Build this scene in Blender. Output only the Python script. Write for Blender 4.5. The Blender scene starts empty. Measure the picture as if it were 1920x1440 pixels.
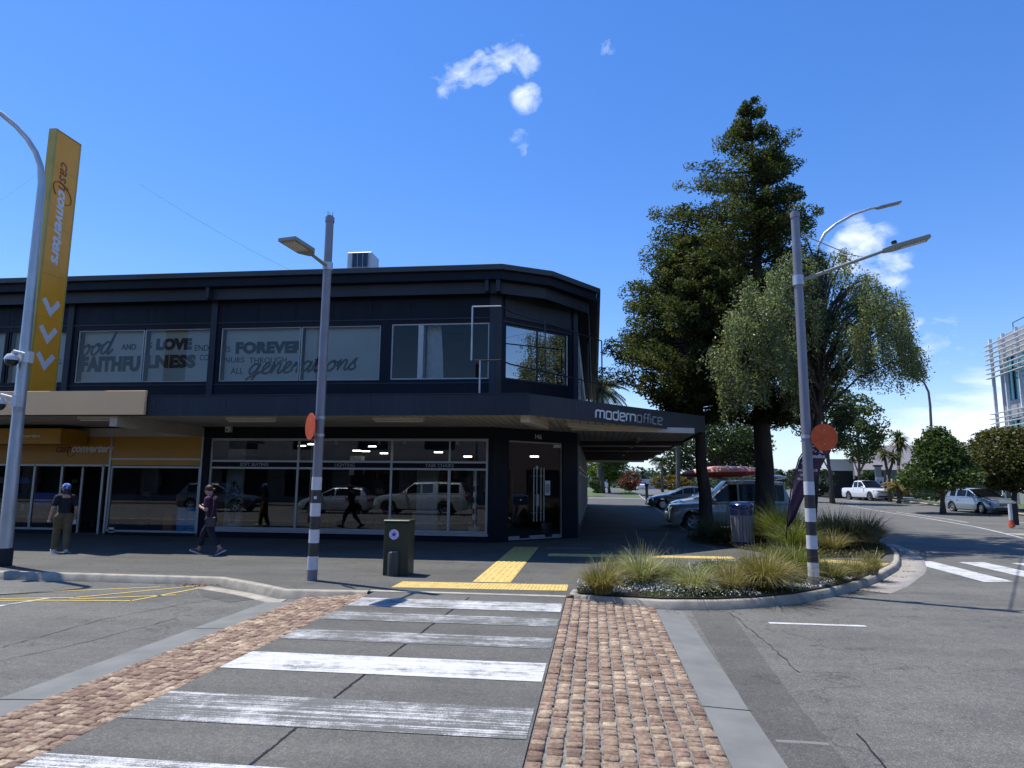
import bpy, bmesh, math, random
import numpy as np
from mathutils import Vector, Matrix
random.seed(7); RNG=np.random.default_rng(7)
SC=bpy.context.scene; COL=SC.collection
PI=math.pi
# ---------------------------------------------------------------- camera model (u right along facade, v into the scene, z up)
FPX=1280.; PITCH=math.radians(8.2); ROLL=math.radians(.55); YAW=math.radians(6.95); EYE=1.7
def _rz(v): c,s=math.cos(YAW),math.sin(YAW); return Vector((v[0]*c-v[1]*s, v[0]*s+v[1]*c, v[2]))
_F=Vector((0,math.cos(PITCH),math.sin(PITCH)));_R=Vector((1,0,0));_U=Vector((0,-math.sin(PITCH),math.cos(PITCH)))
CR=_rz(_R*math.cos(ROLL)+_U*math.sin(ROLL)); CU=_rz(_U*math.cos(ROLL)-_R*math.sin(ROLL)); CF=_rz(_F)
CAMP=Vector((0,0,EYE))
def ray(x,y): return CF*FPX+CR*(x-960)+CU*(720-y)
def gz(v): return 0.012*min(max(v-25,0),58)
def PV(x,y,v=19.6):            # point of the photograph on the plane v = const
    d=ray(x,y); t=v/d.y; return CAMP+d*t
def PG(x,y,off=0.):            # on the ground
    d=ray(x,y); z=0.
    for i in range(60):
        t=(z+off-EYE)/d.z if d.z<0 else 9999
        vv=d.y*t
        z=.5*z+.5*gz(vv if 0<vv<400 else 400)
    t=(z+off-EYE)/d.z; return CAMP+d*t
def PZ(x,y,z):
    d=ray(x,y); return CAMP+d*((z-EYE)/d.z)
def PL(x,y,A,D):               # on the vertical plane through A with direction D (2D); returns (s,z)
    d=ray(x,y); nx,ny=-D[1],D[0]
    t=((A[0])*nx+(A[1])*ny)/(d.x*nx+d.y*ny); P=CAMP+d*t
    return (P.x-A[0])*D[0]+(P.y-A[1])*D[1], P.z
# ---------------------------------------------------------------- objects
def tag(o,label=None,cat=None,group=None,kind=None):
    if label: o['label']=label
    if cat: o['category']=cat
    if group: o['group']=group
    if kind: o['kind']=kind
    return o
def thing(name,label,cat,loc=(0,0,0),rz=0,group=None):
    o=bpy.data.objects.new(name,None); COL.objects.link(o); o.empty_display_size=.1
    o.location=loc; o.rotation_euler=(0,0,rz)
    return tag(o,label,cat,group)
def worldloc(o):
    p=Vector((0,0,0))
    while o is not None: p+=o.location; o=o.parent
    return p
class MB:
    def __init__(s): s.c=[];s.v=[];s.f=[];s.m=[];s.mi=0;s.M=None
    def add(s,vs,fs):
        b=len(s.v); s.c.append((len(s.v),len(s.f)))
        if s.M is not None: vs=[tuple(s.M@Vector(p)) for p in vs]
        s.v+= [tuple(p) for p in vs]; s.f+=[tuple(b+i for i in f) for f in fs]; s.m+=[s.mi]*len(fs); return s
    def box(s,x0,x1,y0,y1,z0,z1):
        return s.add([(x0,y0,z0),(x1,y0,z0),(x1,y1,z0),(x0,y1,z0),(x0,y0,z1),(x1,y0,z1),(x1,y1,z1),(x0,y1,z1)],
            [(0,3,2,1),(4,5,6,7),(0,1,5,4),(1,2,6,5),(2,3,7,6),(3,0,4,7)])
    def rbox(s,x0,x1,y0,y1,z0,z1,b=.01):       # box with chamfered vertical + top edges
        P=[(x0+b,y0),(x1-b,y0),(x1,y0+b),(x1,y1-b),(x1-b,y1),(x0+b,y1),(x0,y1-b),(x0,y0+b)]
        Q=[(x0+b*1.5,y0+b),(x1-b*1.5,y0+b),(x1-b,y0+b*1.5),(x1-b,y1-b*1.5),(x1-b*1.5,y1-b),(x0+b*1.5,y1-b),(x0+b,y1-b*1.5),(x0+b,y0+b*1.5)]
        vs=[(a,c,z0) for a,c in P]+[(a,c,z1-b) for a,c in P]+[(a,c,z1) for a,c in Q]
        fs=[tuple(range(7,-1,-1)),tuple(range(16,24))]
        for k in (0,8):
            for i in range(8): j=(i+1)%8; fs.append((k+i,k+j,k+8+j,k+8+i))
        return s.add(vs,fs)
    def prism(s,poly,z0,z1):
        n=len(poly); vs=[(p[0],p[1],z0) for p in poly]+[(p[0],p[1],z1) for p in poly]
        return s.add(vs,[tuple(range(n-1,-1,-1)),tuple(range(n,2*n))]+[(i,(i+1)%n,n+(i+1)%n,n+i) for i in range(n)])
    def tube(s,path,rad,n=10,cap=True):
        path=[Vector(p) for p in path]; N=len(path)
        if not hasattr(rad,'__len__'): rad=[rad]*N
        vs=[];up=None
        for i,p in enumerate(path):
            d=(path[min(i+1,N-1)]-path[max(i-1,0)]).normalized()
            if up is None:
                up=Vector((0,0,1)) if abs(d.z)<.9 else Vector((0,1,0))
            a=up-d*up.dot(d)
            if a.length<1e-5: a=d.orthogonal()
            a.normalize(); up=a; b=d.cross(a)
            for k in range(n):
                t=2*PI*k/n; vs.append(p+(a*math.cos(t)+b*math.sin(t))*rad[i])
        fs=[(i*n+k,i*n+(k+1)%n,(i+1)*n+(k+1)%n,(i+1)*n+k) for i in range(N-1) for k in range(n)]
        if cap: fs+=[tuple(range(n-1,-1,-1)),tuple((N-1)*n+k for k in range(n))]
        return s.add(vs,fs)
    def lathe(s,prof,c=(0,0,0),n=20,axis='z'):
        vs=[];N=len(prof)
        for r,h in prof:
            for k in range(n):
                t=2*PI*k/n; x,y=r*math.cos(t),r*math.sin(t)
                q=(x,y,h) if axis=='z' else ((h,x,y) if axis=='x' else (x,h,y))
                vs.append((q[0]+c[0],q[1]+c[1],q[2]+c[2]))
        fs=[(i*n+k,i*n+(k+1)%n,(i+1)*n+(k+1)%n,(i+1)*n+k) for i in range(N-1) for k in range(n)]
        fs+=[tuple(range(n-1,-1,-1)),tuple((N-1)*n+k for k in range(n))]
        return s.add(vs,fs)
    def ell(s,c,r,n=12,m=8,R=None):
        vs=[];
        for i in range(m+1):
            ph=PI*i/m
            for k in range(n):
                t=2*PI*k/n; q=Vector((r[0]*math.sin(ph)*math.cos(t),r[1]*math.sin(ph)*math.sin(t),r[2]*math.cos(ph)))
                if R is not None: q=R@q
                vs.append(q+Vector(c))
        return s.add(vs,[(i*n+k,(i+1)*n+k,(i+1)*n+(k+1)%n,i*n+(k+1)%n) for i in range(m) for k in range(n)])
    def ribbon(s,pts,t,o,ex,ey,dep,closed=False):   # flat stroke in plane (ex,ey) of thickness t, extruded dep along normal
        o=Vector(o);ex=Vector(ex);ey=Vector(ey);nz=ex.cross(ey).normalized()
        P=[Vector((p[0],p[1])) for p in pts];N=len(P);L=[];Rr=[]
        for i in range(N):
            a=P[(i-1)%N] if (closed or i>0) else None; c=P[(i+1)%N] if (closed or i<N-1) else None
            d1=(P[i]-a).normalized() if a is not None else None; d2=(c-P[i]).normalized() if c is not None else None
            if d1 is None: d1=d2
            if d2 is None: d2=d1
            n1=Vector((-d1.y,d1.x));n2=Vector((-d2.y,d2.x));m=(n1+n2)
            if m.length<1e-4: m=n1.copy()
            m.normalize(); k=min(1/max(m.dot(n1),.45),1.8)
            L.append(P[i]+m*t/2*k);Rr.append(P[i]-m*t/2*k)
        vs=[]
        for dd in (0,dep):
            for A in (L,Rr): vs+=[o+ex*p.x+ey*p.y+nz*dd for p in A]
        fs=[]
        for i in range(N if closed else N-1):
            j=(i+1)%N
            fs+=[(i,j,N+j,N+i),(2*N+i,3*N+i,3*N+j,2*N+j),(i,2*N+i,2*N+j,j),(N+i,N+j,3*N+j,3*N+i)]
        if not closed: fs+=[(0,N,3*N,2*N),(N-1,3*N-1,4*N-1,2*N-1)]
        return s.add(vs,fs)
    def each(s,name,mats,parent=None,k=1,**kw):     # one object per shape added (k shapes together)
        out=[];c=s.c+[(len(s.v),len(s.f))]
        for i in range(0,len(s.c),k):
            a=c[i];e=c[min(i+k,len(s.c))]; q=MB(); q.v=s.v[a[0]:e[0]]; q.f=[tuple(x-a[0] for x in f) for f in s.f[a[1]:e[1]]]; q.m=s.m[a[1]:e[1]]
            out.append(q.build(name,mats,parent,**kw))
        return out
    def build(s,name,mats,parent=None,smooth=False,bevel=0,autos=None):
        me=bpy.data.meshes.new(name)
        off=worldloc(parent) if parent is not None else Vector((0,0,0))
        me.from_pydata([(p[0]-off.x,p[1]-off.y,p[2]-off.z) for p in s.v],[],s.f)
        if not isinstance(mats,(list,tuple)): mats=[mats]
        for m in mats: me.materials.append(m)
        if len(mats)>1: me.polygons.foreach_set('material_index',s.m)
        if smooth or autos: me.polygons.foreach_set('use_smooth',[True]*len(me.polygons))
        if autos: me.set_sharp_from_angle(angle=math.radians(autos))
        o=bpy.data.objects.new(name,me); COL.objects.link(o)
        if parent is not None: o.parent=parent
        if bevel:
            b=o.modifiers.new('b','BEVEL'); b.width=bevel; b.segments=2; b.limit_method='ANGLE'; b.angle_limit=.6
        return o
def npmesh(name,V,F,mats,parent=None,smooth=False):
    me=bpy.data.meshes.new(name); V=np.asarray(V,np.float32); F=np.asarray(F,np.int32)
    if parent is not None: V=V-np.array(worldloc(parent),np.float32)
    k=F.shape[1]
    me.vertices.add(len(V)); me.vertices.foreach_set('co',V.ravel())
    me.loops.add(F.size); me.loops.foreach_set('vertex_index',F.ravel())
    me.polygons.add(len(F)); me.polygons.foreach_set('loop_start',np.arange(0,F.size,k,dtype=np.int32))
    me.update(calc_edges=True)
    if not isinstance(mats,(list,tuple)): mats=[mats]
    for m in mats: me.materials.append(m)
    if smooth: me.polygons.foreach_set('use_smooth',[True]*len(F))
    o=bpy.data.objects.new(name,me); COL.objects.link(o)
    if parent is not None: o.parent=parent
    return o
def copy_tree(o,parent=None):
    c=o.copy(); COL.objects.link(c)
    if parent is not None: c.parent=parent
    for ch in list(o.children): copy_tree(ch,c)
    return c
# ---------------------------------------------------------------- materials
def newmat(name):
    m=bpy.data.materials.new(name); m.use_nodes=True; nt=m.node_tree; nt.nodes.clear(); return m,nt
def N(nt,t,**k):
    n=nt.nodes.new('ShaderNode'+t)
    for a,b in k.items(): setattr(n,a,b)
    return n
def L(nt,a,b): nt.links.new(a,b)
def rgb(c): return (c[0],c[1],c[2],1)
def coords(nt,scale=(1,1,1),kind='Object'):
    tc=N(nt,'TexCoord'); mp=N(nt,'Mapping'); mp.inputs['Scale'].default_value=scale; L(nt,tc.outputs[kind],mp.inputs['Vector']); return mp.outputs[0]
def noise(nt,vec,scale,detail=4,rough=.55):
    n=N(nt,'TexNoise'); n.inputs['Scale'].default_value=scale; n.inputs['Detail'].default_value=detail; n.inputs['Roughness'].default_value=rough; L(nt,vec,n.inputs['Vector']); return n.outputs['Fac']
def ramp(nt,fac,stops):
    r=N(nt,'ValToRGB'); e=r.color_ramp.elements
    while len(e)<len(stops): e.new(.5)
    for i,(p,c) in enumerate(stops): e[i].position=p; e[i].color=rgb(c) if hasattr(c,'__len__') else (c,c,c,1)
    L(nt,fac,r.inputs[0]); return r.outputs[0]
def mixc(nt,f,a,b,mode='MIX'):
    m=N(nt,'Mix',data_type='RGBA',blend_type=mode)
    for i,x in ((0,f),(6,a),(7,b)):
        if hasattr(x,'is_linked'): L(nt,x,m.inputs[i])
        else: m.inputs[i].default_value=x if i==0 else rgb(x)
    return m.outputs[2]
def mathn(nt,op,a,b=None,clamp=False):
    m=N(nt,'Math',operation=op,use_clamp=clamp)
    for i,x in ((0,a),(1,b)):
        if x is None: continue
        if hasattr(x,'is_linked'): L(nt,x,m.inputs[i])
        else: m.inputs[i].default_value=x
    return m.outputs[0]
def finish(nt,col,rough=.6,metal=0,bump=None,bs=.3,bd=.01,spec=.5,emit=None,es=1,coat=0):
    p=N(nt,'BsdfPrincipled'); o=N(nt,'OutputMaterial'); L(nt,p.outputs[0],o.inputs[0])
    for k,x in (('Base Color',col),('Roughness',rough),('Metallic',metal)):
        if hasattr(x,'is_linked'): L(nt,x,p.inputs[k])
        else: p.inputs[k].default_value=rgb(x) if hasattr(x,'__len__') else x
    p.inputs['Specular IOR Level'].default_value=spec
    p.inputs['Coat Weight'].default_value=coat
    if coat: p.inputs['Coat Roughness'].default_value=.03
    if emit is not None: p.inputs['Emission Color'].default_value=rgb(emit); p.inputs['Emission Strength'].default_value=es
    if bump is not None:
        b=N(nt,'Bump'); b.inputs['Strength'].default_value=bs; b.inputs['Distance'].default_value=bd; L(nt,bump,b.inputs['Height']); L(nt,b.outputs[0],p.inputs['Normal'])
    return p
def mat(name,c,rough=.6,metal=0,var=.12,scale=6,bump=0,bscale=60,spec=.5,coat=0,emit=None,es=1,streak=None):
    m,nt=newmat(name); v=coords(nt,streak or (1,1,1)); n=noise(nt,v,scale,5)
    c0=[x*(1-var) for x in c]; c1=[min(1,x*(1+var)) for x in c]
    col=ramp(nt,n,[(.3,c0),(.7,c1)])
    rg=ramp(nt,noise(nt,v,scale*2.3,3),[(.3,max(0,rough-.06)),(.7,min(1,rough+.06))])
    bp=noise(nt,coords(nt),bscale,4) if bump else None
    finish(nt,col,rg,metal,bp,bump,.01,spec,emit,es,coat); return m
def streakwall(name,c,rough,spec):
    m,nt=newmat(name); a=noise(nt,coords(nt,(2.2,2.2,.14)),3.,6,.7); b=noise(nt,coords(nt),.5,4)
    f=mathn(nt,'ADD',mathn(nt,'MULTIPLY',a,.6),mathn(nt,'MULTIPLY',b,.4))
    col=ramp(nt,f,[(.36,[x*.72 for x in c]),(.52,c),(.68,[x*1.5+.002 for x in c])])
    finish(nt,col,ramp(nt,a,[(.3,rough-.12),(.7,rough+.15)]),0,noise(nt,coords(nt,(1,1,.3)),6,4),.05,.01,spec); return m
def asphalt(name,base,sp=.5,patch=True,tint=(1,1,1)):
    m,nt=newmat(name); v=coords(nt)
    vo=N(nt,'TexVoronoi'); vo.inputs['Scale'].default_value=95; L(nt,v,vo.inputs['Vector'])
    agg=ramp(nt,vo.outputs['Color'],[(.25,base*.55),(.62,base*1.05),(.9,base*(1+2.2*sp))])
    fine=noise(nt,v,230,3,.7); mid=noise(nt,v,14,6,.65); big=noise(nt,v,.55,6,.6)
    c=mixc(nt,.55,agg,ramp(nt,fine,[(.3,base*.7),(.75,base*1.35)]))
    c=mixc(nt,1.0,c,ramp(nt,mid,[(.25,(.84,.84,.84)),(.75,(1.16,1.15,1.13))]),'MULTIPLY')
    c=mixc(nt,1.0,c,ramp(nt,big,[(.3,(.84*tint[0],.83*tint[1],.745*tint[2])),(.7,(1.21*tint[0],1.19*tint[1],1.05*tint[2]))]),'MULTIPLY')
    sn=noise(nt,v,2.7,7,.75); c=mixc(nt,1.0,c,ramp(nt,sn,[(.28,(.58,.58,.59)),(.42,(.97,.97,.97)),(.62,(1.03,1.03,1.02)),(.78,(1.22,1.2,1.15))]),'MULTIPLY')
    # tyre-darkened streaks and thin cracks
    st=noise(nt,coords(nt,(.12,1.3,1)),1.6,4); c=mixc(nt,1.0,c,ramp(nt,st,[(.35,(.88,.88,.88)),(.6,(1.05,1.05,1.05))]),'MULTIPLY')
    cr=N(nt,'TexVoronoi',feature='DISTANCE_TO_EDGE'); cr.inputs['Scale'].default_value=.34
    wv=N(nt,'VectorMath',operation='ADD'); nn=N(nt,'TexNoise'); nn.inputs['Scale'].default_value=2.2; nn.inputs['Detail'].default_value=6; L(nt,v,nn.inputs['Vector']); L(nt,v,wv.inputs[0]); L(nt,nn.outputs['Color'],wv.inputs[1]); L(nt,wv.outputs[0],cr.inputs['Vector'])
    ck=ramp(nt,cr.outputs['Distance'],[(.0,(.45,.45,.45)),(.006,(1,1,1))]); c=mixc(nt,.75 if patch else .15,c,mixc(nt,1.0,c,ck,'MULTIPLY'))
    finish(nt,c,.82,0,mathn(nt,'ADD',vo.outputs['Distance'],fine),.55,.006,.35); return m
def paint(name,col,under,wear,streak=(.35,9,1)):
    m,nt=newmat(name); v=coords(nt,streak)
    a=noise(nt,v,2.2,8,.75); b=noise(nt,coords(nt),120,3,.7); c2=noise(nt,coords(nt),9,5)
    big=noise(nt,coords(nt),1.7,4,.6); a=mathn(nt,'ADD',mathn(nt,'MULTIPLY',a,.72),mathn(nt,'MULTIPLY',big,.28))
    s=mathn(nt,'ADD',mathn(nt,'MULTIPLY',a,1.),mathn(nt,'ADD',mathn(nt,'MULTIPLY',b,.35),mathn(nt,'MULTIPLY',c2,.16)))
    f=ramp(nt,s,[(wear-.035,0.),(wear+.035,1.)])
    cc=mixc(nt,f,under,ramp(nt,c2,[(.3,[x*.86 for x in col]),(.7,col)]))
    finish(nt,cc,.7,0,b,.25,.004); return m
def glass(name,tint=(.75,.8,.8),refl=1.6,add=.02,rough=0.,rc=(1,1,1)):
    m,nt=newmat(name); fr=N(nt,'Fresnel'); fr.inputs[0].default_value=1.5
    f=mathn(nt,'ADD',mathn(nt,'MULTIPLY',fr.outputs[0],refl),add,True)
    t=N(nt,'BsdfTransparent'); t.inputs[0].default_value=rgb(tint); g=N(nt,'BsdfGlossy'); g.inputs[0].default_value=rgb(rc); g.inputs['Roughness'].default_value=rough
    if True:
        b=N(nt,'Bump'); b.inputs['Strength'].default_value=.04; b.inputs['Distance'].default_value=.01; L(nt,noise(nt,coords(nt),.9,1),b.inputs['Height']); L(nt,b.outputs[0],g.inputs['Normal'])
    mx=N(nt,'MixShader'); L(nt,f,mx.inputs[0]); L(nt,t.outputs[0],mx.inputs[1]); L(nt,g.outputs[0],mx.inputs[2])
    o=N(nt,'OutputMaterial'); L(nt,mx.outputs[0],o.inputs[0]); return m
def leafmat(name,ca,cb,cc=None,nscale=.9,rough=.5,trans=.3,spec=.4):
    m,nt=newmat(name); g=N(nt,'NewGeometry'); v=coords(nt)
    n=noise(nt,v,nscale,3); r=g.outputs['Random Per Island']
    s=mathn(nt,'ADD',mathn(nt,'MULTIPLY',n,.75),mathn(nt,'MULTIPLY',r,.45))
    st=[(.33,ca),(.72,cb)]+([(.92,cc)] if cc else [])
    c=ramp(nt,s,st)
    p=N(nt,'BsdfPrincipled'); L(nt,c,p.inputs['Base Color']); p.inputs['Roughness'].default_value=rough; p.inputs['Specular IOR Level'].default_value=spec
    t=N(nt,'BsdfTranslucent'); L(nt,mixc(nt,1.,c,(1.1,1.25,.6),'MULTIPLY'),t.inputs[0])
    mx=N(nt,'MixShader'); mx.inputs[0].default_value=trans; L(nt,p.outputs[0],mx.inputs[1]); L(nt,t.outputs[0],mx.inputs[2])
    o=N(nt,'OutputMaterial'); L(nt,mx.outputs[0],o.inputs[0]); return m
M={}
M['road']=asphalt('asphalt_road',.128,.5)
M['road_old']=asphalt('asphalt_table',.118,.42,False)
M['path']=asphalt('asphalt_footpath',.100,.3,True,(1,1,1))
M['patch']=asphalt('asphalt_patch',.10,.4,False)
M['concrete']=mat('concrete_kerb',(.35,.32,.255),.85,var=.28,scale=5,bump=.3)
M['concband']=mat('concrete_band',(.168,.172,.158),.85,var=.16,scale=2.5,bump=.3,bscale=140)
M['apron']=mat('concrete_apron',(.30,.275,.24),.85,var=.2,scale=4,bump=.3)
M['white_solid']=paint('road_paint_solid',(.60,.60,.58),(.125,.127,.115),.705,(.14,13,1))
M['white_worn']=paint('road_paint_worn',(.56,.56,.545),(.108,.11,.099),.795,(.12,14,1))
M['white_mid']=paint('road_paint_mid',(.58,.58,.565),(.11,.112,.10),.745,(.15,13,1))
M['yellow_line']=paint('yellow_line',(.62,.46,.11),(.1,.1,.1),.62,(1.5,1.5,1))
M['navy']=streakwall('navy_painted_wall',(.0042,.006,.0145),.5,.22)
M['navy_fascia']=streakwall('navy_fascia_sheet',(.025,.030,.040),.45,.3)
M['navy_deep']=mat('navy_recess',(.004,.006,.013),.6,var=.15,scale=2,spec=.2)
M['roofsheet']=mat('roof_edge_metal',(.035,.04,.045),.4,.3,var=.1,scale=1)
M['tan']=mat('tan_fascia_panel',(.95,.57,.27),.6,var=.04,scale=.6)
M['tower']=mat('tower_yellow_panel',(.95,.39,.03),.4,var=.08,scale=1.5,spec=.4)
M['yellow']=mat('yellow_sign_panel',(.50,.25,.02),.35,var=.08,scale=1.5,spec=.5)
M['yellow_edge']=mat('faded_yellow_edge',(.50,.36,.07),.5,var=.12,scale=2)
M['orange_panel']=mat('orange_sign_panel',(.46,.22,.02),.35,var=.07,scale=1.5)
M['white_letter']=mat('white_lettering',(.75,.75,.74),.4,var=.03)
M['maroon_letter']=mat('dark_red_lettering',(.13,.02,.012),.5,var=.05)
M['silver_letter']=mat('silver_lettering',(.62,.64,.66),.3,.3,var=.05)
M['grey_letter']=mat('grey_lettering',(.28,.29,.31),.35,.2,var=.05)
M['dark_letter']=mat('dark_window_lettering',(.008,.011,.016),.6,var=.1)
M['board']=mat('pale_window_board',(.50,.53,.50),.7,var=.1,scale=.9)
M['alu']=mat('aluminium_frame',(.42,.43,.44),.35,.55,var=.08,scale=3)
M['darkframe']=mat('dark_window_frame',(.014,.018,.03),.45,var=.1)
M['paleframe']=mat('pale_window_trim',(.44,.45,.43),.45,.1,var=.08)
M['soffit']=mat('cream_soffit_lining',(.52,.47,.40),.7,var=.12,scale=1.5)
M['soffit_dark']=mat('grey_soffit_lining',(.78,.74,.68),.7,var=.12,scale=1.5)
M['creamwall']=mat('cream_render_wall',(.50,.47,.42),.8,var=.14,scale=1.8,bump=.2)
M['glass']=glass('shop_window_glass',(.72,.78,.78),1.7,.03)
M['upglass']=glass('upper_window_glass',(.84,.87,.86),.9,.0)
M['mirrorglass']=glass('sky_reflecting_glass',(.35,.4,.4),3.4,.22)
M['galv']=mat('galvanised_steel',(.46,.48,.50),.42,.55,var=.16,scale=5,streak=(1,1,.3))
M['polegrey']=mat('grey_painted_pole',(.23,.225,.25),.42,.2,var=.1,scale=3,bump=.03)
M['band_white']=mat('white_reflective_band',(.66,.66,.67),.45,var=.07,scale=9)
M['band_dark']=mat('dark_brown_band',(.045,.04,.038),.5,var=.2,scale=9)
M['lampgrey']=mat('lamp_housing_grey',(.27,.28,.25),.45,.2,var=.08)
M['lens']=mat('lamp_lens',(.42,.36,.26),.25,var=.2,scale=20)
M['orange_disc']=mat('orange_disc_sheet',(.70,.095,.014),.5,var=.16,scale=9)
M['green_cab']=mat('dark_green_cabinet',(.026,.036,.02),.42,var=.14,scale=3)
M['bollard_grey']=mat('grey_olive_bollard',(.055,.055,.042),.5,var=.12)
M['black']=mat('black_plastic',(.012,.012,.013),.45,var=.2)
M['rubber']=mat('tyre_rubber',(.02,.02,.02),.8,var=.2,scale=20)
M['white_plastic']=mat('white_plastic',(.66,.67,.66),.35,var=.04)
M['tactile']=None
M['bark']=mat('dark_tree_bark',(.045,.033,.024),.9,var=.45,scale=5,bump=.9,bscale=14,streak=(1,1,.22))
M['bark2']=mat('grey_tree_bark',(.12,.10,.08),.9,var=.35,scale=5,bump=.8,bscale=20,streak=(1,1,.3))
M['soil']=mat('bed_soil',(.035,.026,.018),.95,var=.4,scale=12,bump=.8,bscale=30)
M['lawn']=mat('lawn_grass',(.075,.11,.025),.9,var=.35,scale=3,bump=.8,bscale=80)
M['totara']=leafmat('conifer_leaf',(.020,.030,.010),(.082,.096,.026),(.23,.21,.055),.7,.6,.42,.2)
M['willow']=leafmat('silver_weeping_leaf',(.075,.095,.040),(.20,.225,.115),(.42,.43,.30),1.1,.42,.5,.45)
M['broad']=leafmat('broad_dark_leaf',(.014,.026,.008),(.045,.070,.018),(.10,.12,.035),.7,.45,.3)
M['broad2']=leafmat('mid_green_leaf',(.032,.055,.014),(.085,.125,.028),(.17,.2,.05),.9,.5,.3)
M['rusty']=leafmat('rusty_green_leaf',(.045,.05,.012),(.12,.12,.028),(.2,.13,.04),.9,.5,.3)
M['lime']=leafmat('lime_green_leaf',(.07,.11,.012),(.15,.20,.03),None,.9,.5,.4)
M['reddy']=leafmat('red_flowering_leaf',(.06,.035,.015),(.22,.05,.025),(.3,.10,.05),2.5,.5,.3)
M['gold']=leafmat('golden_hedge_leaf',(.10,.08,.012),(.26,.17,.02),None,.9,.5,.3)
M['far']=leafmat('far_tree_leaf',(.030,.05,.028),(.055,.08,.04),None,.3,.7,.2)
M['palm']=leafmat('palm_frond_leaf',(.03,.05,.015),(.11,.13,.05),(.2,.19,.1),1.2,.5,.25)
M['cabbage']=leafmat('cabbage_tree_leaf',(.045,.06,.012),(.11,.13,.03),(.2,.17,.05),1.2,.5,.25)
M['tuss_green']=leafmat('green_tussock_blade',(.08,.105,.02),(.21,.225,.055),(.46,.40,.17),1.4,.5,.3)
M['tuss_gold']=leafmat('golden_tussock_blade',(.14,.125,.035),(.34,.28,.11),(.56,.48,.26),1.6,.5,.3)
M['tuss_pale']=leafmat('pale_tussock_blade',(.17,.19,.06),(.44,.41,.22),(.72,.67,.48),1.6,.5,.3)
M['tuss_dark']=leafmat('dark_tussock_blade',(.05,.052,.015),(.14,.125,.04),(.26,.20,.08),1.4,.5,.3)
M['cover']=leafmat('ground_cover_leaf',(.035,.055,.015),(.10,.14,.04),None,3,.6,.3)
M['petal']=mat('white_petal',(.78,.78,.70),.6,var=.05)
M['dryleaf']=mat('fallen_leaf',(.20,.09,.045),.8,var=.5,scale=30)
def tactilemat():
    m,nt=newmat('yellow_tactile_paving'); v=coords(nt)
    c=ramp(nt,noise(nt,v,7,6,.7),[(.25,(.36,.26,.08)),(.5,(.62,.45,.14)),(.8,(.74,.56,.2))])
    finish(nt,c,.75,0,noise(nt,v,80,4),.3,.004); return m
M['tactile']=tactilemat()
def cobblemat():
    m,nt=newmat('granite_cobble'); g=N(nt,'NewGeometry'); v=coords(nt)
    c=ramp(nt,g.outputs['Random Per Island'],[(0.,(.22,.145,.10)),(.3,(.30,.21,.145)),(.6,(.37,.27,.185)),(.85,(.44,.34,.23)),(1.,(.55,.45,.31))])
    n=noise(nt,v,38,6,.9); c=mixc(nt,1.,c,ramp(nt,n,[(.34,(.30,.28,.28)),(.47,(.92,.9,.9)),(.6,(1.1,1.08,1.05)),(.72,(1.6,1.6,1.55))]),'MULTIPLY'); c=mixc(nt,1.,c,ramp(nt,noise(nt,v,19,4,.6),[(.35,(.72,.66,.66)),(.62,(1.12,1.12,1.1))]),'MULTIPLY')
    c=mixc(nt,1.,c,ramp(nt,noise(nt,v,1.2,4),[(.3,(.8,.78,.78)),(.7,(1.12,1.12,1.12))]),'MULTIPLY')
    finish(nt,c,.8,0,n,.9,.012); return m
M['cobble']=cobblemat()
M['grout']=mat('cobble_grout',(.19,.185,.17),.95,var=.3,scale=20,bump=.5,bscale=120)
# ---------------------------------------------------------------- world, sun, camera
SUNL=Vector((2.43,-1.1,-6.56)).normalized(); EL=math.asin(-SUNL.z); AZ=math.atan2(-SUNL.x,-SUNL.y)
W=bpy.data.worlds.new('World'); SC.world=W; W.use_nodes=True; nt=W.node_tree; nt.nodes.clear()
sky=N(nt,'TexSky',sky_type='NISHITA'); sky.sun_disc=False; sky.sun_elevation=EL; sky.sun_rotation=AZ; sky.air_density=1.15; sky.dust_density=.15; sky.ozone_density=2.0; sky.altitude=0
hs=N(nt,'HueSaturation'); hs.inputs['Saturation'].default_value=1.22; hs.inputs['Value'].default_value=1.0; L(nt,mixc(nt,1.,sky.outputs[0],(.93,.95,1.17),'MULTIPLY'),hs.inputs['Color'])
tc=N(nt,'TexCoord'); gen=tc.outputs['Generated']
def dotmask(x,y,rx,soft=.5):
    c=ray(x,y).normalized(); d=N(nt,'VectorMath',operation='DOT_PRODUCT'); L(nt,gen,d.inputs[0]); d.inputs[1].default_value=c
    ang=math.atan(rx/FPX); r=N(nt,'MapRange',interpolation_type='SMOOTHSTEP'); r.inputs['From Min'].default_value=math.cos(ang); r.inputs['From Max'].default_value=math.cos(ang*soft); L(nt,d.outputs['Value'],r.inputs['Value']); return r.outputs[0]
def elmask(lo,hi,x0,x1):   # bank band: by elevation (z) 
    sp=N(nt,'SeparateXYZ'); L(nt,gen,sp.inputs[0])
    a=N(nt,'MapRange',interpolation_type='SMOOTHSTEP'); a.inputs['From Min'].default_value=hi; a.inputs['From Max'].default_value=lo; L(nt,sp.outputs[2],a.inputs['Value'])
    b=N(nt,'MapRange',interpolation_type='SMOOTHSTEP'); b.inputs['From Min'].default_value=x0; b.inputs['From Max'].default_value=x1; L(nt,sp.outputs[0],b.inputs['Value'])
    return mathn(nt,'MULTIPLY',a.outputs[0],b.outputs[0])
nvec=N(nt,'Mapping'); nvec.inputs['Scale'].default_value=(1,1,1.5); nvec.inputs['Rotation'].default_value=(0,.35,0); L(nt,gen,nvec.inputs['Vector'])
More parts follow.
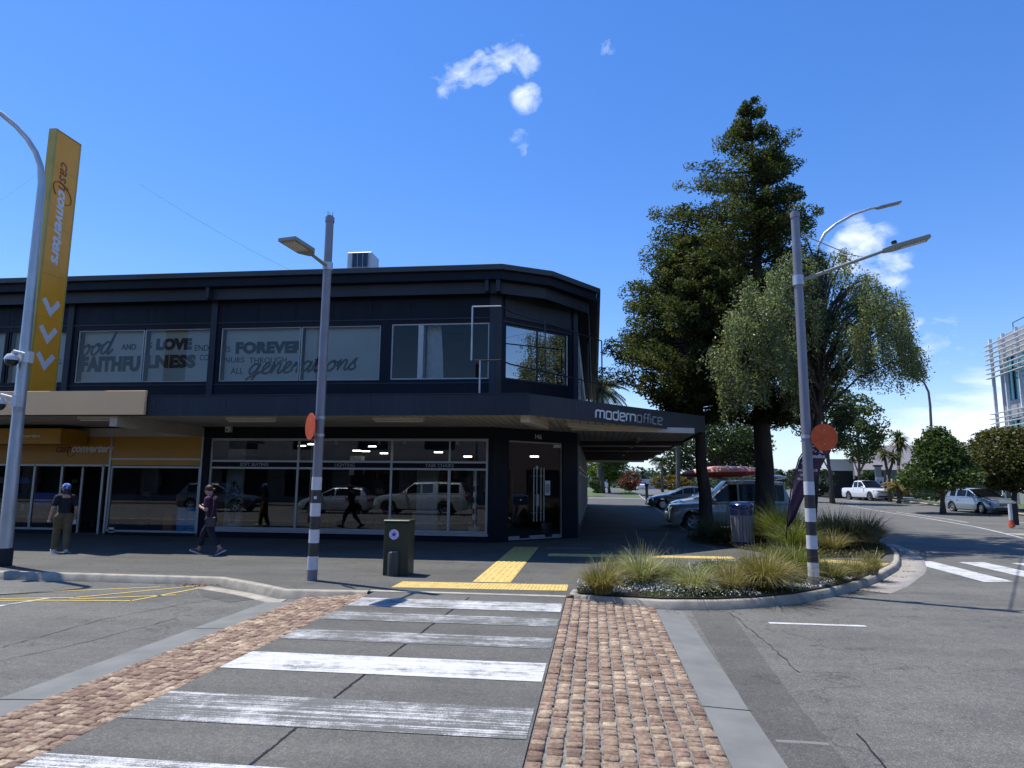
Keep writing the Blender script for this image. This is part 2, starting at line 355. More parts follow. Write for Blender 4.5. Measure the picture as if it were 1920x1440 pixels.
cn=N(nt,'TexNoise'); cn.inputs['Scale'].default_value=22; cn.inputs['Detail'].default_value=9; cn.inputs['Roughness'].default_value=.56; cn.inputs['Distortion'].default_value=.35; L(nt,nvec.outputs[0],cn.inputs['Vector'])
cn2=N(nt,'TexNoise'); cn2.inputs['Scale'].default_value=6.5; cn2.inputs['Detail'].default_value=9; cn2.inputs['Roughness'].default_value=.6; cn2.inputs['Distortion'].default_value=.4; m2=N(nt,'Mapping'); m2.inputs['Scale'].default_value=(1,1,3.6); L(nt,gen,m2.inputs['Vector']); L(nt,m2.outputs[0],cn2.inputs['Vector'])
acc=None
for (x,y,r,g) in [(840,152,40,.44),(872,140,38,.54),(905,128,42,.58),(935,108,40,.56),(965,92,36,.48),(985,126,34,.42),(990,182,38,.54),(978,268,36,.42),(1144,82,30,.34),(1052,118,16,.4),(1610,470,70,.58),(1650,500,60,.56),(1700,600,36,.6),(1750,640,70,.3)]:
    k=mathn(nt,'MULTIPLY',dotmask(x,y,r,.1),g); acc=k if acc is None else mathn(nt,'MAXIMUM',acc,k)
cl=ramp(nt,mathn(nt,'ADD',cn.outputs['Fac'],mathn(nt,'MULTIPLY',acc,.44)),[(.62,0.),(1.12,1.)])
cl=mathn(nt,'MULTIPLY',cl,ramp(nt,acc,[(.0,0.),(.35,1.)]))
bank=elmask(.03,.19,.30,.52)
cb=ramp(nt,mathn(nt,'ADD',cn2.outputs['Fac'],mathn(nt,'MULTIPLY',bank,.66)),[(.62,0.),(.88,1.)])
cb=mathn(nt,'MULTIPLY',cb,ramp(nt,bank,[(0.,0.),(.25,1.)]))
tot=mathn(nt,'MAXIMUM',cl,mathn(nt,'MULTIPLY',cb,.85))
skyb=mixc(nt,mathn(nt,'MULTIPLY',elmask(-.05,.16,-3.,-2.),.75),hs.outputs[0],(3.9,5.6,8.0))
skyc=mixc(nt,tot,skyb,(7.2,7.8,8.6))
bg=N(nt,'Background'); bg.inputs['Strength'].default_value=.132; L(nt,skyc,bg.inputs['Color']); wo=N(nt,'OutputWorld'); L(nt,bg.outputs[0],wo.inputs['Surface'])
sd=bpy.data.lights.new('sun','SUN'); sd.energy=4.7; sd.angle=math.radians(.5); sd.color=(1,.955,.89)
so=bpy.data.objects.new('sun',sd); COL.objects.link(so); so.rotation_euler=SUNL.to_track_quat('-Z','Y').to_euler(); so.location=(-20,15,40)
cd=bpy.data.cameras.new('camera'); co=bpy.data.objects.new('camera',cd); COL.objects.link(co); SC.camera=co
cd.sensor_width=36; cd.lens=36*FPX/1920; cd.clip_end=3000; cd.clip_start=.05
co.matrix_world=Matrix(((CR.x,CU.x,-CF.x,0),(CR.y,CU.y,-CF.y,0),(CR.z,CU.z,-CF.z,EYE),(0,0,0,1)))
SC.view_settings.view_transform='Standard'; SC.view_settings.look='None'; SC.view_settings.exposure=.3; SC.view_settings.gamma=1
SC.cycles.use_denoising=True
SC.cycles.max_bounces=7; SC.cycles.transparent_max_bounces=16; SC.cycles.diffuse_bounces=3; SC.cycles.glossy_bounces=4; SC.cycles.caustics_reflective=False; SC.cycles.caustics_refractive=False
# ---------------------------------------------------------------- ground
def grid(name,us,vs,off,m,kind='structure'):
    V=[(u,v,gz(v)+off) for v in vs for u in us]; n=len(us)
    F=[(j*n+i,j*n+i+1,(j+1)*n+i+1,(j+1)*n+i) for j in range(len(vs)-1) for i in range(n-1)]
    return tag(npmesh(name,V,F,m),kind=kind)
ZR=-.12
grid('ground',[-600,-60,0,60,600],[-300,-30,25,40,60,83,200,900],-.30,M['lawn'])
grid('road',[-80,-20,0,20,30,80],[-12,0,10,20,25,32,40,50,60,70,83,160],ZR,M['road'])
def flat(name,poly,z0,z1,m,kind='structure',parent=None):
    b=MB(); b.prism(poly,z0,z1); o=b.build(name,m,parent); 
    if kind: tag(o,kind=kind)
    return o
def ring(P): return [(p[0],p[1]) for p in P]
arc=[(-.26,10.74),(.3,10.60),(.95,10.47),(1.75,10.6),(2.4,10.9),(3.1,11.4),(3.85,12.15),(4.6,13.05),(5.3,14.05),(5.95,15.15),(6.5,16.1),(6.98,17.1),(7.6,18.6),(8.15,20.2),(8.55,21.8),(8.85,23.3),(8.9,24.4),(8.6,25.1),(7.9,25.45),(3.35,25.6)]
foot=[(-80,11.5),(-6.5,11.5),(-5.6,10.95),(-4.85,10.42),(-.45,10.62)]+arc+[(3.4,26),(-80,26)]
def insetline(P,d):
    P=[Vector(p) for p in P]; out=[]
    for i,p in enumerate(P):
        t=(P[min(i+1,len(P)-1)]-P[max(i-1,0)]).normalized(); out.append((p.x-t.y*d,p.y+t.x*d))
    return out
foot=insetline([(-80,11.5),(-6.5,11.5),(-5.6,10.95),(-4.85,10.42)],.10)+[(-3.55,10.56),(-3.5,10.62),(-.45,10.62),(-.32,10.9)]+insetline(arc,.10)[1:-1]+[(3.35,25.5),(3.4,26),(-80,26)]
flat('footpath',foot,-.14,0,M['path'])
# side street footpath beyond the building corner (rises gently)
kv=[26,29,32,38,45,52,60,70,83,110]
ku=lambda v:3.35+(v-26)*.026
grid('side_street_footpath',[-.6,1.4],kv,0,M['path']); 
b=MB(); VV=[];FF=[]
for v in kv: VV+=[(1.4,v,gz(v)),(ku(v),v,gz(v))]
tag(npmesh('side_street_verge_path',VV,[(2*i,2*i+1,2*i+3,2*i+2) for i in range(len(kv)-1)],M['path']),kind='structure')
# path beyond is pale; lawn verges either side
def strip(name,f0,f1,vs,off,m): 
    V=[];
    for v in vs: V+=[(f0(v),v,gz(v)+off),(f1(v),v,gz(v)+off)]
    return tag(npmesh(name,V,[(2*i,2*i+1,2*i+3,2*i+2) for i in range(len(vs)-1)],m),kind='structure')
strip('verge_lawn',lambda v:2.55+(v-60)*.012,lambda v:ku(v)-.2,[62,66,72,83,95,110],.012,M['lawn'])
strip('inner_lawn',lambda v:-8,lambda v:.75+(v-60)*.012,[64,68,72,83,95,110],.012,M['lawn'])
strip('pale_path',lambda v:-8,lambda v:ku(v)-.2,[59,62],.008,M['concband'])
# kerbs: swept along their line
def kerb(name,path,w=.15,top=.012,bot=-.135,m=None,joint=1.2,side=-1):
    # path: outer (road side) line; w inwards
    m=m or M['concrete']; P=[Vector(p) for p in path]; D=[];
    L_=[];R_=[]
    for i,p in enumerate(P):
        a=P[max(i-1,0)];c=P[min(i+1,len(P)-1)]; t=(c-a).normalized(); n=Vector((-t.y,t.x))*side
        L_.append(p);R_.append(p-n*w)
    V=[];S=[]
    for i in range(len(P)):
        z=gz(P[i].y); n=(R_[i]-L_[i]).normalized()
        V+=[(L_[i].x,L_[i].y,z+bot),(L_[i].x+n.x*min(.035,w*.3),L_[i].y+n.y*min(.035,w*.3),z+top-.02),(L_[i].x+n.x*min(.055,w*.5),L_[i].y+n.y*min(.055,w*.5),z+top),(R_[i].x,R_[i].y,z+top),(R_[i].x,R_[i].y,z+top-.08)]
    F=[(i*5+k,i*5+k+1,(i+1)*5+k+1,(i+1)*5+k) for i in range(len(P)-1) for k in range(4)]
    return tag(npmesh(name,V,F,m),kind='structure')
def dens(path,step=.3):
    out=[]
    for a,b2 in zip(path[:-1],path[1:]):
        a=Vector(a);b2=Vector(b2);n=max(1,int((b2-a).length/step))
        out+=[tuple(a.lerp(b2,i/n)) for i in range(n)]
    return out+[tuple(path[-1])]
kerb('left_kerb',dens([(-60,11.5),(-6.5,11.5),(-5.6,10.95),(-4.85,10.42),(-3.5,10.50)],.5),w=.16)
isl=dens([(-.42,11.35),(-.45,10.95),(-.3,10.74)]+arc[1:],.25)
kerb('island_kerb',isl,w=.15,top=.012)
kerb('side_street_kerb',[(ku(v),v) for v in kv],w=.15,top=.01)
kerb('left_gutter',dens([(-6.75,11.15),(-5.75,10.62),(-4.95,10.08),(-4.7,10.1)],.3),w=.30,top=ZR+.008,bot=ZR-.02,m=M['concrete'])
apr=[p for p in arc if 4.4<p[0] and p[1]<23.5]
kerb('gutter_apron',dens([(p[0]+.55*math.cos(t),p[1]-.55*math.sin(t)) for p,t in zip(apr,[.75,.7,.6,.55,.5,.45,.35,.28,.2,.1])],.3),w=.56,top=ZR+.01,bot=ZR-.02,m=M['apron'])
# far side of the side street
fk=lambda v:22.6+(max(v,20)-20)**1.25*.035
fvs=[12,16,20,25,30,35,40,46,52,58,66,75,83,100,130]
strip('far_footpath',lambda v:fk(v),lambda v:fk(v)+22,fvs,.0,M['path']); kerb('far_kerb',[(fk(v),v) for v in fvs],w=.16,top=.02)
strip('far_lawn',lambda v:fk(v)+.5,lambda v:fk(v)+60,[50,55,60,66,75,83,100,130],.02,M['lawn'])
strip('far_pale_path',lambda v:fk(v)+1.6,lambda v:fk(v)+3.2,[48,52,58,66,75,83,100,130],.03,M['concband'])
# raised crossing table: asphalt slab, cobble ramps, concrete bands
def plank(name,u0,u1,z0,z1,m,v0=-1.2,v1=10.5,n=1):
    V=[(u0,v0,z0),(u1,v0,z1),(u1,v1,z1),(u0,v1,z0),(u0,v0,-.3),(u1,v0,-.3),(u1,v1,-.3),(u0,v1,-.3)]
    b=MB(); b.add(V,[(0,1,2,3),(0,4,5,1),(2,6,7,3),(1,5,6,2),(0,3,7,4)]); return tag(b.build(name,m),kind='structure')
plank('crossing_slab',-3.42,-.45,.0,.0,M['road_old'],v1=10.62)
plank('cobble_bed_left',-4.50,-3.42,-.112,-.016,M['grout'],v1=10.45); plank('cobble_bed_right',-.45,.86,-.016,-.112,M['grout'],v1=10.6)
plank('concrete_band_left',-4.93,-4.50,-.117,-.1,M['concband'],v1=10.1); plank('concrete_band_right',.86,1.24,-.1,-.117,M['concband'],v1=10.45)
def cobbles(name,u0,u1,z0,z1,v0,v1,f1=lambda u:0):
    V=[];F=[]; r=random.Random(hash(name)%99 if False else len(name)*7); nc=round((u1-u0)/.118); w=(u1-u0)/nc
    for i in range(nc):
        v=v0+r.random()*.05
        while v<v1-f1(u0+i*w):
            l=.06+r.random()*.05
            if r.random()<.08: l*=1.35
            a0=u0+i*w+.010+r.uniform(-.004,.005);a1=u0+(i+1)*w-.008+r.uniform(-.006,.004);b0=v+.005;b1=v+l-.004
            zz=z0+(z1-z0)*((a0+a1)/2-u0)/(u1-u0)+r.uniform(-.004,.007)+.014
            h=.016;k=len(V);e=.010+r.random()*.005
            P=[(a0,b0),(a1,b0),(a1,b1),(a0,b1)]; P=[(x+r.uniform(-.006,.006),y+r.uniform(-.006,.006)) for x,y in P]
            cx=(a0+a1)/2;cy=(b0+b1)/2
            tl=(r.uniform(-.035,.035),r.uniform(-.05,.05))
            V+=[(x,y,zz-.035) for x,y in P]+[(x+(cx-x)*.02,y+(cy-y)*.02,zz-.006) for x,y in P]+[(x+(cx-x)*.11,y+(cy-y)*.14,zz+.0+(x-cx)*tl[0]+(y-cy)*tl[1]+r.uniform(-.002,.003)) for x,y in P]
            F+=[(k,k+1,k+5,k+4),(k+1,k+2,k+6,k+5),(k+2,k+3,k+7,k+6),(k+3,k,k+4,k+7),(k+4,k+5,k+9,k+8),(k+5,k+6,k+10,k+9),(k+6,k+7,k+11,k+10),(k+7,k+4,k+8,k+11),(k+8,k+9,k+10,k+11)]
            v+=l+r.uniform(.001,.005)
    return tag(npmesh(name,V,F,M['cobble'],smooth=False),kind='structure')
b=MB()
for (u0,u1,vv) in ((.86,1.24,6.05),(.86,1.24,2.9),(-4.93,-4.5,5.4),(-4.93,-4.5,8.2)):
    zz=(-.1,-.117) if u0>0 else (-.117,-.1); b.add([(u0,vv,zz[0]+.003),(u1,vv,zz[1]+.003),(u1,vv+.012,zz[1]+.003),(u0,vv+.012,zz[0]+.003)],[(0,1,2,3)])
tag(b.build('concrete_joint',M['black']),kind='structure')
cobbles('cobble_strip_right',-.45,.86,-.016,-.112,1.2,10.58)
cobbles('cobble_strip_left_side',-4.50,-3.42,-.112,-.016,.2,10.42)
# pale edge line where slab meets the footpath, dark joint along the slab
flat('slab_edge_line',[(-3.5,10.62),(-.45,10.62),(-.45,10.76),(-3.5,10.76)],.002,.006,M['concrete'])
j=MB(); jr=random.Random(3); pts=[(PG(880,1120).x,10.6)]+[(-1.93+.03*jr.uniform(-1,1)+(PG(460,1440).x-PG(880,1120).x)*(10.6-v)/6.6*0, v) for v in []]
A=PG(880,1120);B=PG(670,1275);C2=PG(462,1440)
for (P,Q) in ((A,B),(B,C2),(C2,C2+(C2-B)*.9)):
    n=26
    for i in range(n):
        a=P.lerp(Q,i/n);c=P.lerp(Q,(i+1)/n); w=.006+.006*jr.random(); o1=.008*jr.uniform(-1,1)
        j.add([(a.x-w,a.y,.004),(a.x+w,a.y,.004),(c.x+w+o1,c.y,.004),(c.x-w+o1,c.y,.004)],[(0,1,2,3)])
tag(j.build('slab_joint',M['black']),kind='structure')
# zebra bars
bars=[(9.40,10.05,'white_mid'),(8.45,8.95,'white_worn'),(7.36,7.84,'white_worn'),(6.17,6.78,'white_solid'),(4.82,5.46,'white_worn'),(3.42,4.16,'white_mid'),(2.1,2.75,'white_solid')]
for k,(a,c,mm) in enumerate(bars):
    b=MB(); b.add([(-3.42,a,.0045),(-.47,a,.0045),(-.47,c,.0045),(-3.42,c,.0045)],[(0,1,2,3)]); tag(b.build('crossing_bar',M[mm]),kind='structure')
# side street zebra
b=MB()
for i in range(8):
    u=7.45+i*1.22; b.add([(u,14.6+.05*i,ZR+.004),(u+.62,14.75+.05*i,ZR+.004),(u+.62+.1,18.3+.05*i,ZR+.004),(u+.1,18.2+.05*i,ZR+.004)],[(0,1,2,3)])
tag(b.build('side_street_crossing_bars',M['white_solid']),kind='structure')
def line(name,pts,w,m,off=ZR+.005):
    b=MB(); P=[Vector(p) for p in pts]
    for i in range(len(P)-1):
        t=(P[i+1]-P[i]).normalized();n=Vector((-t.y,t.x))*w/2
        q=[P[i]-n,P[i]+n,P[i+1]+n,P[i+1]-n]
        b.add([(x.x,x.y,gz(x.y)+off) for x in q],[(0,1,2,3)])
    return tag(b.build(name,m),kind='structure')
def gl(pts): return [(p.x,p.y) for p in (PG(x,y,ZR) for x,y in pts)]
line('centre_line',gl([(1590,948),(1660,960),(1700,966),(1745,973),(1790,981),(1830,988),(1870,997),(1925,1011)]),.12,M['white_solid'])
line('median_line',gl([(1680,960),(1730,967),(1780,974),(1815,980)]),.12,M['white_solid'])
mp=gl([(1775,975),(1810,979),(1860,988),(1925,998),(1925,1005),(1880,1000),(1840,991)])
flat('median_island',mp,ZR+.002,ZR+.05,M['concrete'])
line('lane_dash',gl([(1592,938),(1613,941)]),.12,M['white_solid']); line('far_lane_line',gl([(1903,978),(1925,981)]),.12,M['white_solid'])
line('road_dash',[(2.28,9.78),(3.5,9.78)],.10,M['white_solid'])
line('left_lane_line',gl([(-60,1146),(90,1122)]),.10,M['white_mid'],ZR+.005)
for q in ([(0,1114),(300,1101)],[(0,1123),(140,1121),(400,1096)],[(-50,1127),(60,1126),(246,1127),(370,1104)],[(130,1124),(330,1116)]):
    line('yellow_hatch_line',gl(q),.055,M['yellow_line'],ZR+.006)
line('road_seal_strip',gl([(1455,1390),(1500,1392),(1555,1396)]),.05,M['concband'],ZR+.004)
# repair patches in the road and footpath
flat('road_patch',ring(gl([(1215,1100),(1370,1150),(1480,1300),(1600,1450),(1470,1450),(1290,1135)])) ,ZR-.01,ZR+.0035,M['patch'])
flat('left_road_patch',ring(gl([(365,1098),(440,1100),(490,1122),(430,1130),(380,1118)])),ZR-.01,ZR+.0035,M['patch'])
b=MB(); rr=random.Random(8)
for (q) in ([(950,1020),(1000,1120),(1250,1300),(1380,1440)],):
    pass
def crack(pts,w=.005,off=ZR+.005):
    P=[Vector(p) for p in gl(pts)]; o=[]
    for a,c in zip(P[:-1],P[1:]):
        n=max(2,int((c-a).length/.12))
        for i in range(n): o.append(a.lerp(c,i/n)+Vector((rr.uniform(-.02,.02),rr.uniform(-.02,.02))))
    o.append(P[-1])
    for i in range(len(o)-1):
        t=(o[i+1]-o[i]); 
        if t.length<1e-4: continue
        t.normalize(); ww=w*rr.uniform(.4,1.2); n=Vector((-t.y,t.x))*ww
        b.add([(x.x,x.y,off) for x in (o[i]-n,o[i]+n,o[i+1]+n,o[i+1]-n)],[(0,1,2,3)])
crack([(1370,1150),(1420,1190),(1500,1262)]); crack([(1600,1375),(1640,1410),(1660,1440)],.01); crack([(0,1240),(160,1205),(330,1160)],.006); crack([(1480,1120),(1700,1112),(1860,1118)],.006); crack([(0,1215),(200,1160),(420,1120)],.005)
tag(b.build('road_cracks',M['black']),kind='structure')
# yellow tactile paving
def tact(name,quad,rib,n1,n2):
    b=MB(); Q=[Vector((p[0],p[1],0)) for p in quad]
    b.add([(p.x,p.y,.008) for p in Q]+[(p.x,p.y,-.01) for p in Q],[(0,1,2,3),(0,4,5,1),(1,5,6,2),(2,6,7,3),(3,7,4,0)])
    def at(s,t): return Q[0].lerp(Q[1],s).lerp(Q[3].lerp(Q[2],s),t)
    for i in range(n1):
        if rib:
            w=.28/n1
            for j2 in range(n2):
                q=[at((i+.5)/n1-w,(j2+.06)/n2),at((i+.5)/n1+w,(j2+.06)/n2),at((i+.5)/n1+w,(j2+.94)/n2),at((i+.5)/n1-w,(j2+.94)/n2)]
                k=[p.lerp(sum(q,Vector())/4,.12) for p in q]
                b.add([(p.x,p.y,.008) for p in q]+[(p.x,p.y,.014) for p in k],[(4,5,6,7),(0,1,5,4),(1,2,6,5),(2,3,7,6),(3,0,4,7)])
        else:
            for j2 in range(n2):
                c=at((i+.5)/n1,(j2+.5)/n2); b.lathe([(.019,.008),(.012,.014)],(c.x,c.y,0),6)
    return tag(b.build(name,M['tactile']),kind='structure')
tact('tactile_warning_strip',[(-3.28,11.06),(-.46,11.2),(-.46,11.86),(-3.28,11.72)],False,46,11)
tact('tactile_guide_strip',[(-2.1,11.9),(-1.45,11.93),(-1.5,18.5),(-2.15,18.45)],True,6,11)
tact('tactile_side_strip',[(-1.12,16.4),(3.2,16.6),(3.2,17.1),(-1.12,16.9)],False,64,7)
tact('tactile_kerb_strip',[(4.6,16.5),(6.05,15.75),(6.45,16.4),(5.0,17.2)],False,22,10)
# mats at the door
flat('door_mat_strip',[(-1.3,18.3),(-.1,18.35),(-.1,18.6),(-1.3,18.55)],.002,.008,M['concband'])
# ---------------------------------------------------------------- lettering
def text_bm(s,bold=0.,ext=.01,shear=0.,res=3,space=1.):
    c=bpy.data.curves.new('t','FONT'); c.body=s; c.size=1; c.offset=bold; c.extrude=ext; c.shear=shear; c.resolution_u=res; c.space_character=space
    o=bpy.data.objects.new('t',c); COL.objects.link(o); bpy.context.view_layer.update()
    me=bpy.data.meshes.new_from_object(o.evaluated_get(bpy.context.evaluated_depsgraph_get()))
    V=[tuple(v.co) for v in me.vertices];F=[tuple(p.vertices) for p in me.polygons]
    bpy.data.objects.remove(o); bpy.data.curves.remove(c); bpy.data.meshes.remove(me); return V,F
def put_text(mb,s,O,ex,ey,w,h,dep=.006,**k):     # fit into w x h from lower-left O
    V,F=text_bm(s,ext=.5,**k); x0=min(v[0] for v in V);x1=max(v[0] for v in V);y0=min(v[1] for v in V);y1=max(v[1] for v in V)
    O=Vector(O);ex=Vector(ex);ey=Vector(ey);nz=ex.cross(ey)
    mb.add([O+ex*((v[0]-x0)/(x1-x0)*w)+ey*((v[1]-y0)/(y1-y0)*h)+nz*(v[2]*dep) for v in V],F); return mb
def catmull(P,n=5):
    out=[];Q=[P[0]]+P+[P[-1]]
    for i in range(1,len(Q)-2):
        a,b_,c,d=[Vector((q[0],q[1])) for q in Q[i-1:i+3]]
        for k in range(n):
            t=k/n; out.append(.5*((2*b_)+(c-a)*t+(2*a-5*b_+4*c-d)*t*t+(3*b_-a-3*c+d)*t**3))
    out.append(Vector(P[-1])); return [(p[0],p[1]) for p in out]
SCRIPT={'g':([[(.62,.8),(.3,.9),(.05,.45),(.2,.05),(.5,.3),(.66,.9),(.6,0),(.45,-.55),(.15,-.6),(.1,-.35),(.55,-.05),(.9,.2)]],.9),
'e':([[(0,.1),(.3,.45),(.5,.8),(.3,.95),(.1,.5),(.25,.05),(.55,.1),(.75,.3)]],.7),
'n':([[(0,.3),(.12,.85),(.15,0)],[(.15,.2),(.4,.85),(.6,.75),(.58,.15),(.75,.05),(.9,.3)]],.85),
'r':([[(0,.3),(.15,.85),(.18,.6),(.45,.75),(.4,.15),(.55,.05),(.7,.3)]],.65),
'a':([[(.6,.8),(.3,.9),(.05,.45),(.2,.02),(.5,.3),(.64,.85),(.6,.15),(.72,.03),(.9,.3)]],.85),
't':([[(0,.3),(.25,1.4),(.2,.2),(.35,.02),(.6,.3)],[(-.02,.95),(.55,1.02)]],.55),
'i':([[(0,.3),(.15,.85),(.15,.15),(.28,.03),(.45,.3)],[(.19,1.15),(.22,1.25)]],.42),
'o':([[(.4,.85),(.12,.6),(.1,.2),(.35,0),(.6,.35),(.5,.8),(.38,.85),(.5,.7),(.85,.75)]],.78),
's':([[(0,.2),(.35,.95),(.32,.6),(.5,.2),(.25,0),(.05,.15)]],.6),
'd':([[(.6,.8),(.3,.9),(.05,.45),(.2,.02),(.5,.3),(.72,1.7),(.62,.2),(.75,.03),(.95,.35)]],.9)}
def put_script(mb,s,O,ex,ey,w,h,t,dep=.006,shear=.3,rise=.0):
    segs=[];x=0
    for ch in s:
        P,adv=SCRIPT[ch]
        for p in P: segs.append([(x+q[0]+shear*q[1],q[1]+rise*x) for q in (catmull(p) if len(p)>2 else p)])
        x+=adv
    X=[q[0] for g_ in segs for q in g_];Y=[q[1] for g_ in segs for q in g_]; x0,x1,y0,y1=min(X),max(X),min(Y),max(Y)
    for g_ in segs: mb.ribbon([((q[0]-x0)/(x1-x0)*w,(q[1]-y0)/(y1-y0)*h) for q in g_],t,O,ex,ey,dep)
OFF={'m':([[(0,0),(0,.88),(.1,1),(.38,1),(.48,.88),(.48,0)],[(.48,.88),(.58,1),(.86,1),(.96,.88),(.96,0)]],1.2),
'o':([[(.1,0),(.5,0),(.6,.12),(.6,.88),(.5,1),(.1,1),(0,.88),(0,.12),(.1,0)]],.84),
'd':([[(.6,1.35),(.6,.12),(.5,0),(.1,0),(0,.12),(0,.88),(.1,1),(.6,1)]],.84),
'e':([[(.58,0),(.1,0),(0,.12),(0,.88),(.1,1),(.5,1),(.6,.88),(.58,.62),(0,.42)]],.8),
'r':([[(0,0),(0,.88),(.1,1),(.36,1)]],.5),'n':([[(0,0),(0,.88),(.1,1),(.5,1),(.6,.88),(.6,0)]],.84),
'f':([[(.12,0),(.12,1.15),(.22,1.27),(.42,1.27)],[(-.04,.72),(.36,.72)]],.5),
'i':([[(0,0),(0,.78)],[(0,.95),(0,1.1)]],.28),'c':([[(.52,0),(.1,0),(0,.12),(0,.88),(.1,1),(.52,1)]],.7)}
def put_office(mb,s,O,ex,ey,h,t,dep,wscale=1.,shear=.06,x=0):
    for ch in s:
        P,adv=OFF[ch]
        for p in P: mb.ribbon([((x+q[0]*wscale+shear*q[1])*h,q[1]*h) for q in p],t,O,ex,ey,dep)
        x+=adv*wscale
    return x
# ---------------------------------------------------------------- the corner building
VF=19.6
def fu(x,y,v=VF): p=PV(x,y,v); return p.x,p.z
bld=thing('corner_building','dark navy two storey corner building with a canopy, shops below and wide windows above','building',(-10,25,0))
def plane(O,D):
    D=Vector((D[0],D[1],0)).normalized(); n=Vector((-D.y,D.x,0))
    return Matrix(((D.x,n.x,0,O[0]),(D.y,n.y,0,O[1]),(0,0,1,O[2] if len(O)>2 else 0),(0,0,0,1)))
MF=plane((0,VF),(1,0)); CH0=(-2.9,VF); MC=plane(CH0,(1,1)); CS=math.hypot(2.35,2.35); MS=plane((-.55,VF+2.35),(0,1))
def cs(x,y): s,z=PL(x,y,CH0,(.70711,.70711)); return s,z
def wallholes(mb,x0,x1,z0,z1,holes,t=.2,y=0):
    xs=sorted(set([x0,x1]+[h[0] for h in holes]+[h[1] for h in holes]))
    for a,c in zip(xs[:-1],xs[1:]):
        if c-a<1e-4: continue
        hs_=sorted([(h[2],h[3]) for h in holes if h[0]<=a+1e-5 and h[1]>=c-1e-5]); z=z0
        for (p,q) in hs_:
            if p>z+1e-4: mb.box(a,c,y,y+t,z,p)
            z=max(z,q)
        if z<z1-1e-4: mb.box(a,c,y,y+t,z,z1)
def window(mx,x0,x1,z0,z1,fm,gm,mull=(),trans=(),fw=.05,inset=.03,dep=.06,name='window',gap=.0,parent=None,panes=True):
    b=MB();b.M=mx
    b.box(x0,x1,inset,inset+dep,z0,z0+fw);b.box(x0,x1,inset,inset+dep,z1-fw,z1);b.box(x0,x0+fw,inset,inset+dep,z0+fw,z1-fw);b.box(x1-fw,x1,inset,inset+dep,z0+fw,z1-fw)
    for m_ in mull:
        q=m_ if hasattr(m_,'__len__') else (m_,z0,z1); b.box(q[0]-fw*.45,q[0]+fw*.45,inset+.002,inset+dep-.002,q[1]+fw,q[2]-fw)
    for t_ in trans: b.box(x0+fw,x1-fw,inset+.004,inset+dep-.004,t_-fw*.4,t_+fw*.4)
    w=b.build(name,fm,parent or bld)
    if panes:
        g=MB();g.M=mx; yy=inset+dep*.5; xs=[x0+fw]+sorted(m_ for m_ in mull if not hasattr(m_,'__len__'))+[x1-fw]
        for a,c in zip(xs[:-1],xs[1:]):
            g2=MB();g2.M=mx; g2.add([(a,yy,z0+fw),(c,yy,z0+fw),(c,yy,z1-fw),(a,yy,z1-fw)],[(0,1,2,3)]); g2.build('pane',gm,w)
    return w
# upper storey openings (front)
zt,zb=6.30,4.72
U=lambda x,y=660: fu(x,y)[0]
upw=[(U(-90),U(9)-.03,0),(U(13),U(126)-.03,0),(U(143),U(268),1),(U(268),U(393),1),(U(411.5),U(562),1),(U(562),U(713),1),(U(733),U(917),2)]
zt1=(fu(148,620)[1]+fu(714,610)[1])/2; zb1=(fu(138,716)[1]+fu(711,714)[1])/2; zt2=fu(825,606)[1]; zb2=fu(825,711)[1]
print('UPW',[(round(a,2),round(c,2)) for a,c,_ in upw],zt1,zb1,zt2,zb2)
holes=[(a,c,zb1 if k<2 else zb2,zt1 if k<2 else zt2) for a,c,k in upw]
wb=MB(); wb.M=MF
wallholes(wb,-26,-2.9,3.25,7.55,holes,.22)
# lower front: office glazing and the shop glazing
LX0,LX1=(fu(393,821)[0]+fu(385,985)[0])/2,fu(914.5,910)[0]; LZ1=(fu(393,821)[1]+fu(915,823)[1])/2; LZ0=(fu(400,990)[1]+fu(914,1003)[1])/2
print('LOW',LX0,LX1,LZ0,LZ1, 'left',fu(197,1002),fu(216,820),fu(378,820),fu(370,1003),fu(388,900))
wallholes(wb,-11.86,-2.9,0,3.25,[(LX0,LX1,LZ0,LZ1)],.22)
wb.M=MC
dS0,dS1=cs(954,930)[0],cs(1056,930)[0]; dZ1=(cs(957,826)[1]+cs(1056,831)[1])/2
uS0,uS1=cs(948,668)[0],cs(1067,675)[0]; uZ1=(cs(948,608)[1]+cs(1067,627)[1])/2; uZ0=(cs(948,711)[1]+cs(1067,724)[1])/2
print('CH',CS,dS0,dS1,dZ1,uS0,uS1,uZ0,uZ1)
wallholes(wb,0,CS,0,7.55,[(dS0,dS1,.02,dZ1),(uS0,uS1,uZ0,uZ1)],.22)
wb.M=MS
sideh=[(1.2+i*4.1,4.9+i*4.1,.35,2.95) for i in range(6)]+[(1.0,3.6,4.75,6.3),(5.2,9.,4.75,6.3),(10.5,14.2,4.75,6.3),(16,20,4.75,6.3)]
wallholes(wb,0,26,0,7.55,sideh,.22)
wb.M=None
wb.build('wall',M['navy'],bld)
# proud posts, bands and recessed joints on the front
tr=MB();tr.M=MF
for x in (135,403,925): u=U(x,600); tr.box(u-.10,u+.10,-.06,-.002,3.74,7.5)
tr.box(-26,-2.95,-.025,-.002,6.52,6.56); tr.box(-26,-2.95,-.02,-.002,zb2-.13,zb2-.09)
tr.M=MC; tr.box(.0,.20,-.05,-.002,3.74,7.5); tr.box(.25,CS-.25,-.03,-.002,6.45,6.5); tr.box(CS-.2,CS,-.05,-.002,3.74,7.5)
tr.box(uS0-.05,uS1+.05,-.03,-.002,6.62,7.38)
tr.build('wall_trim',M['navy_fascia'],bld)
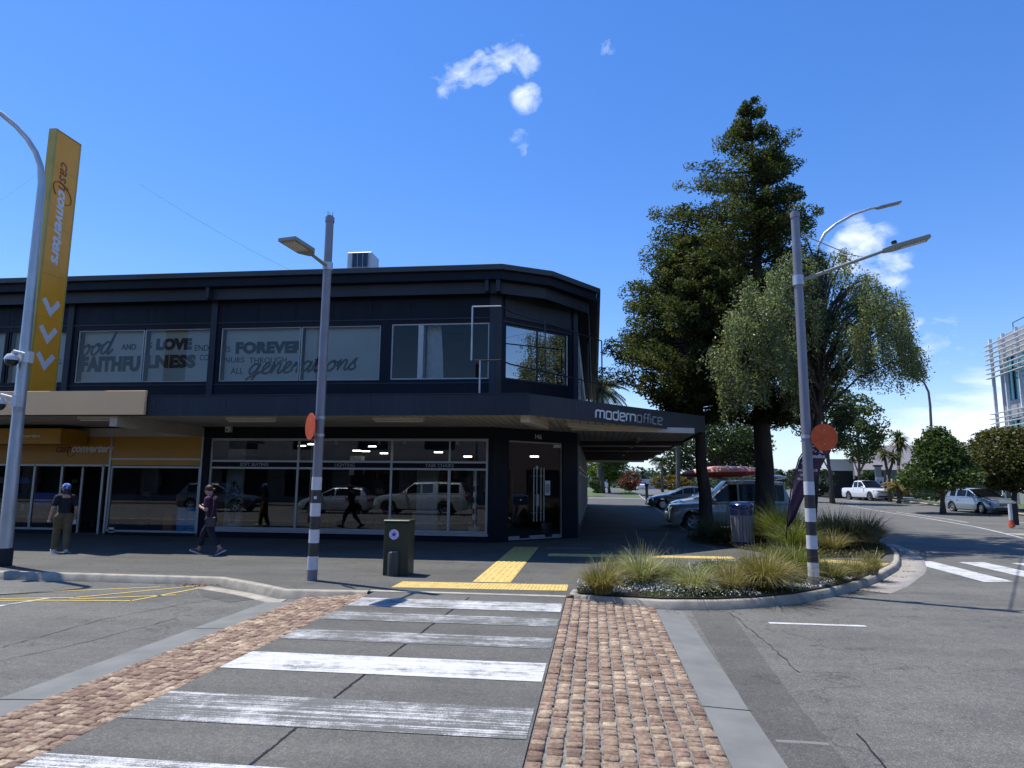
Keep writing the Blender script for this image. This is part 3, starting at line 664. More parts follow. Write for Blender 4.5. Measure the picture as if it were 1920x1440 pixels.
# roof slab, fascia band and gutter following the faceted corner
RP=[(-26,19.0),(-2.66,19.0),(-1.3,19.79),(.09,21.75),(.09,48.2),(-26,48.2)]
rf=MB(); rf.prism(RP,7.55,7.9); rf.build('roof',M['navy'],bld)
def edge(mb,P,off,th,z0,z1):      # board following polyline
    Q=[Vector(p) for p in P];O=[];I=[]
    for i,p in enumerate(Q):
        a=Q[max(i-1,0)];c=Q[min(i+1,len(Q)-1)]
        t1=(p-a).normalized() if i>0 else (c-p).normalized(); t2=(c-p).normalized() if i<len(Q)-1 else t1
        n=Vector((t1.y,-t1.x))+Vector((t2.y,-t2.x)); n.normalize(); k=1/max(.5,n.dot(Vector((t1.y,-t1.x))))
        O.append(p+n*off*k);I.append(p+n*(off-th)*k)
    for i in range(len(Q)-1):
        mb.add([(O[i].x,O[i].y,z0),(O[i+1].x,O[i+1].y,z0),(I[i+1].x,I[i+1].y,z0),(I[i].x,I[i].y,z0),(O[i].x,O[i].y,z1),(O[i+1].x,O[i+1].y,z1),(I[i+1].x,I[i+1].y,z1),(I[i].x,I[i].y,z1)],[(0,3,2,1),(4,5,6,7),(0,1,5,4),(1,2,6,5),(2,3,7,6),(3,0,4,7)])
gt=MB(); edge(gt,RP[:5],.13,.125,7.80,7.965); gt.build('gutter',M['roofsheet'],bld,bevel=.012)
fb=MB(); edge(fb,[(-26,19.32),(-2.8,19.32),(-1.5,20.05),(-.22,21.95),(-.22,48)],.06,.05,7.20,7.548); fb.build('fascia_band',M['navy_fascia'],bld)
bk=MB()
for x in (408,918): 
    u=U(x,540); bk.box(u-.05,u+.05,19.05,19.24,7.2,7.79)
bk.box(-2.82,-2.7,19.05,19.3,7.2,7.79); bk.each('roof_bracket',M['navy_fascia'],bld)
# canopy
cE=PZ(1319,811,3.25); cA=PV(992,779,15.7); print('CAN',cA,cE)
CP=[(-26,15.7),(cA.x,15.7),(cE.x,cE.y),(cE.x+.12,47)]
cb_=MB(); cb_.prism(CP+[(-.56,47),(-.56,21.96),(-2.9,19.59),(-26,19.59)],3.33,3.70); can=cb_.build('canopy',M['navy_fascia'],bld)
x=MB(); edge(x,CP,.045,.04,3.245,3.745); x.build('canopy_fascia',M['navy_fascia'],can)
x=MB()
for k in range(6): u=-10.8+k*1.83; x.box(u-.006,u+.006,15.648,15.656,3.25,3.74); [x.box(u+d_-.008,u+d_+.008,15.645,15.656,z-.008,z+.008) for d_ in (-.05,.05) for z in (3.3,3.5,3.69)]
x.box(-11.2,cA.x,15.63,15.66,3.742,3.762)
x.build('fascia_joint',M['darkframe'],can)
x=MB();x.M=MF
for k in range(19): u=-25+k*1.22; x.box(u-.005,u+.005,-.006,.0,6.57,7.18)
for k in range(9): u=-24.4+k*2.44; x.box(u-.004,u+.004,-.006,.0,3.8,zb2-.14)
x.box(-26,-2.95,-.008,.0,4.2,4.21); x.build('wall_joint',M['navy_deep'],bld)
def soffitmat():
    m,nt=newmat('cream_ribbed_soffit'); v=coords(nt); w=N(nt,'TexWave',bands_direction='X'); w.inputs['Scale'].default_value=1.6; w.inputs['Distortion'].default_value=.0; L(nt,v,w.inputs['Vector'])
    c=mixc(nt,1.,ramp(nt,noise(nt,v,1.5,4),[(.3,(.46,.42,.36)),(.7,(.60,.56,.48))]),ramp(nt,w.outputs['Color'],[(.0,(.5,.5,.5)),(.18,(1,1,1))]),'MULTIPLY')
    finish(nt,c,.7,0,w.outputs['Color'],.4,.01); return m
M['ribsoffit']=soffitmat()
x=MB(); x.prism([(-26,15.75),(cA.x-.02,15.75),(cE.x-.05,cE.y+.05),(cE.x-.05,25.5),(-.56,25.5),(-.56,21.96),(-2.9,19.59),(-26,19.59)],3.29,3.328); x.build('soffit',M['ribsoffit'],can)
x=MB(); x.prism([(cE.x-.05,25.52),(cE.x+.07,46.95),(-.56,46.95),(-.56,25.52)],3.29,3.328); x.build('soffit',M['soffit_dark'],can)
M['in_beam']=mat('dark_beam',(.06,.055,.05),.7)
def beam(a,c,w,z0,z1,m=M['soffit'],name='beam',par=None):
    a=Vector((a[0],a[1]));c=Vector((c[0],c[1]));t=(c-a).normalized();n=Vector((-t.y,t.x))*w/2
    b=MB(); b.prism([(p.x,p.y) for p in (a-n,c-n,c+n,a+n)],z0,z1); return b.build(name,m,par or can)
p=PZ(1021,801,3.15); beam((cA.x-.12,15.95),(p.x,p.y),.22,3.10,3.288)
p=PZ(1071,806,3.15);q=PZ(1300,812,3.15); beam((p.x,p.y),(q.x,q.y),.13,3.14,3.288)
beam((-12.0,15.78),(-12.0,19.58),.2,3.0,3.288)
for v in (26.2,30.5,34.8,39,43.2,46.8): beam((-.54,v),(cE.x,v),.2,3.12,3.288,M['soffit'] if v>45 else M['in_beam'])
# fluorescent fittings under the canopy
def fluo(a,c,lit=False,w=.14):
    o=beam(a,c,w,3.215,3.286,M['soffit'],'light_fitting'); 
    a=Vector(a);c=Vector(c);d=(c-a).normalized()*.05
    b=MB(); b.tube([(a.x+d.x,a.y+d.y,3.195),(c.x-d.x,c.y-d.y,3.195)],.018,8); b.build('tube',M['white_plastic'],o)
for x0,x1,y in ((148,242,786),(425,520,788),(700,797,788)):
    p=PZ(x0,y,3.22);q=PZ(x1,y,3.22); fluo((p.x,p.y),(q.x,q.y))
p=PZ(1062,797,3.22);q=PZ(1135,803,3.22); fluo((p.x,p.y),(q.x,q.y))
for v in (24.5,28.3,32.5,37): fluo((1.55,v),(1.55,v+1.2))
# office ground floor glazing with text band
mT=fu(555,910)[0];mT2=fu(731.5,910)[0];mT3=fu(841,910)[0]
tz=[(fu(392,863)[1]+fu(914,868)[1])/2,(fu(392,876)[1]+fu(914,881)[1])/2]
ow=window(MF,LX0,LX1,LZ0,LZ1,M['alu'],M['glass'],mull=(mT,mT2),trans=tz,fw=.07,inset=.05)
b=MB();b.M=MF; b.box(mT3-.04,mT3+.04,.056,.10,LZ0+.07,tz[1]-.03) ; b.box(mT3-.025,mT3+.025,.056,.10,tz[0]+.03,LZ1-.07); b.box(fu(889,910)[0]-.03,fu(889,910)[0]+.03,.2,.25,LZ0+.07,tz[1]-.03); b.build('mullion',M['alu'],ow)
b=MB();b.M=MF; b.box(LX0+.07,LX1-.07,.066,.076,tz[1]+.03,tz[0]-.03); b.build('text_band',M['navy_deep'],ow)
for s,x0,x1 in (('SOFT SEATING',448,501),('LIGHTING',626,664),('TASK CHAIRS',796,850)):
    a,_=fu(x0,872);c,_=fu(x1,872); b=MB(); put_text(b,s,(a,VF+.062,tz[1]+.055),(1,0,0),(0,0,1),c-a,.10,bold=.015); b.build('band_lettering',M['grey_letter'],ow)
b=MB();b.M=MF; b.box(LX0-.03,LX1+.03,-.06,.05,LZ0-.07,LZ0); b.build('window_sill',M['alu'],ow)
# chamfer: glazed double door, upper window
dw=window(MC,dS0,dS1,.03,dZ1,M['alu'],M['glass'],mull=(),trans=(),fw=.035,inset=.06,name='door'); dm=(dS0+dS1)/2+.12
b=MB();b.M=MC
for i,o_ in enumerate((-.26,-.14,.02,.14)):
    s=dm+o_; b.tube([(s,-.02+.0,.55),(s,-.02,2.15)],.016,8)
    b.tube([(s,-.02,.8),(s,.09,.8)],.012,6);b.tube([(s,-.02,1.9),(s,.09,1.9)],.012,6)
b.each('handle',M['alu'],dw,k=3)
b=MB();b.M=MC; b.box(dm-.1,dm-.0,.03,.1,1.0,1.35); b.box(dm-.13,dm-.05,.03,.1,2.1,2.2); b.box(dS0+.04,dS0+.45,.05,.13,.05,.14); b.box(dm-.35,dm+.25,.05,.13,.05,.14); b.box(dS1-.4,dS1-.04,.05,.13,.05,.14);b.box(dS1-.35,dS1-.04,.05,.13,dZ1-.14,dZ1-.05); b.each('door_fitting',M['alu'],dw)
b=MB();b.M=MC; s,z=cs(1030,915); b.box(s-.1,s+.1,.075,.08,z-.22,z+.22); pn=b.build('notice',M['white_plastic'],dw)
b=MB();b.M=MC; b.box(s-.07,s+.07,.07,.074,z-.15,z+.12); b.build('notice_print',M['grey_letter'],pn)
s0,z0=cs(1004,823);s1,z1=cs(1014,815)
b=MB();b.M=MC; s0,z0=cs(1003,823);s1,z1=cs(1015,814.5); put_text(b,'146',(s0,-.01,z0),(1,0,0),(0,0,1),s1-s0,z1-z0,dep=.02,bold=.02); b.build('street_number',M['silver_letter'],bld)
window(MC,uS0,uS1,uZ0,uZ1,M['darkframe'],M['mirrorglass'],mull=((uS0+uS1)/2+.0,),fw=.045,inset=.04)
b=MB();b.M=MC; b.box(uS1-.09,uS1-.05,.02,.038,uZ0+.03,uZ1-.03); b.build('window_trim',M['paleframe'],bld)
# side wall glazing
for k,(a,c,z0,z1) in enumerate(sideh):
    if z1<3.5: window(MS,a,c,z0,z1,M['alu'],M['glass'],mull=(a+.93,a+1.85,a+2.78),trans=(2.25,2.05),fw=.06,inset=-.03,dep=.12)
    else: window(MS,a,c,z0,z1,M['paleframe'],M['upglass'],mull=((a+c)/2,),fw=.06,inset=-.02,dep=.1)
# upper windows with boards behind, curtain room at the right
boards=[]
for a,c,k in upw:
    z0,z1=(zb1,zt1) if k<2 else (zb2,zt2)
    if k==2: 
        w=window(MF,a,c,z0,z1,M['paleframe'],M['upglass'],mull=(),fw=.04,inset=.03)
        b=MB();b.M=MF; m_=fu(789,660)[0]; b.box(m_-.10,m_+.06,.04,.3,z0+.04,z1-.04); b.build('mullion',M['paleframe'],w)
    else:
        w=window(MF,a+.02,c-.02,z0,z1,M['darkframe'] if k==0 else M['paleframe'],M['upglass'],fw=.025,inset=.03)
        b=MB();b.M=MF; b.box(a+.06,c-.06,.24,.26,z0-.0,z1+.0); bo=b.build('window_board',M['board'],w)
        b=MB();b.M=MF; 
        for q in (.25,.75):
            for zz in (z0+.08,z1-.08): b.lathe([(.018,.225),(.018,.239)],(a+(c-a)*q,0,zz),8,'y')
        b.build('fixing',M['white_plastic'],bo)
lt=MB(); Y=VF+.232
def wt(s,x0,y0,x1,y1,**k):
    a=fu(x0,y0,Y);c=fu(x1,y1,Y); put_text(lt,s,(a[0],Y,a[1]),(1,0,0),(0,0,1),c[0]-a[0],abs(c[1]-a[1]),**k)
def wtr(s,x0,x1,yt,yb,**k):
    a=fu(x0,yb,Y);c=fu(x1,yb,Y);t=fu((x0+x1)/2,yt,Y); put_text(lt,s,(a[0],Y,a[1]),(1,0,0),(0,0,1),c[0]-a[0],t[1]-a[1],**k)
wtr('AND',227,255,645,656,bold=.03); wtr('S',276,285,643,653,bold=.01); wtr('LOVE',292,359,634,657,bold=.075); wtr('END',365,391,647,658,bold=.01)
wtr('FAITHFU',151,261,668,698,bold=.07,space=1.08); wtr('LNESS',273,366,665,691,bold=.07,space=1.08)
wtr('CO',374,391,665,676,bold=.01); wtr('ES',420,432,650,660,bold=.01)
wtr('FOREVER',441,571,640,664,bold=.07,space=1.05)
wtr('NUES',420,458,670,680,bold=.01); wtr('THROUGH',467,537,670,681,bold=.01); wtr('ALL',432,456,690,701,bold=.01); wtr('G',108,114,674,683,bold=.01)
def ws(s,x0,x1,yt,yb,t,rise):
    a=fu(x0,yb,Y);c=fu(x1,yb,Y);tt=fu((x0+x1)/2,yt,Y); put_script(lt,s,(a[0],Y-.004,a[1]),(1,0,0),(0,0,1),c[0]-a[0],tt[1]-a[1],t,rise=rise)
ws('ood',152,215,622,668,.065,.10); ws('generations',461,667,666,716,.065,.045)
lt.build('window_lettering',M['dark_letter'],bld)
# interior shells
def room(name,x0,x1,v0,v1,z0,z1,m,floor,ceil):
    ch=x1>-2.8
    P=[(x0,v0),(-3.12,v0),(-.82,v0+2.28),(-.82,v1),(x0,v1)] if ch else [(x0,v0),(x1,v0),(x1,v1),(x0,v1)]
    b=MB(); b.mi=0; b.box(x0,x1,v1,v1+.1,z0,z1); b.box(x0-.1,x0,v0,v1,z0,z1)
    if not ch: b.box(x1,x1+.1,v0,v1,z0,z1)
    b.mi=1; b.prism(P,z0-.02,z0+.01); b.mi=2; b.prism(P,z1-.03,z1)
    return b.build(name,[m,floor,ceil],bld)
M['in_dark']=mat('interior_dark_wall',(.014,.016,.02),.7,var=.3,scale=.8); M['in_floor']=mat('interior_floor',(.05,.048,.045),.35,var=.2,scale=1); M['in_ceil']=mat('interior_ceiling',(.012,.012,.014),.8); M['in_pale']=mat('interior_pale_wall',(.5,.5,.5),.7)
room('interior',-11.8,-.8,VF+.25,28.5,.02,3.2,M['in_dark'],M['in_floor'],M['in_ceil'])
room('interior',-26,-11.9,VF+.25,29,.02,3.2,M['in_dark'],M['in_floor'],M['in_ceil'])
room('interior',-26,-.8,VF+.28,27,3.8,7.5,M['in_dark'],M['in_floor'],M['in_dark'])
b=MB();b.M=MF
a,_=fu(398,900);c,_=fu(430,900); b.box(a,c,.8,.9,.05,3.1); a,_=fu(762,900); c,_=fu(803,900); b.box(a,c,1.2,1.4,.05,2.3)
b.build('partition',M['in_pale'],bld)
b=MB();b.M=MF; r5=random.Random(5)
for k in range(46):
    x=r5.uniform(-11,-3.2);y=r5.uniform(.8,8);z=r5.uniform(.05,1.9);w=r5.uniform(.1,.5);h=r5.uniform(.1,.7)
    b.mi=r5.choice([0,0,0,1,2]); b.box(x,x+w,y,y+w*.7,z if z>1.2 else .05,(z if z>1.2 else .05)+h)
for x in (-10,-8.3,-6.1,-4.2):      # shelving grids
    b.mi=3
    for zz in (.5,1.0,1.5,2.0): b.box(x,x+1.2,5.5,5.8,zz,zz+.03)
    b.box(x,x+.03,5.5,5.8,.05,2.1);b.box(x+1.17,x+1.2,5.5,5.8,.05,2.1)
tag(b.build('shop_stock',[M['in_dark'],M['in_pale'],mat('display_wood',(.2,.12,.07),.5),M['black']],bld),kind='stuff')
M['lit']=mat('lit_tube',(.9,.85,.8),.5,emit=(1,.93,.85),es=6); M['spot']=mat('white_spot_head',(.55,.55,.55),.4)
for i,(x,y) in enumerate([(585,833),(669,845),(686,846),(720,850),(822,848),(877,856),(566,836),(698,837),(1002,856)]):
    p=PV(x,y,22.5+.6*(i%4)); b=MB(); b.box(p.x-.14,p.x+.14,p.y-.03,p.y+.03,p.z-.02,p.z+.02); t=b.build('strip_light',M['lit'],None); tag(t,['short lit strip light hanging inside the shop just left of the striped pole','lit strip light, left one of the close pair inside the upper shop glazing','lit strip light, right one of the close pair inside the upper shop glazing','lit strip light inside the shop left of the middle mullion','lit strip light inside the shop right of the middle mullion','lit strip light inside the shop nearest the right end of the window','faint strip light inside the shop left of the orange disc pole','small spot lit near the shop ceiling above the close pair of strips','strip light glowing behind the top of the glass corner door'][i],'strip light',group='strip lights inside the shop')
for i,(x,y) in enumerate([(630,829),(711,829),(759,829),(858,829)]):
    p=PV(x,y,20.6); b=MB(); b.tube([(p.x,p.y,p.z+.16),(p.x,p.y,p.z)],.012,6); b.lathe([(.03,.06),(.05,.05),(.055,-.07),(.04,-.08)],tuple(p),12); b.box(p.x-.3,p.x+.3,p.y-.02,p.y+.02,p.z+.15,p.z+.18)
    tag(b.build('track_spotlight',M['spot'],None),['white track spotlight inside the glass beside the striped pole','white track spotlight inside the glass, just left of the middle mullion','white track spotlight inside the glass, just right of the middle mullion','white track spotlight inside the glass near the right end of the shopfront'][i],'spotlight',group='track spotlights inside the shop')
# curtain upstairs
V=[];F=[];n=40; x0,x1=fu(794,660)[0],fu(827,660)[0]
for i in range(n+1):
    t=i/n; 
    for (z,w) in ((zb2-.0,1.0),((zb2+zt2)/2,.93),(zt2+.05,.78)):
        V.append((x0+(x1-x0)*t*w+.0,VF+.42+.035*math.sin(t*PI*16),z))
npmesh('curtain',V,[(3*i+k,3*i+3+k,3*i+4+k,3*i+1+k) for i in range(n) for k in (0,1)],mat('white_curtain',(.62,.66,.68),.8,emit=None),bld,True)
# ------------- left shop
sh0=fu(205,910)[0];sh1=fu(374,910)[0]; 
b=MB();b.M=MF
zc=fu(300,819)[1]; b.box(-26,-11.86,0,.2,zc,3.25); b.box(sh1+.03,-11.88,-.02,.2,1.98,zc)
b.build('wall',M['creamwall'],bld)
b=MB();b.M=MF; b.box(sh1+.03,-11.88,-.02,.2,0,1.98); b.build('pillar',mat('grey_paint',(.12,.125,.13),.6,bump=.1),bld)
b=MB();b.M=MF; b.box(sh0,sh1,.02,.2,0,.1); b.box(-26,fu(108,900)[0],.02,.2,0,.12); b.build('plinth',M['navy_deep'],bld)
pz=[fu(300,861)[1],fu(300,874)[1]]
window(MF,sh0,sh1,.1,pz[1],M['alu'],M['glass'],fw=.06,inset=.0)
b=MB();b.M=MF; b.box(sh0,sh1+.03,-.03,.03,pz[0]-.025,pz[0]+.025); b.box(sh0-.06,sh0,-.035,.06,.05,zc-.002); b.box(sh1-.002,sh1+.05,-.035,.06,.1,zc-.002);
dx=[fu(x,y)[0] for x,y in ((12,900),(58,930),(113,900),(190,900))]
for d_ in dx: b.box(d_-.035,d_+.035,.03,.1,.02,pz[1]+.02)
b.box(-26,sh0-.06,.03,.09,pz[1]-.02,pz[1]+.04); b.box(dx[0],dx[2],.035,.09,.12,.18); b.box(dx[2]+.45,dx[2]+.52,.3,.36,.02,pz[1]-.02)
b.build('shopfront_frame',M['alu'],bld)
for a,c in ((-26,dx[0]-.035),(dx[0]+.035,dx[1]-.035),(dx[1]+.035,dx[2]-.035)):
    b=MB();b.M=MF; b.add([(a,.06,.12),(c,.06,.12),(c,.06,pz[1]-.02),(a,.06,pz[1]-.02)],[(0,1,2,3)]); b.build('pane',M['glass'],bld)
b=MB();b.M=MF; b.box(sh0,sh1-.004,-.01,.02,pz[0]+.025,zc-.01); b.box(sh0,sh1-.004,-.01,.02,pz[1]+.02,pz[0]-.025)
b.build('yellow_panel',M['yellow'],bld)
b=MB();b.M=MF; b.box(-26,sh0-.065,-.01,.03,pz[1]+.04,zc-.01); b.build('orange_panel',M['orange_panel'],bld)
# ---------------------------------------------------------------- signs on and by the building
def logo(mb_thin,mb_bold,O,ex,ey,w,h,dep):       # italic two word logo with an oval swoosh
    O=Vector(O);ex=Vector(ex);ey=Vector(ey)
    put_text(mb_thin,'cash',O,ex,ey,w*.27,h*.95,dep,shear=.3)
    put_text(mb_bold,'converters',O+ex*w*.275,ex,ey,w*.725,h*.86,dep*1.2,shear=.3,bold=.035)
    c=O+ex*w*.30+ey*h*.42
    pts=[(math.cos(t)*w*.105,math.sin(t)*h*.92) for t in [math.radians(a) for a in range(20,330,12)]]
    pts=[(p[0]*.8+p[1]*.35*w/h*.12,p[1]) for p in pts]
    mb_thin.ribbon(pts,h*.045,c,ex,ey,dep)
def sign_box(name,label,cat,b,mats,group=None):
    t=thing(name,label,cat,(b.v[0][0],b.v[0][1],b.v[0][2]),group=group); b.build('panel',mats,t); return t
# blade tower sign standing on the canopy
uS=-14.9
A=PV(103,735); near=uS/ (PV(106,245,19).x/19); far_=uS/(PV(152,270,19).x/19); zT=(PV(106,245,near).z+PV(152,270,far_).z)/2; zB=3.76
tw=thing('tower_sign','tall narrow yellow sign tower with white chevrons standing on the canopy','sign',(uS-.1,(near+far_)/2,zB))
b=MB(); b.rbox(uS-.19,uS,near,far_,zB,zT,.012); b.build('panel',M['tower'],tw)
b=MB(); b.box(uS-.205,uS+.006,near-.03,near+.05,zB,zT+.02); b.box(uS-.205,uS+.006,far_-.03,far_+.02,zB,zT+.02); b.box(uS-.205,uS+.006,near,far_,zT+.002,zT+.03); b.each('edge_strip',M['yellow_edge'],tw)
b=MB()
for f in (.30,.46,.64,.86): b.box(uS-.002,uS+.004,near+.06,far_-.04,zB+(zT-zB)*f,zB+(zT-zB)*f+.012)
b.each('panel_joint',M['yellow_edge'],tw)
W_=far_-near; Ht=zT-zB
zz=lambda y:PV(127,y,(near+far_)/2).z
tb=MB();bb=MB(); z_top=PV(125,308,(near+far_)/2).z; z_bot=PV(103,497,(near+far_)/2).z
O=(uS+.004,near+W_*.30,z_top); logo(tb,bb,O,(0,0,-1),(0,1,0),z_top-z_bot,W_*.40,.02)
tb.build('lettering',mat('faded_red_lettering',(.30,.10,.03),.5),tw); bb.build('lettering',M['white_letter'],tw)
cv=MB()
for (x,y) in ((94,577),(89,628),(82,678)):
    p=PV(x,y,(near+far_)/2); z=p.z; c=(near+far_)/2
    cv.ribbon([(-.27,.20),(0,-.14),(.27,.20)],.15,(uS+.004,c,z),(0,1,0),(0,0,1),.012)
cv.each('chevron',M['white_letter'],tw)
# tan fascia panel of the left shop
p0=fu(0,735,15.6);p1=fu(275,734,15.6);z1=p1[1];z0=fu(270,777.5,15.6)[1]
ts=thing('fascia_sign','long plain tan fascia panel with white lettering at its left end, on the canopy edge','sign',((p1[0]-20)/2,15.6,z0))
b=MB(); b.rbox(-26,p1[0],15.55,15.64,z0,z1+.02,.006); b.build('panel',M['tan'],ts)
b=MB(); a=fu(-128,764,15.5);c=fu(31,764,15.5); put_text(b,'converters',(a[0],15.548,fu(15,764,15.5)[1]),(1,0,0),(0,0,1),c[0]-a[0],.20,dep=.01,shear=.3,bold=.035); b.build('lettering',M['white_letter'],ts)
# yellow projecting awning box over the entrance
q0=fu(112,832,18.4);q1=fu(60,803,18.4)
aw=thing('awning_sign','yellow box sign projecting over the shop entrance beside the galvanised lamp post','sign',(-17,18.6,q0[1]))
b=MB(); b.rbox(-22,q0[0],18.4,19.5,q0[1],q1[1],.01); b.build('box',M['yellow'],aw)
tb=MB();bb=MB(); a=fu(14,820,18.4);c=fu(76,820,18.4); logo(tb,bb,(a[0],18.398,a[1]),(1,0,0),(0,0,1),c[0]-a[0],.10,.008); tb.build('lettering',M['maroon_letter'],aw); bb.build('lettering',M['white_letter'],aw)
# logo over the doors
lg=thing('shop_logo','two word italic logo with an oval swoosh on the orange panel over the shop door','sign',(fu(105,848)[0],VF-.02,fu(105,848)[1]))
tb=MB();bb=MB(); a=fu(105,848);c=fu(213,848); logo(tb,bb,(a[0],VF-.012,a[1]),(1,0,0),(0,0,1),c[0]-a[0],.26,.015); tb.build('lettering',M['maroon_letter'],lg); bb.build('lettering',M['white_letter'],lg)
# lettering on the angled fascia
d=(Vector((cE.x,cE.y,0))-Vector((cA.x,cA.y,0))); Ln=d.length; d.normalize()
s0,z0=PL(1113,785,(cA.x,cA.y),(d.x,d.y)); s1,_=PL(1240,796,(cA.x,cA.y),(d.x,d.y)); _,zt_=PL(1113,767,(cA.x,cA.y),(d.x,d.y)); _,zb_=PL(1113,785,(cA.x,cA.y),(d.x,d.y)); _,zb2_=PL(1240,796,(cA.x,cA.y),(d.x,d.y)); print('FASC',s0,s1,zt_,zb_,zb2_,Ln)
nrm=Vector((d.y,-d.x,0)); zb_=(zb_+zb2_)/2+.005; hh=(zt_-zb_)*.86
mo=thing('fascia_lettering','raised silver and grey lowercase lettering on the angled navy canopy edge','sign',(cA.x+d.x*s0,cA.y+d.y*s0,zb_))
tot=sum(OFF[c][1] for c in 'modernoffice'); ws_=(s1-s0)/hh/tot
o_=Vector((cA.x,cA.y,0))+d*s0+nrm*.05+Vector((0,0,zb_))
b=MB(); xx=put_office(b,'modern',o_,d,(0,0,1),hh,.042,.03,ws_); b.build('lettering',M['silver_letter'],mo)
b=MB(); put_office(b,'office',o_,d,(0,0,1),hh,.036,.03,ws_,x=xx); b.build('lettering',M['grey_letter'],mo)
# pipe frame around the upper corner
pf=thing('pipe_sign_frame','thin pale pipe frame wrapping the upper building corner above the canopy','frame',(-3,17,3.75))
pa=PV(886,575,17);pb=PV(884,676,17); pz_=PV(1128,622,21.5); pz2=PV(1127,745,21.5)
bend=Vector((pa.x+.75,17.0,pa.z)); e1=Vector((pz_.x,21.5,pa.z-.02))
b=MB(); b.tube([pb,pa],.022,8); b.tube([pa,bend],.02,8); b.build('pale_pipe',M['galv'],pf)
b=MB(); b.tube([bend,Vector((-2.2,17.6,pa.z)),e1],.02,8); b.tube([pb,Vector((bend.x,17,pb.z)),Vector((-2.2,17.6,pb.z)),Vector((e1.x,21.5,pb.z))],.02,8); b.tube([Vector((e1.x,21.5,3.75)),e1],.022,8)
m_=Vector((-1.35,18.6,0)); b.tube([(m_.x,m_.y,pb.z),(m_.x,m_.y,pa.z)],.018,8)
b.tube([(-.2,22.2,3.75),(-.2,22.2,6.2),(-.2,23.6,6.2),(-.2,23.6,3.75)],.02,8); b.tube([(-.2,22.2,5),(-.2,23.6,5)],.02,8); b.tube([(.1,23,3.75),(.1,23,5.3),(.1,26,5.3),(.1,26,3.75)],.03,8)
b.build('dark_pipe',M['darkframe'],pf)
b=MB(); q=PV(900,683,17); b.tube([(q.x,17,3.72),(q.x,17,pb.z)],.022,8); b.build('foot_post',M['galv'],pf)
# air conditioning unit on the roof
a0=PV(650,505,24);a1=PV(690,505,24);a2=PV(690,472,24)
ac=thing('roof_unit','pale boxed air conditioning unit with a dark gridded front on the roof','air conditioner',(a0.x,24,7.9))
b=MB(); b.rbox(a0.x,a1.x+.12,24,24.9,7.9,a2.z,.02); b.build('casing',M['white_plastic'],ac)
g0=PV(660,505,24).x;g1=PV(693-2,505,24).x
b=MB(); b.box(g0,g1-.02,23.97,23.998,8.0,a2.z-.05); gr=b.build('grille_panel',mat('blue_black_panel',(.02,.035,.06),.2),ac)
b=MB(); 
for i in range(4): x=g0+(g1-.02-g0)*i/3; b.box(x-.008,x+.008,23.955,23.968,8.0,a2.z-.05)
for i in range(5): z=8.0+(a2.z-8.05)*i/4; b.box(g0,g1-.02,23.957,23.966,z-.008,z+.008)
b.build('grid_bar',M['alu'],gr)
# small cctv box on the navy wall
p=PV(429,803,19.5); cc=thing('wall_sensor','small white sensor box fixed on the navy wall above the shop window','sensor',(p.x,19.55,p.z))
b=MB(); b.rbox(p.x-.08,p.x+.08,19.42,19.59,p.z-.12,p.z+.12,.012); b.build('case',M['white_plastic'],cc); b=MB(); b.lathe([(.025,19.405),(.03,19.419)],(p.x-.02,0,p.z-.05),10,'y'); b.build('lens',M['black'],cc)
# items in the shop windows
def panel(name,label,cat,x0,y0,x1,y1,v,m,t=.01,g=None):
    a=PV(x0,y1,v);c=PV(x1,y0,v); b=MB(); b.box(a.x,c.x,v,v+t,a.z,c.z); o=thing(name,label,cat,(a.x,v,a.z),group=g); b.build('sheet',m,o); return o,a,c
M['blue_p']=mat('blue_poster',(.04,.42,.80),.4); M['blue_b']=mat('blue_banner',(.02,.12,.6),.4)
o,a,c=panel('poster','pale blue poster with rows of small print in the shop window corner','poster',329,952,373,1003,19.72,M['blue_p'])
b=MB(); r5=random.Random(2); wd=c.x-a.x;ht=c.z-a.z
for i in range(11):
    z=c.z-.14-i*ht*.07; 
    for k in range(2): b.box(a.x+.06+k*wd*.46,a.x+.06+k*wd*.46+wd*r5.uniform(.22,.38),19.712,19.718,z,z+.018)
b.box(a.x+.1,c.x-.25,19.712,19.718,c.z-.09,c.z-.04); b.build('print',M['band_white'],o)
o,a,c=panel('banner','blue banner with red lettering hung inside the shop glass','banner',60,924,108,946,20.2,M['blue_b']); b=MB(); b.box(a.x+.5,c.x-.15,20.19,20.196,a.z+.12,a.z+.17); b.box(a.x+.6,c.x-.3,20.19,20.196,a.z+.22,a.z+.27); b.build('print',mat('red_print',(.45,.05,.04),.5),o)
panel('sticker','small white sticker low on the left shop window','sticker',203,989,214,998,19.60,M['band_white'],.004)
p=PV(316,992,20.3); o=thing('jerry_can','orange plastic container standing inside the shop window','container',(p.x,20.3,.1)); b=MB(); b.rbox(p.x-.17,p.x+.17,20.2,20.45,.12,.62,.04); b.build('body',mat('orange_plastic',(.75,.16,.04),.4),o); b=MB(); b.rbox(p.x-.15,p.x+.15,20.22,20.43,.62,.78,.04); b.build('lid',mat('olive_plastic',(.12,.09,.02),.4),o)
b=MB();r5=random.Random(9)
for k in range(70):
    x=r5.uniform(-21,-12.4);y=VF+r5.uniform(1.2,7);z=r5.choice([.12,.6,1.1,1.5]);b.mi=r5.choice([0,0,0,0,1,2,3]); b.box(x,x+r5.uniform(.1,.5),y,y+.3,z,z+r5.uniform(.1,.4))
for k in range(6): b.mi=0; x=-21+k*1.5; b.box(x,x+1.2,24,24.4,.05,1.8)
tag(b.build('shop_stock',[M['in_dark'],M['in_pale'],M['blue_b'],mat('stock_red',(.25,.04,.03),.5)],bld),kind='stuff')
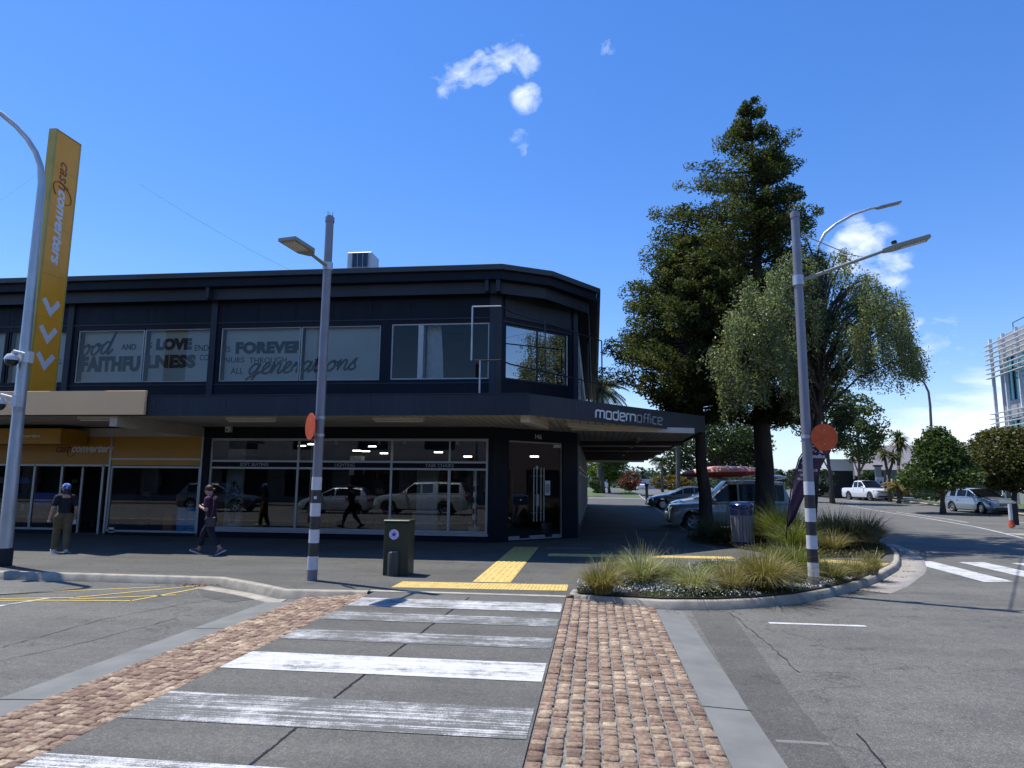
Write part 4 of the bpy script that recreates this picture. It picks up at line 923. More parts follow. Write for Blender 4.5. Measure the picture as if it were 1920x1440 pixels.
# plants in pots inside the office window
def leaves(C,size,n_per=1,asp=.45,droop=0,rng=None,up=.0):
    rng=rng or RNG; C=np.repeat(np.asarray(C,float),n_per,0); n=len(C)
    a=rng.normal(size=(n,3)); a[:,2]=a[:,2]*.7+up-droop; a/=np.linalg.norm(a,axis=1)[:,None]
    b=rng.normal(size=(n,3)); b-=a*(a*b).sum(1)[:,None]; b/=np.linalg.norm(b,axis=1)[:,None]
    s=(size*rng.uniform(.6,1.3,n))[:,None]
    V=np.stack([C-a*s*.5,C+b*s*asp*.5-a*s*.05,C+a*s*.5,C-b*s*asp*.5-a*s*.05],1).reshape(-1,3)
    F=np.arange(4*n).reshape(-1,4); return V,F
def blobpts(c,r,n,rng=None,shell=.55):
    rng=rng or RNG; d=rng.normal(size=(n,3)); d/=np.linalg.norm(d,axis=1)[:,None]
    return np.asarray(c)+d*np.asarray(r)*(rng.uniform(shell**3,1,n)**(1/3))[:,None]
def plant(name,label,x,y,z0,h,w,group):
    t=thing(name,label,'potted plant',(x,y,z0),group=group)
    b=MB(); b.lathe([(.13,z0),(.17,z0+.02),(.19,z0+.33),(.16,z0+.34)],(x,y,0),14); b.build('pot',M['white_plastic'],t,True)
    V,F=leaves(blobpts((x,y,z0+.35+h/2),(w/2,w/2,h/2),260,shell=.1),.16,asp=.35); npmesh('foliage',V,F,M['broad'],t)
    b=MB(); b.tube([(x,y,z0+.3),(x+.02,y,z0+h*.8)],.02,6); b.build('stem',M['bark2'],t)
for (x,y,l) in ((437,995,'tall leafy plant in a white pot inside the left end of the shop window'),(888,998,'leafy plant in a white pot inside the right end of the shop window')):
    p=PV(x,y,20.4); plant('potted_plant',l,p.x,20.4,.05,1.3,.5,'plants inside the shop window')
p=PV(1035,1000,22.9); plant('potted_plant','bushy plant behind the glass corner door',p.x-.2,23.1,.05,.9,.7,'plants inside the shop window')
# ---------------------------------------------------------------- striped lamp poles
def striped_pole(label,base,ztop,heads,disc,rb=.088,rt=.072):
    x,y=base; zt=ztop
    t=thing('striped_lamp_pole',label,'lamp pole',(x,y,0),group='striped lamp poles at the crossing')
    def R(z): return rb+(rt-rb)*z/zt
    b=MB(); b.lathe([(R(0),-.01),(R(.18),.178)],(x,y,0),28); b.lathe([(R(1.76),1.762),(R(5.3),5.3),(rt,zt)],(x,y,0),28); b.lathe([(rt+.012,zt-.09),(rt+.012,zt)],(x,y,0),28); b.lathe([(rt-.01,zt),(rt-.012,zt+.03)],(x,y,0),20)
    for k in range(3): a=k*2.1; b.tube([(x+.05*math.cos(a),y+.05*math.sin(a),zt),(x+.05*math.cos(a),y+.05*math.sin(a),zt+.11)],.006,5)
    b.build('pole',M['polegrey'],t,autos=35)
    zs=[.18+ (1.762-.18)*i/7 for i in range(8)]
    for i in range(7):
        b=MB(); e=.003 if i%2==0 else .0; b.lathe([(R(zs[i])+e,zs[i]),(R(zs[i+1])+e,zs[i+1])],(x,y,0),28); b.build('band',M['band_white' if i%2==0 else 'band_dark'],t,autos=35)
    return t,R
def lamp_head(t,hub,tip0,tip1,w=.30,lens=True,sensor=False):
    hub=Vector(hub);tip0=Vector(tip0);tip1=Vector(tip1)
    b=MB(); b.tube([hub,tip0+(tip1-tip0)*.05],[.034,.028],12); b.build('arm',M['lampgrey'],t,autos=35)
    d=(tip1-tip0); Ln=d.length; d.normalize(); s=Vector((d.y,-d.x,0)).normalized(); u=s.cross(d); 
    if u.z<0: u=-u
    Mx=Matrix(((d.x,s.x,u.x,tip0.x),(d.y,s.y,u.y,tip0.y),(d.z,s.z,u.z,tip0.z),(0,0,0,1)))
    b=MB();b.M=Mx; P=[(0,-.05),(.16,-w/2),(Ln,-w/2),(Ln,w/2),(.16,w/2),(0,.05)]; b.prism(P,-.03,.035); h=b.build('lamp_head',M['lampgrey'],t,bevel=.008)
    b=MB();b.M=Mx; b.box(Ln*.36,Ln*.93,-w/2+.04,w/2-.04,-.036,-.031); ln=b.build('lens_panel',M['lens'],h)
    b=MB();b.M=Mx
    for k in range(4): yk=-w/2+.075+k*(w-.15)/3; b.box(Ln*.4,Ln*.9,yk-.012,yk+.012,-.042,-.037)
    b.build('led_strip',M['band_white'],ln)
    if sensor: b=MB();b.M=Mx; b.lathe([(.03,.036),(.035,.06),(.045,.065),(.045,.12)],(.22,0,0),12); b.build('light_sensor',M['black'],h,autos=40)
bx,by=-4.85,11.61
hz=PV(612,500,by).z
p1,R1=striped_pole('grey pole with black and white bands and an orange disc, before the shop window',(bx,by),PV(622,408,by).z,None,None)
# head lies towards the road: found from where its shadow falls
tip=PV(535,455,10.45); root_=PV(578,474,10.95)
lamp_head(p1,(bx,by-.06,hz),(PV(585,476,11.05).x,11.05,hz+.04),(PV(537,452,10.35).x,10.35,hz+.08),.34)
b=MB(); b.lathe([(R1(hz)+.02,hz-.07),(R1(hz)+.02,hz+.07)],(bx,by,0),24); b.lathe([(R1(2.6)+.01,2.47),(R1(2.6)+.01,2.52)],(bx,by,0),24); b.lathe([(R1(2.6)+.01,2.78),(R1(2.6)+.01,2.83)],(bx,by,0),24); b.each('clamp',M['galv'],p1,autos=35)
def disc(t,c,r,n):
    n=Vector(n).normalized(); s=n.orthogonal().normalized() if abs(n.z)<.9 else Vector((1,0,0)); s=Vector((n.y,-n.x,0)).normalized();u=s.cross(n)
    b=MB(); b.M=Matrix(((s.x,u.x,n.x,c[0]),(s.y,u.y,n.y,c[1]),(s.z,u.z,n.z,c[2]),(0,0,0,1))); b.lathe([(r-.004,-.006),(r,-.003),(r,.003),(r-.004,.006)],(0,0,0),48); o=b.build('disc',M['orange_disc'],t); b.each if False else None; q=MB();q.M=b.M
    for z in (-.12,.12):
        for s_ in (-1,1): q.lathe([(.011,.0065*s_),(.009,.011*s_)],(0,z,0),8)
    q.each('bolt',M['galv'],o); return o
c=PV(584,800,11.5); disc(p1,(c.x-.0,11.45,c.z),.235,(-.72,-.69,0)); b=MB(); b.box(c.x+.05,bx,11.50,11.56,c.z+.12,c.z+.15); b.box(c.x+.05,bx,11.50,11.56,c.z-.15,c.z-.12); b.each('bracket',M['galv'],p1)
b=MB(); b.box(bx+.0,bx+.05,by-.095,by-.09,1.38,1.43); b.build('sticker',M['band_white'],p1)
# right pole
rx,ry=PV(1526,1088,12.4).x,12.4
p2,R2=striped_pole('grey pole with black and white bands and an orange disc, in the grass bed',(rx,ry),PV(1490,400,12.4).z,None,None)
hz2=PV(1508,526,12.4).z; t1=PV(1741,447,12.15);t0=PV(1655,471,12.25)
lamp_head(p2,(rx+.05,ry,hz2),(t0.x,12.25,t0.z),(t1.x,12.15,t1.z+.01),.26,sensor=True)
b=MB(); b.lathe([(R2(hz2)+.02,hz2-.09),(R2(hz2)+.02,hz2+.09)],(rx,ry,0),24); zc_=PV(1515,819,12.4).z; b.lathe([(R2(2.6)+.01,zc_-.03),(R2(2.6)+.01,zc_+.03)],(rx,ry,0),24); b.each('clamp',M['galv'],p2,autos=35)
c=PV(1545,820,12.35); disc(p2,(c.x,12.33,c.z),.232,(.12,-1,0)); b=MB(); b.tube([(rx,ry,c.z),(c.x,12.36,c.z)],.018,8); b.build('bracket',M['galv'],p2)
# overhead bright cable from the right pole
cb=thing('overhead_cable','pale cable slanting down from the right striped pole','cable',tuple(PV(1505,440,12.4))); b=MB(); e0=PV(1505,440,12.4);e1=PV(1625,483,30); b.tube([e0,e0.lerp(e1,.5)+Vector((0,0,-.1)),e1],.014,6); b.build('wire',M['galv'],cb)
for k,(x0,y0,v0,x1,y1,v1,l) in enumerate([(-40,402,20,100,300,34,'faint overhead wire crossing the sky at the far left'),(262,345,24,545,507,26,'faint overhead wire dropping to the dark roof')]):
    a=PV(x0,y0,v0);c=PV(x1,y1,v1); o=thing('overhead_wire',l,'wire',tuple(a),group='overhead wires'); b=MB(); b.tube([a.lerp(c,i/8)+Vector((0,0,-.5*(i/8)*(1-i/8))) for i in range(9)],.005,5); b.build('wire',mat('grey_wire',(.12,.14,.17),.6) if k==0 else bpy.data.materials['grey_wire'],o)
# ---------------------------------------------------------------- galvanised street lamp at the left
gx,gy=-11.5,12.35
gl_=thing('street_lamp','tall galvanised street lamp post with a curved arm at the left edge','street lamp',(gx,gy,0))
zt0=PV(78,345,gy).z; xt=PV(78,345,gy).x; xb=PV(6,1055,gy).x
pts=[Vector((xb,gy,.0)),Vector((xb,gy,.5))]; pts+=[Vector((xb+(xt-xb)*t,gy,.5+(zt0-.5)*t)) for t in (.25,.5,.75,1)]
cc_=Vector((xt,gy,zt0)); 
for a in range(12,85,9):
    r=2.6; t=math.radians(a); k=r*(1-math.cos(t)); pts.append(cc_+Vector((-k*.85,-k*.45,r*.72*math.sin(t))))
rad=[.125,.125]+[.115,.10,.085,.07]+[.06-.002*i for i in range(len(pts)-6)]
b=MB(); b.tube(pts,rad,18); b.build('post',M['galv'],gl_,autos=40)
b=MB(); b.lathe([(.15,0),(.15,.30),(.13,.34)],(xb,gy,0),20); b.build('base_collar',M['rubber'],gl_,autos=40)
e=pts[-1]; b=MB(); b.ell((e.x-.4,e.y-.2,e.z),(.42,.15,.07)); b.build('lamp_head',M['lampgrey'],gl_,True)
b=MB()
for z,rr_ in ((PV(40,690,gy).z,.1),(PV(44,660,gy).z,.1),(PV(36,738,gy).z,.1),(PV(34,756,gy).z,.1)): b.lathe([(.108,z-.015),(.108,z+.015)],(xb+(xt-xb)*z/zt0,gy,0),16)
p=PV(42,767,gy-.1); b.box(p.x-.05,p.x+.05,gy-.16,gy-.08,p.z-.03,p.z+.03); b.each('strap',M['galv'],gl_)
def domecam(label,x,y,v,s=1.):
    p=PV(x,y,v); t=thing('dome_camera',label,'camera',tuple(p),group='security cameras on the lamp post')
    b=MB(); b.lathe([(.03*s,.14*s),(.10*s,.12*s),(.15*s,.04*s),(.155*s,-.02*s)],tuple(p),20); b.tube([(p.x,p.y,p.z+.13*s),(p.x+.03,p.y,p.z+.2*s),(p.x+.45*s,p.y,p.z+.10*s)],.035*s,10); b.box(p.x+.38*s,p.x+.5*s,p.y-.06,p.y+.06,p.z-.08*s,p.z+.18*s); b.build('housing',M['white_plastic'],t,autos=40)
    b=MB(); b.lathe([(.145*s,-.021*s),(.135*s,-.08*s),(.08*s,-.15*s),(.01,-.165*s)],tuple(p),20); b.build('dome',mat('smoked_dome',(.01,.01,.012),.08),t,True)
domecam('white dome security camera with a dark bubble on the left lamp post','22' and 22,674,12.1,.85)
domecam('white bracket camera on the left lamp post, the lower one beside the tan sign',-2,756,12.1,.85)
# ---------------------------------------------------------------- cabinet and bollard
q0=PG(715,1079);q1=PG(757,1080)
cbt=thing('service_cabinet','dark green metal service cabinet with a round blue and purple sticker','cabinet',(q0.x+.3,q0.y+.2,0))
x0=q0.x+.02;x1=x0+.47;y0=q0.y;ct=PV(738,976,y0).z
b=MB(); b.rbox(x0,x1,y0,y0+.42,.0,ct-.03,.012); b.build('body',M['green_cab'],cbt)
b=MB(); b.rbox(x0-.015,x1+.015,y0-.015,y0+.435,ct-.028,ct+.01,.012); b.build('lid',M['green_cab'],cbt)
b=MB(); b.box(x0+.06,x1-.03,y0-.004,y0-.001,.1,ct-.1); b.build('door',M['green_cab'],cbt)
def stickermat():
    m,nt=newmat('round_sticker'); v=coords(nt); g=N(nt,'TexNoise'); g.inputs['Scale'].default_value=9; g.inputs['Detail'].default_value=3; L(nt,v,g.inputs['Vector'])
    c=mixc(nt,.5,ramp(nt,g.outputs['Fac'],[(.35,(.25,.30,.75)),(.5,(.75,.7,.85)),(.65,(.6,.35,.75))]),(.7,.72,.85)); finish(nt,c,.4); return m
sp=PV(739,1002,y0); b=MB(); b.M=Matrix.Translation((sp.x,y0-.008,sp.z)); b.lathe([(.092,0),(.09,-.003)],(0,0,0),32,'y'); st=b.build('sticker',stickermat(),cbt)
b=MB(); b.lathe([(.035,-.012),(.033,-.014)],(sp.x,y0,sp.z),20,'y'); 
for k in range(10): a=k*PI/5; b.box(sp.x+.055*math.cos(a)-.006,sp.x+.055*math.cos(a)+.006,y0-.014,y0-.0115,sp.z+.055*math.sin(a)-.006,sp.z+.055*math.sin(a)+.006)
b.build('sticker_mark',mat('sticker_blue',(.03,.06,.6),.4),st)
q=PG(734,1081); bt=PV(733,1036,q.y).z
bo=thing('short_bollard','short round olive grey bollard in front of the green cabinet','bollard',(q.x,q.y+.08,0))
b=MB(); b.lathe([(.112,0),(.108,bt-.03),(.10,bt-.005),(.085,bt)],(q.x,q.y+.1,0),28); b.build('body',M['bollard_grey'],bo,autos=35); b=MB(); b.lathe([(.084,bt+.001),(.07,bt+.012)],(q.x,q.y+.1,0),24); b.build('cap',M['concrete'],bo)
# ---------------------------------------------------------------- litter bin
q=PG(1397,1028); br=.30
bn=thing('litter_bin','round litter bin with grey timber slats and a glossy blue hood beside the grasses','bin',(q.x,q.y+.2,0))
Z=lambda y:PV(1397,y,q.y).z
c=(q.x,q.y+.26,0); zs0,zs1=.16,Z(966)
b=MB(); b.lathe([(br-.05,.02),(br-.05,zs1)],c,28); b.build('liner',M['black'],bn)
for k in range(22):
    a=2*PI*k/22; b=MB(); b.M=Matrix.Translation(c)@Matrix.Rotation(a,4,'Z'); w=PI*br/22*.86; b.rbox(-w,w,br-.022,br,zs0,zs1,.004); b.build('slat',mat('weathered_slat',(.21,.185,.175),.75,var=.22,scale=7,streak=(1,1,.15)) if k==0 else bpy.data.materials['weathered_slat'],bn)
M['binblue']=mat('glossy_blue_metal',(.010,.026,.09),.2,.0,var=.1,coat=.6)
b=MB(); b.lathe([(br-.03,.0),(br-.02,.03),(br-.02,.13),(br-.03,.14)],c,28); b.lathe([(br+.01,zs1),(br+.015,zs1+.16),(br,zs1+.18)],c,32); b.build('ring',M['binblue'],bn,autos=35)
zh=Z(944); b=MB(); b.lathe([(br+.02,zh-.10),(br+.025,zh-.04),(br-.02,zh+.01),(br-.12,zh+.035),(.01,zh+.045)],c,32); b.build('hood',M['binblue'],bn,autos=40)
b=MB()
for k in range(4): a=PI/4+k*PI/2; b.box(c[0]+(br-.03)*math.cos(a)-.03,c[0]+(br-.03)*math.cos(a)+.03,c[1]+(br-.03)*math.sin(a)-.03,c[1]+(br-.03)*math.sin(a)+.03,zs1+.17,zh-.08)
b.each('hood_post',M['binblue'],bn)
# ---------------------------------------------------------------- feather flag
fv_=17.2
fl=thing('feather_flag','dark purple feather flag with white lettering leaning beside the right striped pole','flag',(PV(1478,985,fv_).x,fv_,0))
edgeR=[PV(x,y,fv_) for x,y in ((1562,832),(1560,840),(1548,862),(1530,896),(1512,925),(1500,950),(1490,972),(1478,988))]
edgeL=[PV(x,y,fv_) for x,y in ((1527,832),(1515,838),(1500,862),(1492,890),(1487,915),(1482,945),(1478,970),(1476,988))]
V=[];F=[];nn_=9
for i,(a,c) in enumerate(zip(edgeL,edgeR)):
    for k in range(nn_): t=k/(nn_-1); p=a.lerp(c,t); V.append((p.x,p.y+.05*math.sin(t*6+i*.6),p.z))
F=[(i*nn_+k,i*nn_+k+1,(i+1)*nn_+k+1,(i+1)*nn_+k) for i in range(7) for k in range(nn_-1)]
npmesh('flag_cloth',V,F,mat('dark_purple_cloth',(.035,.014,.04),.75,var=.15),fl,True)
b=MB(); b.tube([PV(1474,1010,fv_),PV(1478,960,fv_),PV(1485,905,fv_),PV(1498,860,fv_),PV(1514,835,fv_),PV(1530,826,fv_),PV(1550,826,fv_),PV(1562,832,fv_)],.016,8); b.build('flag_pole',M['black'],fl,True)
def ft(s,x,y,w,h): 
    b=MB()
    p=PV(x,y,fv_-.08); q=PV(x+w,y,fv_-.08); put_text(b,s,tuple(p),(1,0,0),(0,0,1),q.x-p.x,h*fv_/FPX,dep=.004,bold=.01); b.build('lettering',M['band_white'],fl)
ft('modernoffice',1507,859,40,7); ft('C',1503,871,4,4); ft('WORK SPACE',1496,884,37,4); ft('YOU',1500,893,14,4); ft('WILL LOVE',1495,900,18,4)
b=MB(); rr=random.Random(4)
for k in range(26):
    p=PV(rr.uniform(1518,1552),rr.uniform(836,850),fv_-.07); a=rr.uniform(.02,.05); b.add([(p.x-a,p.y,p.z),(p.x+a*.6,p.y,p.z-a*.4),(p.x,p.y,p.z+a)],[(0,1,2)])
b.build('confetti_print',mat('peach_print',(.6,.3,.2),.6),fl)
# ---------------------------------------------------------------- small posts and signs along the side street
def post(name,label,cat,x,y,ytop,r,m,off=0.,group=None,n=10):
    p=PG(x,y,off); zt_=PV(x,ytop,p.y).z; t=thing(name,label,cat,(p.x,p.y,gz(p.y)+off),group=group); b=MB(); b.tube([(p.x,p.y,gz(p.y)+off-.05),(p.x,p.y,zt_)],r,n); b.build('post',m,t,autos=35); return t,p,zt_
t,p,z=post('timber_bollard','slim dark timber bollard standing at the end of the shaded footpath','bollard',1213,946,907,.11,mat('brown_timber',(.09,.05,.035),.8,var=.3),n=6)
b=MB(); b.box(p.x-.13,p.x+.13,p.y-.13,p.y+.13,z-.16,z); b.build('cap',M['black'],t)
post('steel_pole','plain galvanised pole standing on the verge beyond the canopy','pole',1172,922,830,.10,M['galv'])
q=PG(1184,920); t=thing('wheelie_bin','dark green wheelie bin with a red lid on the verge','bin',(q.x,q.y,gz(q.y))); z0=gz(q.y)
b=MB(); b.prism([(q.x-.55,q.y),(q.x+.55,q.y),(q.x+.6,q.y+.7),(q.x-.6,q.y+.7)],z0+.05,z0+1.2); b.build('body',mat('bin_green',(.01,.025,.015),.5),t); b=MB(); b.rbox(q.x-.65,q.x+.65,q.y-.06,q.y+.75,z0+1.2,z0+1.3,.03); b.build('lid',mat('bin_red',(.35,.03,.02),.5),t)
b=MB(); b.lathe([(.12,-.1),(.12,.1)],(q.x+.6,q.y+.6,z0+.12),12,'x'); b.lathe([(.12,-.1),(.12,.1)],(q.x-.6,q.y+.6,z0+.12),12,'x'); b.build('wheel',M['rubber'],t)
# A-frame board
q=PG(1137,917); z0=gz(q.y); s=(q.y/FPX)
t=thing('sandwich_board','white sandwich board with a small red and white sign above it on the far lawn','sign',(q.x,q.y,z0))
b=MB(); b.rbox(q.x-5.5*s,q.x+5.5*s,q.y,q.y+.06,z0+4*s,z0+17*s,.02); b.build('board',M['white_plastic'],t)
b=MB(); b.box(q.x-5.5*s,q.x-4*s,q.y+.01,q.y+.4,z0,z0+5*s); b.box(q.x+4*s,q.x+5.5*s,q.y+.01,q.y+.4,z0,z0+5*s); b.build('leg',M['white_plastic'],t)
b=MB(); b.box(q.x-4*s,q.x+4*s,q.y-.02,q.y-.005,z0+13*s,z0+15*s); b.build('print',M['blue_p'],t)
t=thing('small_red_sign','small red and white sign board on a post over the far lawn','sign',(q.x,q.y+1,z0)); b=MB(); b.box(q.x-5.2*s,q.x+4.5*s,q.y+1,q.y+1.1,z0+18*s,z0+22*s); b.build('red_panel',mat('red_panel',(.4,.03,.03),.5),t); b=MB(); b.box(q.x-5.2*s,q.x+4.5*s,q.y+1,q.y+1.1,z0+22.1*s,z0+28*s); b.build('white_panel',M['grey_letter'],t); b=MB(); b.tube([(q.x+3*s,q.y+1.2,z0),(q.x+3*s,q.y+1.2,z0+24*s)],.06,6); b.build('post',M['galv'],t)
# keep sign on the median
t,p,z=post('marker_post','white marker post with an orange foot and a dark backed sign on the median','marker post',1897,988,945,.075,M['band_white'],ZR+.05)
b=MB(); b.lathe([(.14,ZR+.06+gz(p.y)),(.085,ZR+.30+gz(p.y)),(.08,ZR+.34+gz(p.y))],(p.x,p.y,0),14); b.build('orange_foot',mat('orange_foot',(.5,.09,.03),.5),t,autos=40)
b=MB(); b.box(p.x+.02,p.x+.34,p.y+.05,p.y+.09,z-.9,z+.02); b.build('sign_back',M['black'],t)
# curved street lamp right
v=62; t=thing('street_lamp','slender curved street lamp rising behind the bushy street trees at the right','street lamp',(PV(1748,900,v).x,v,.4))
b=MB(); P=[PV(x,y,v) for x,y in ((1750,905),(1749,850),(1746,800),(1744,760),(1741,735),(1733,718),(1722,709),(1708,704),(1700,703))]; b.tube(P,[.14,.13,.11,.1,.09,.08,.07,.06,.06],10); b.build('post',mat('brown_grey_pole',(.14,.125,.12),.6),t,True); b=MB(); e=P[-1]; b.ell((e.x-.35,e.y,e.z),(.4,.18,.09)); b.build('lamp_head',M['lampgrey'],t,True)
v=30; t=thing('street_lamp','street lamp with a long thin arched arm reaching over the weeping tree','street lamp',(PV(1532,900,v).x,v,0))
b=MB(); P=[PV(x,y,v) for x,y in ((1527,930),(1528,700),(1530,500),(1534,462),(1546,438),(1568,420),(1600,402),(1632,391),(1648,389))]; b.tube(P,[.1,.09,.075,.07,.065,.06,.055,.05,.05],10); b.build('post',M['galv'],t,True)
a=PV(1642,391,v);c=PV(1688,380,v); lamp_head(t,tuple(P[-2]),tuple(a),tuple(c),.34)
# sign posts on far verge
q=PG(1652,935,.02); s=q.y/FPX; z0=gz(q.y); t=thing('totem_sign','tall grey and white totem sign beside the parked white ute','sign',(q.x,q.y,z0))
b=MB(); b.box(q.x-.3,q.x+7*s,q.y,q.y+.3,z0,z0+38*s-0); b.build('white_panel',M['white_plastic'],t); b=MB(); b.box(q.x-.3,q.x+4*s,q.y+.02,q.y+.28,z0+38*s,z0+56*s); b.build('grey_panel',M['grey_letter'],t); b=MB(); b.box(q.x-.45,q.x+7*s,q.y+.05,q.y+.25,z0+56*s,z0+59*s); b.box(q.x+4*s,q.x+7*s,q.y+.05,q.y+.25,z0+40*s,z0+48*s); b.box(q.x+.02,q.x+3*s,q.y-.02,q.y-.005,z0+26*s,z0+31*s); b.build('dark_trim',M['black'],t)
t,p,z=post('timber_post','dark timber utility post beyond the shaded grasses','post',1551,929,862,.16,M['bark2'])
q=PG(1575,926); s=q.y/FPX; z0=gz(q.y); t=thing('hanging_sign','small white sign with black numerals by the dark doorway','sign',(q.x,q.y,z0)); b=MB(); b.box(q.x-7*s,q.x+7*s,q.y,q.y+.1,z0+24*s,z0+34*s); b.build('board',M['white_plastic'],t); b=MB(); b.box(q.x-.1,q.x+.1,q.y+.1,q.y+.3,z0,z0+34*s); b.build('post',M['black'],t)
b=MB(); put_text(b,'25',(q.x-5*s,q.y-.01,z0+26*s),(1,0,0),(0,0,1),10*s,6*s,bold=.03); b.build('numerals',M['black'],t)
# ---------------------------------------------------------------- vehicles
def carpaint(name,c,metal=.25,rough=.32):
    return mat(name,c,rough,metal,var=.03,scale=2,coat=1.)
M['car_glass']=mat('car_glass',(.006,.007,.008),.12,var=.1,spec=.28)
M['headlight']=mat('headlight_lens',(.55,.58,.6),.08,.2,coat=1.); M['taillight']=mat('taillight_lens',(.35,.02,.015),.15,coat=1.); M['chrome']=mat('chrome',(.7,.7,.72),.15,1.)
M['rimm']=mat('alloy_rim',(.5,.51,.53),.3,.7); M['plate']=mat('number_plate',(.6,.6,.58),.5)
def lerpkeys(K,x):
    if x<=K[0][0]: return K[0][1]
    for (a,b_),(c,d) in zip(K[:-1],K[1:]):
        if x<=c:
            t=(x-a)/(c-a); t=t*t*(3-2*t)*.35+t*.65; return b_+(d-b_)*t
    return K[-1][1]
def car(name,label,cat,P,paint,loc,heading,group=None):
    """P: L,W,H,wb,fo,r,clear, top=[(x,z)] belt/bonnet line rear->front, gh=[rear base x, roof rear x, roof front x, screen base x], roof z keys"""
    t=thing(name,label,cat,(0,0,0),group=group)
    Ln,Wd=P['L'],P['W']/2; xr=-Ln/2;xf=Ln/2; wf=xf-P['fo']; wr=wf-P['wb']; r=P['r']; Ra=r*1.17; clr=P['clear']
    xs=set([xr,xr+.03,xr+.12,xf-.12,xf-.03,xf]+list(np.linspace(xr,xf,26)))
    for w in (wf,wr):
        for a in np.linspace(-1,1,13): xs.add(w+Ra*math.sin(a*PI/2)*.999)
    for g_ in P['gh']: xs.add(g_)
    xs=sorted(xs); X=[xs[0]]
    for q in xs[1:]:
        if q-X[-1]>.012: X.append(q)
    def wid(x):
        e=min(x-xr,xf-x); k=1-.13*max(0,1-e/.42)**2.2 if x>0 else 1-.09*max(0,1-e/.35)**2.2
        return Wd*k
    def top(x): return lerpkeys(P['top'],x)
    V=[];cols=[]
    for x in X:
        w=wid(x); zt_=top(x); e=min(x-xr,xf-x); zb_=clr+.16*max(0,1-e/.3)**2
        arch=0
        for c in (wf,wr):
            if abs(x-c)<Ra: arch=max(arch,r+math.sqrt(max(0,Ra*Ra-(x-c)**2)))
        z1=max(zb_,arch)
        zm=max(z1+.03,clr+(zt_-clr)*.50); zh=max(zm+.02,zt_-.16)
        nose=.04*max(0,1-e/.1)
        sec=[(0,z1),(w*.86,z1),(w*.965,z1+.015),(w*1.0,max(z1+.025,zm-.12)),(w,zm),(w*.985,zh),(w*.93,zt_-.035),(w*.84,zt_-.004),(w*.45,zt_+.02),(0,zt_+.03)]
        cols.append(sec)
    n=len(cols[0]); 
    for x,sec in zip(X,cols): V+=[(x,y,z) for y,z in sec]+[(x,-y,z) for y,z in sec[1:-1][::-1]]
    m=2*n-2; F=[(i*m+k,i*m+(k+1)%m,(i+1)*m+(k+1)%m,(i+1)*m+k) for i in range(len(X)-1) for k in range(m)]
    F+=[tuple(range(m-1,-1,-1)),tuple((len(X)-1)*m+k for k in range(m))]
    body=MB(); body.add(V,F)
    # greenhouse
    a,b_,c,d=P['gh']; H=P['H']; rz=P.get('roof') or [(a,top(a)),(b_,H-.05),((b_+c)/2,H),(c,H-.04),(d,top(d))]
    gx=sorted(set(list(np.linspace(a,b_,6))+list(np.linspace(b_,c,14))+list(np.linspace(c,d,8))+[p for iv in P['side'] for p in iv]))
    G=[];tum=P.get('tum',.17)
    for x in gx:
        zr=lerpkeys(rz,x) if b_<=x<=c else (rz[0][1]+(rz[1][1]-rz[0][1])*((x-a)/(b_-a)) if x<b_ else rz[-2][1]+(rz[-1][1]-rz[-2][1])*((x-c)/(d-c)))
        zt_=top(x)-.01; hgt=max(zr-zt_,.004); w0=wid(x)*.93; w1=w0-tum*min(1,hgt/.5)*(hgt/max(H-top(0),.3))**.3
        e_=min(1,hgt/.12)
        G.append([(w0,zt_),(w0-(w0-w1)*.12,zt_+hgt*.10),(w0-(w0-w1)*.80,zt_+hgt*.84),(w1-.02,zt_+hgt*.95),(w1*.86,zt_+hgt*.995),(w1*.45,zt_+hgt+.012*e_),(0,zt_+hgt+.016*e_)])
    gv=[];g=len(G[0])
    for x,sec in zip(gx,G): gv+=[(x,y,z) for y,z in sec]+[(x,-y,z) for y,z in sec[:-1][::-1]]
    mm=2*g-1; glassf={'side_window':[],'windscreen':[],'rear_window':[]}; bf=[]
    for i in range(len(gx)-1):
        xm=(gx[i]+gx[i+1])/2
        for k in range(mm-1):
            f=(i*mm+k,i*mm+k+1,(i+1)*mm+k+1,(i+1)*mm+k)
            if k in (1,mm-3) and any(p<=xm<=q for p,q in P['side']): glassf['side_window'].append(f)
            elif 4<=k<=mm-6 or k in (3,mm-5):
                if xm>c+.03 and xm<d-.03 and not k in(2,) : glassf['windscreen'].append(f)
                elif xm<b_-.02 and xm>a+(b_-a)*.25 and P.get('rg',1): glassf['rear_window'].append(f)
                else: bf.append(f)
            else: bf.append(f)
    body.add(gv,bf); bo=body.build('body',paint,t,autos=38)
    for nme,fs in glassf.items():
        grp={}
        for f in fs:
            xm=sum(gv[i][0] for i in f)/4; ym=sum(gv[i][1] for i in f)/4
            key=(next(i for i,(p,q) in enumerate(P['side']) if p<=xm<=q),ym>0) if nme=='side_window' else 0
            grp.setdefault(key,[]).append(f)
        for fs2 in grp.values():
            ids=sorted({i for f in fs2 for i in f}); mp={i:k for k,i in enumerate(ids)}
            q=MB(); q.add([gv[i] for i in ids],[tuple(mp[i] for i in f) for f in fs2]); q.build(nme,M['car_glass'],t,autos=30)
    # details
    q=MB(); 
    for s in (-1,1):
        y0=wid(0)*s
        for (p_,q_) in P['side'][:2]: q.box(p_+.04,p_+.2,min(y0*1.0,y0*1.012),max(y0*1.0,y0*1.012),top(0)-.17,top(0)-.14)
    q.each('door_handle',M['chrome'] if P.get('chrome') else paint,t)
    for s in (-1,1):
        q=MB(); q.ell((d-.32,s*(wid(d)+.06),top(d)+.09),(.07,.12,.075),10,6); q.build('mirror',P.get('mirror') or paint,t,True)
    zf=top(xf-.25); 
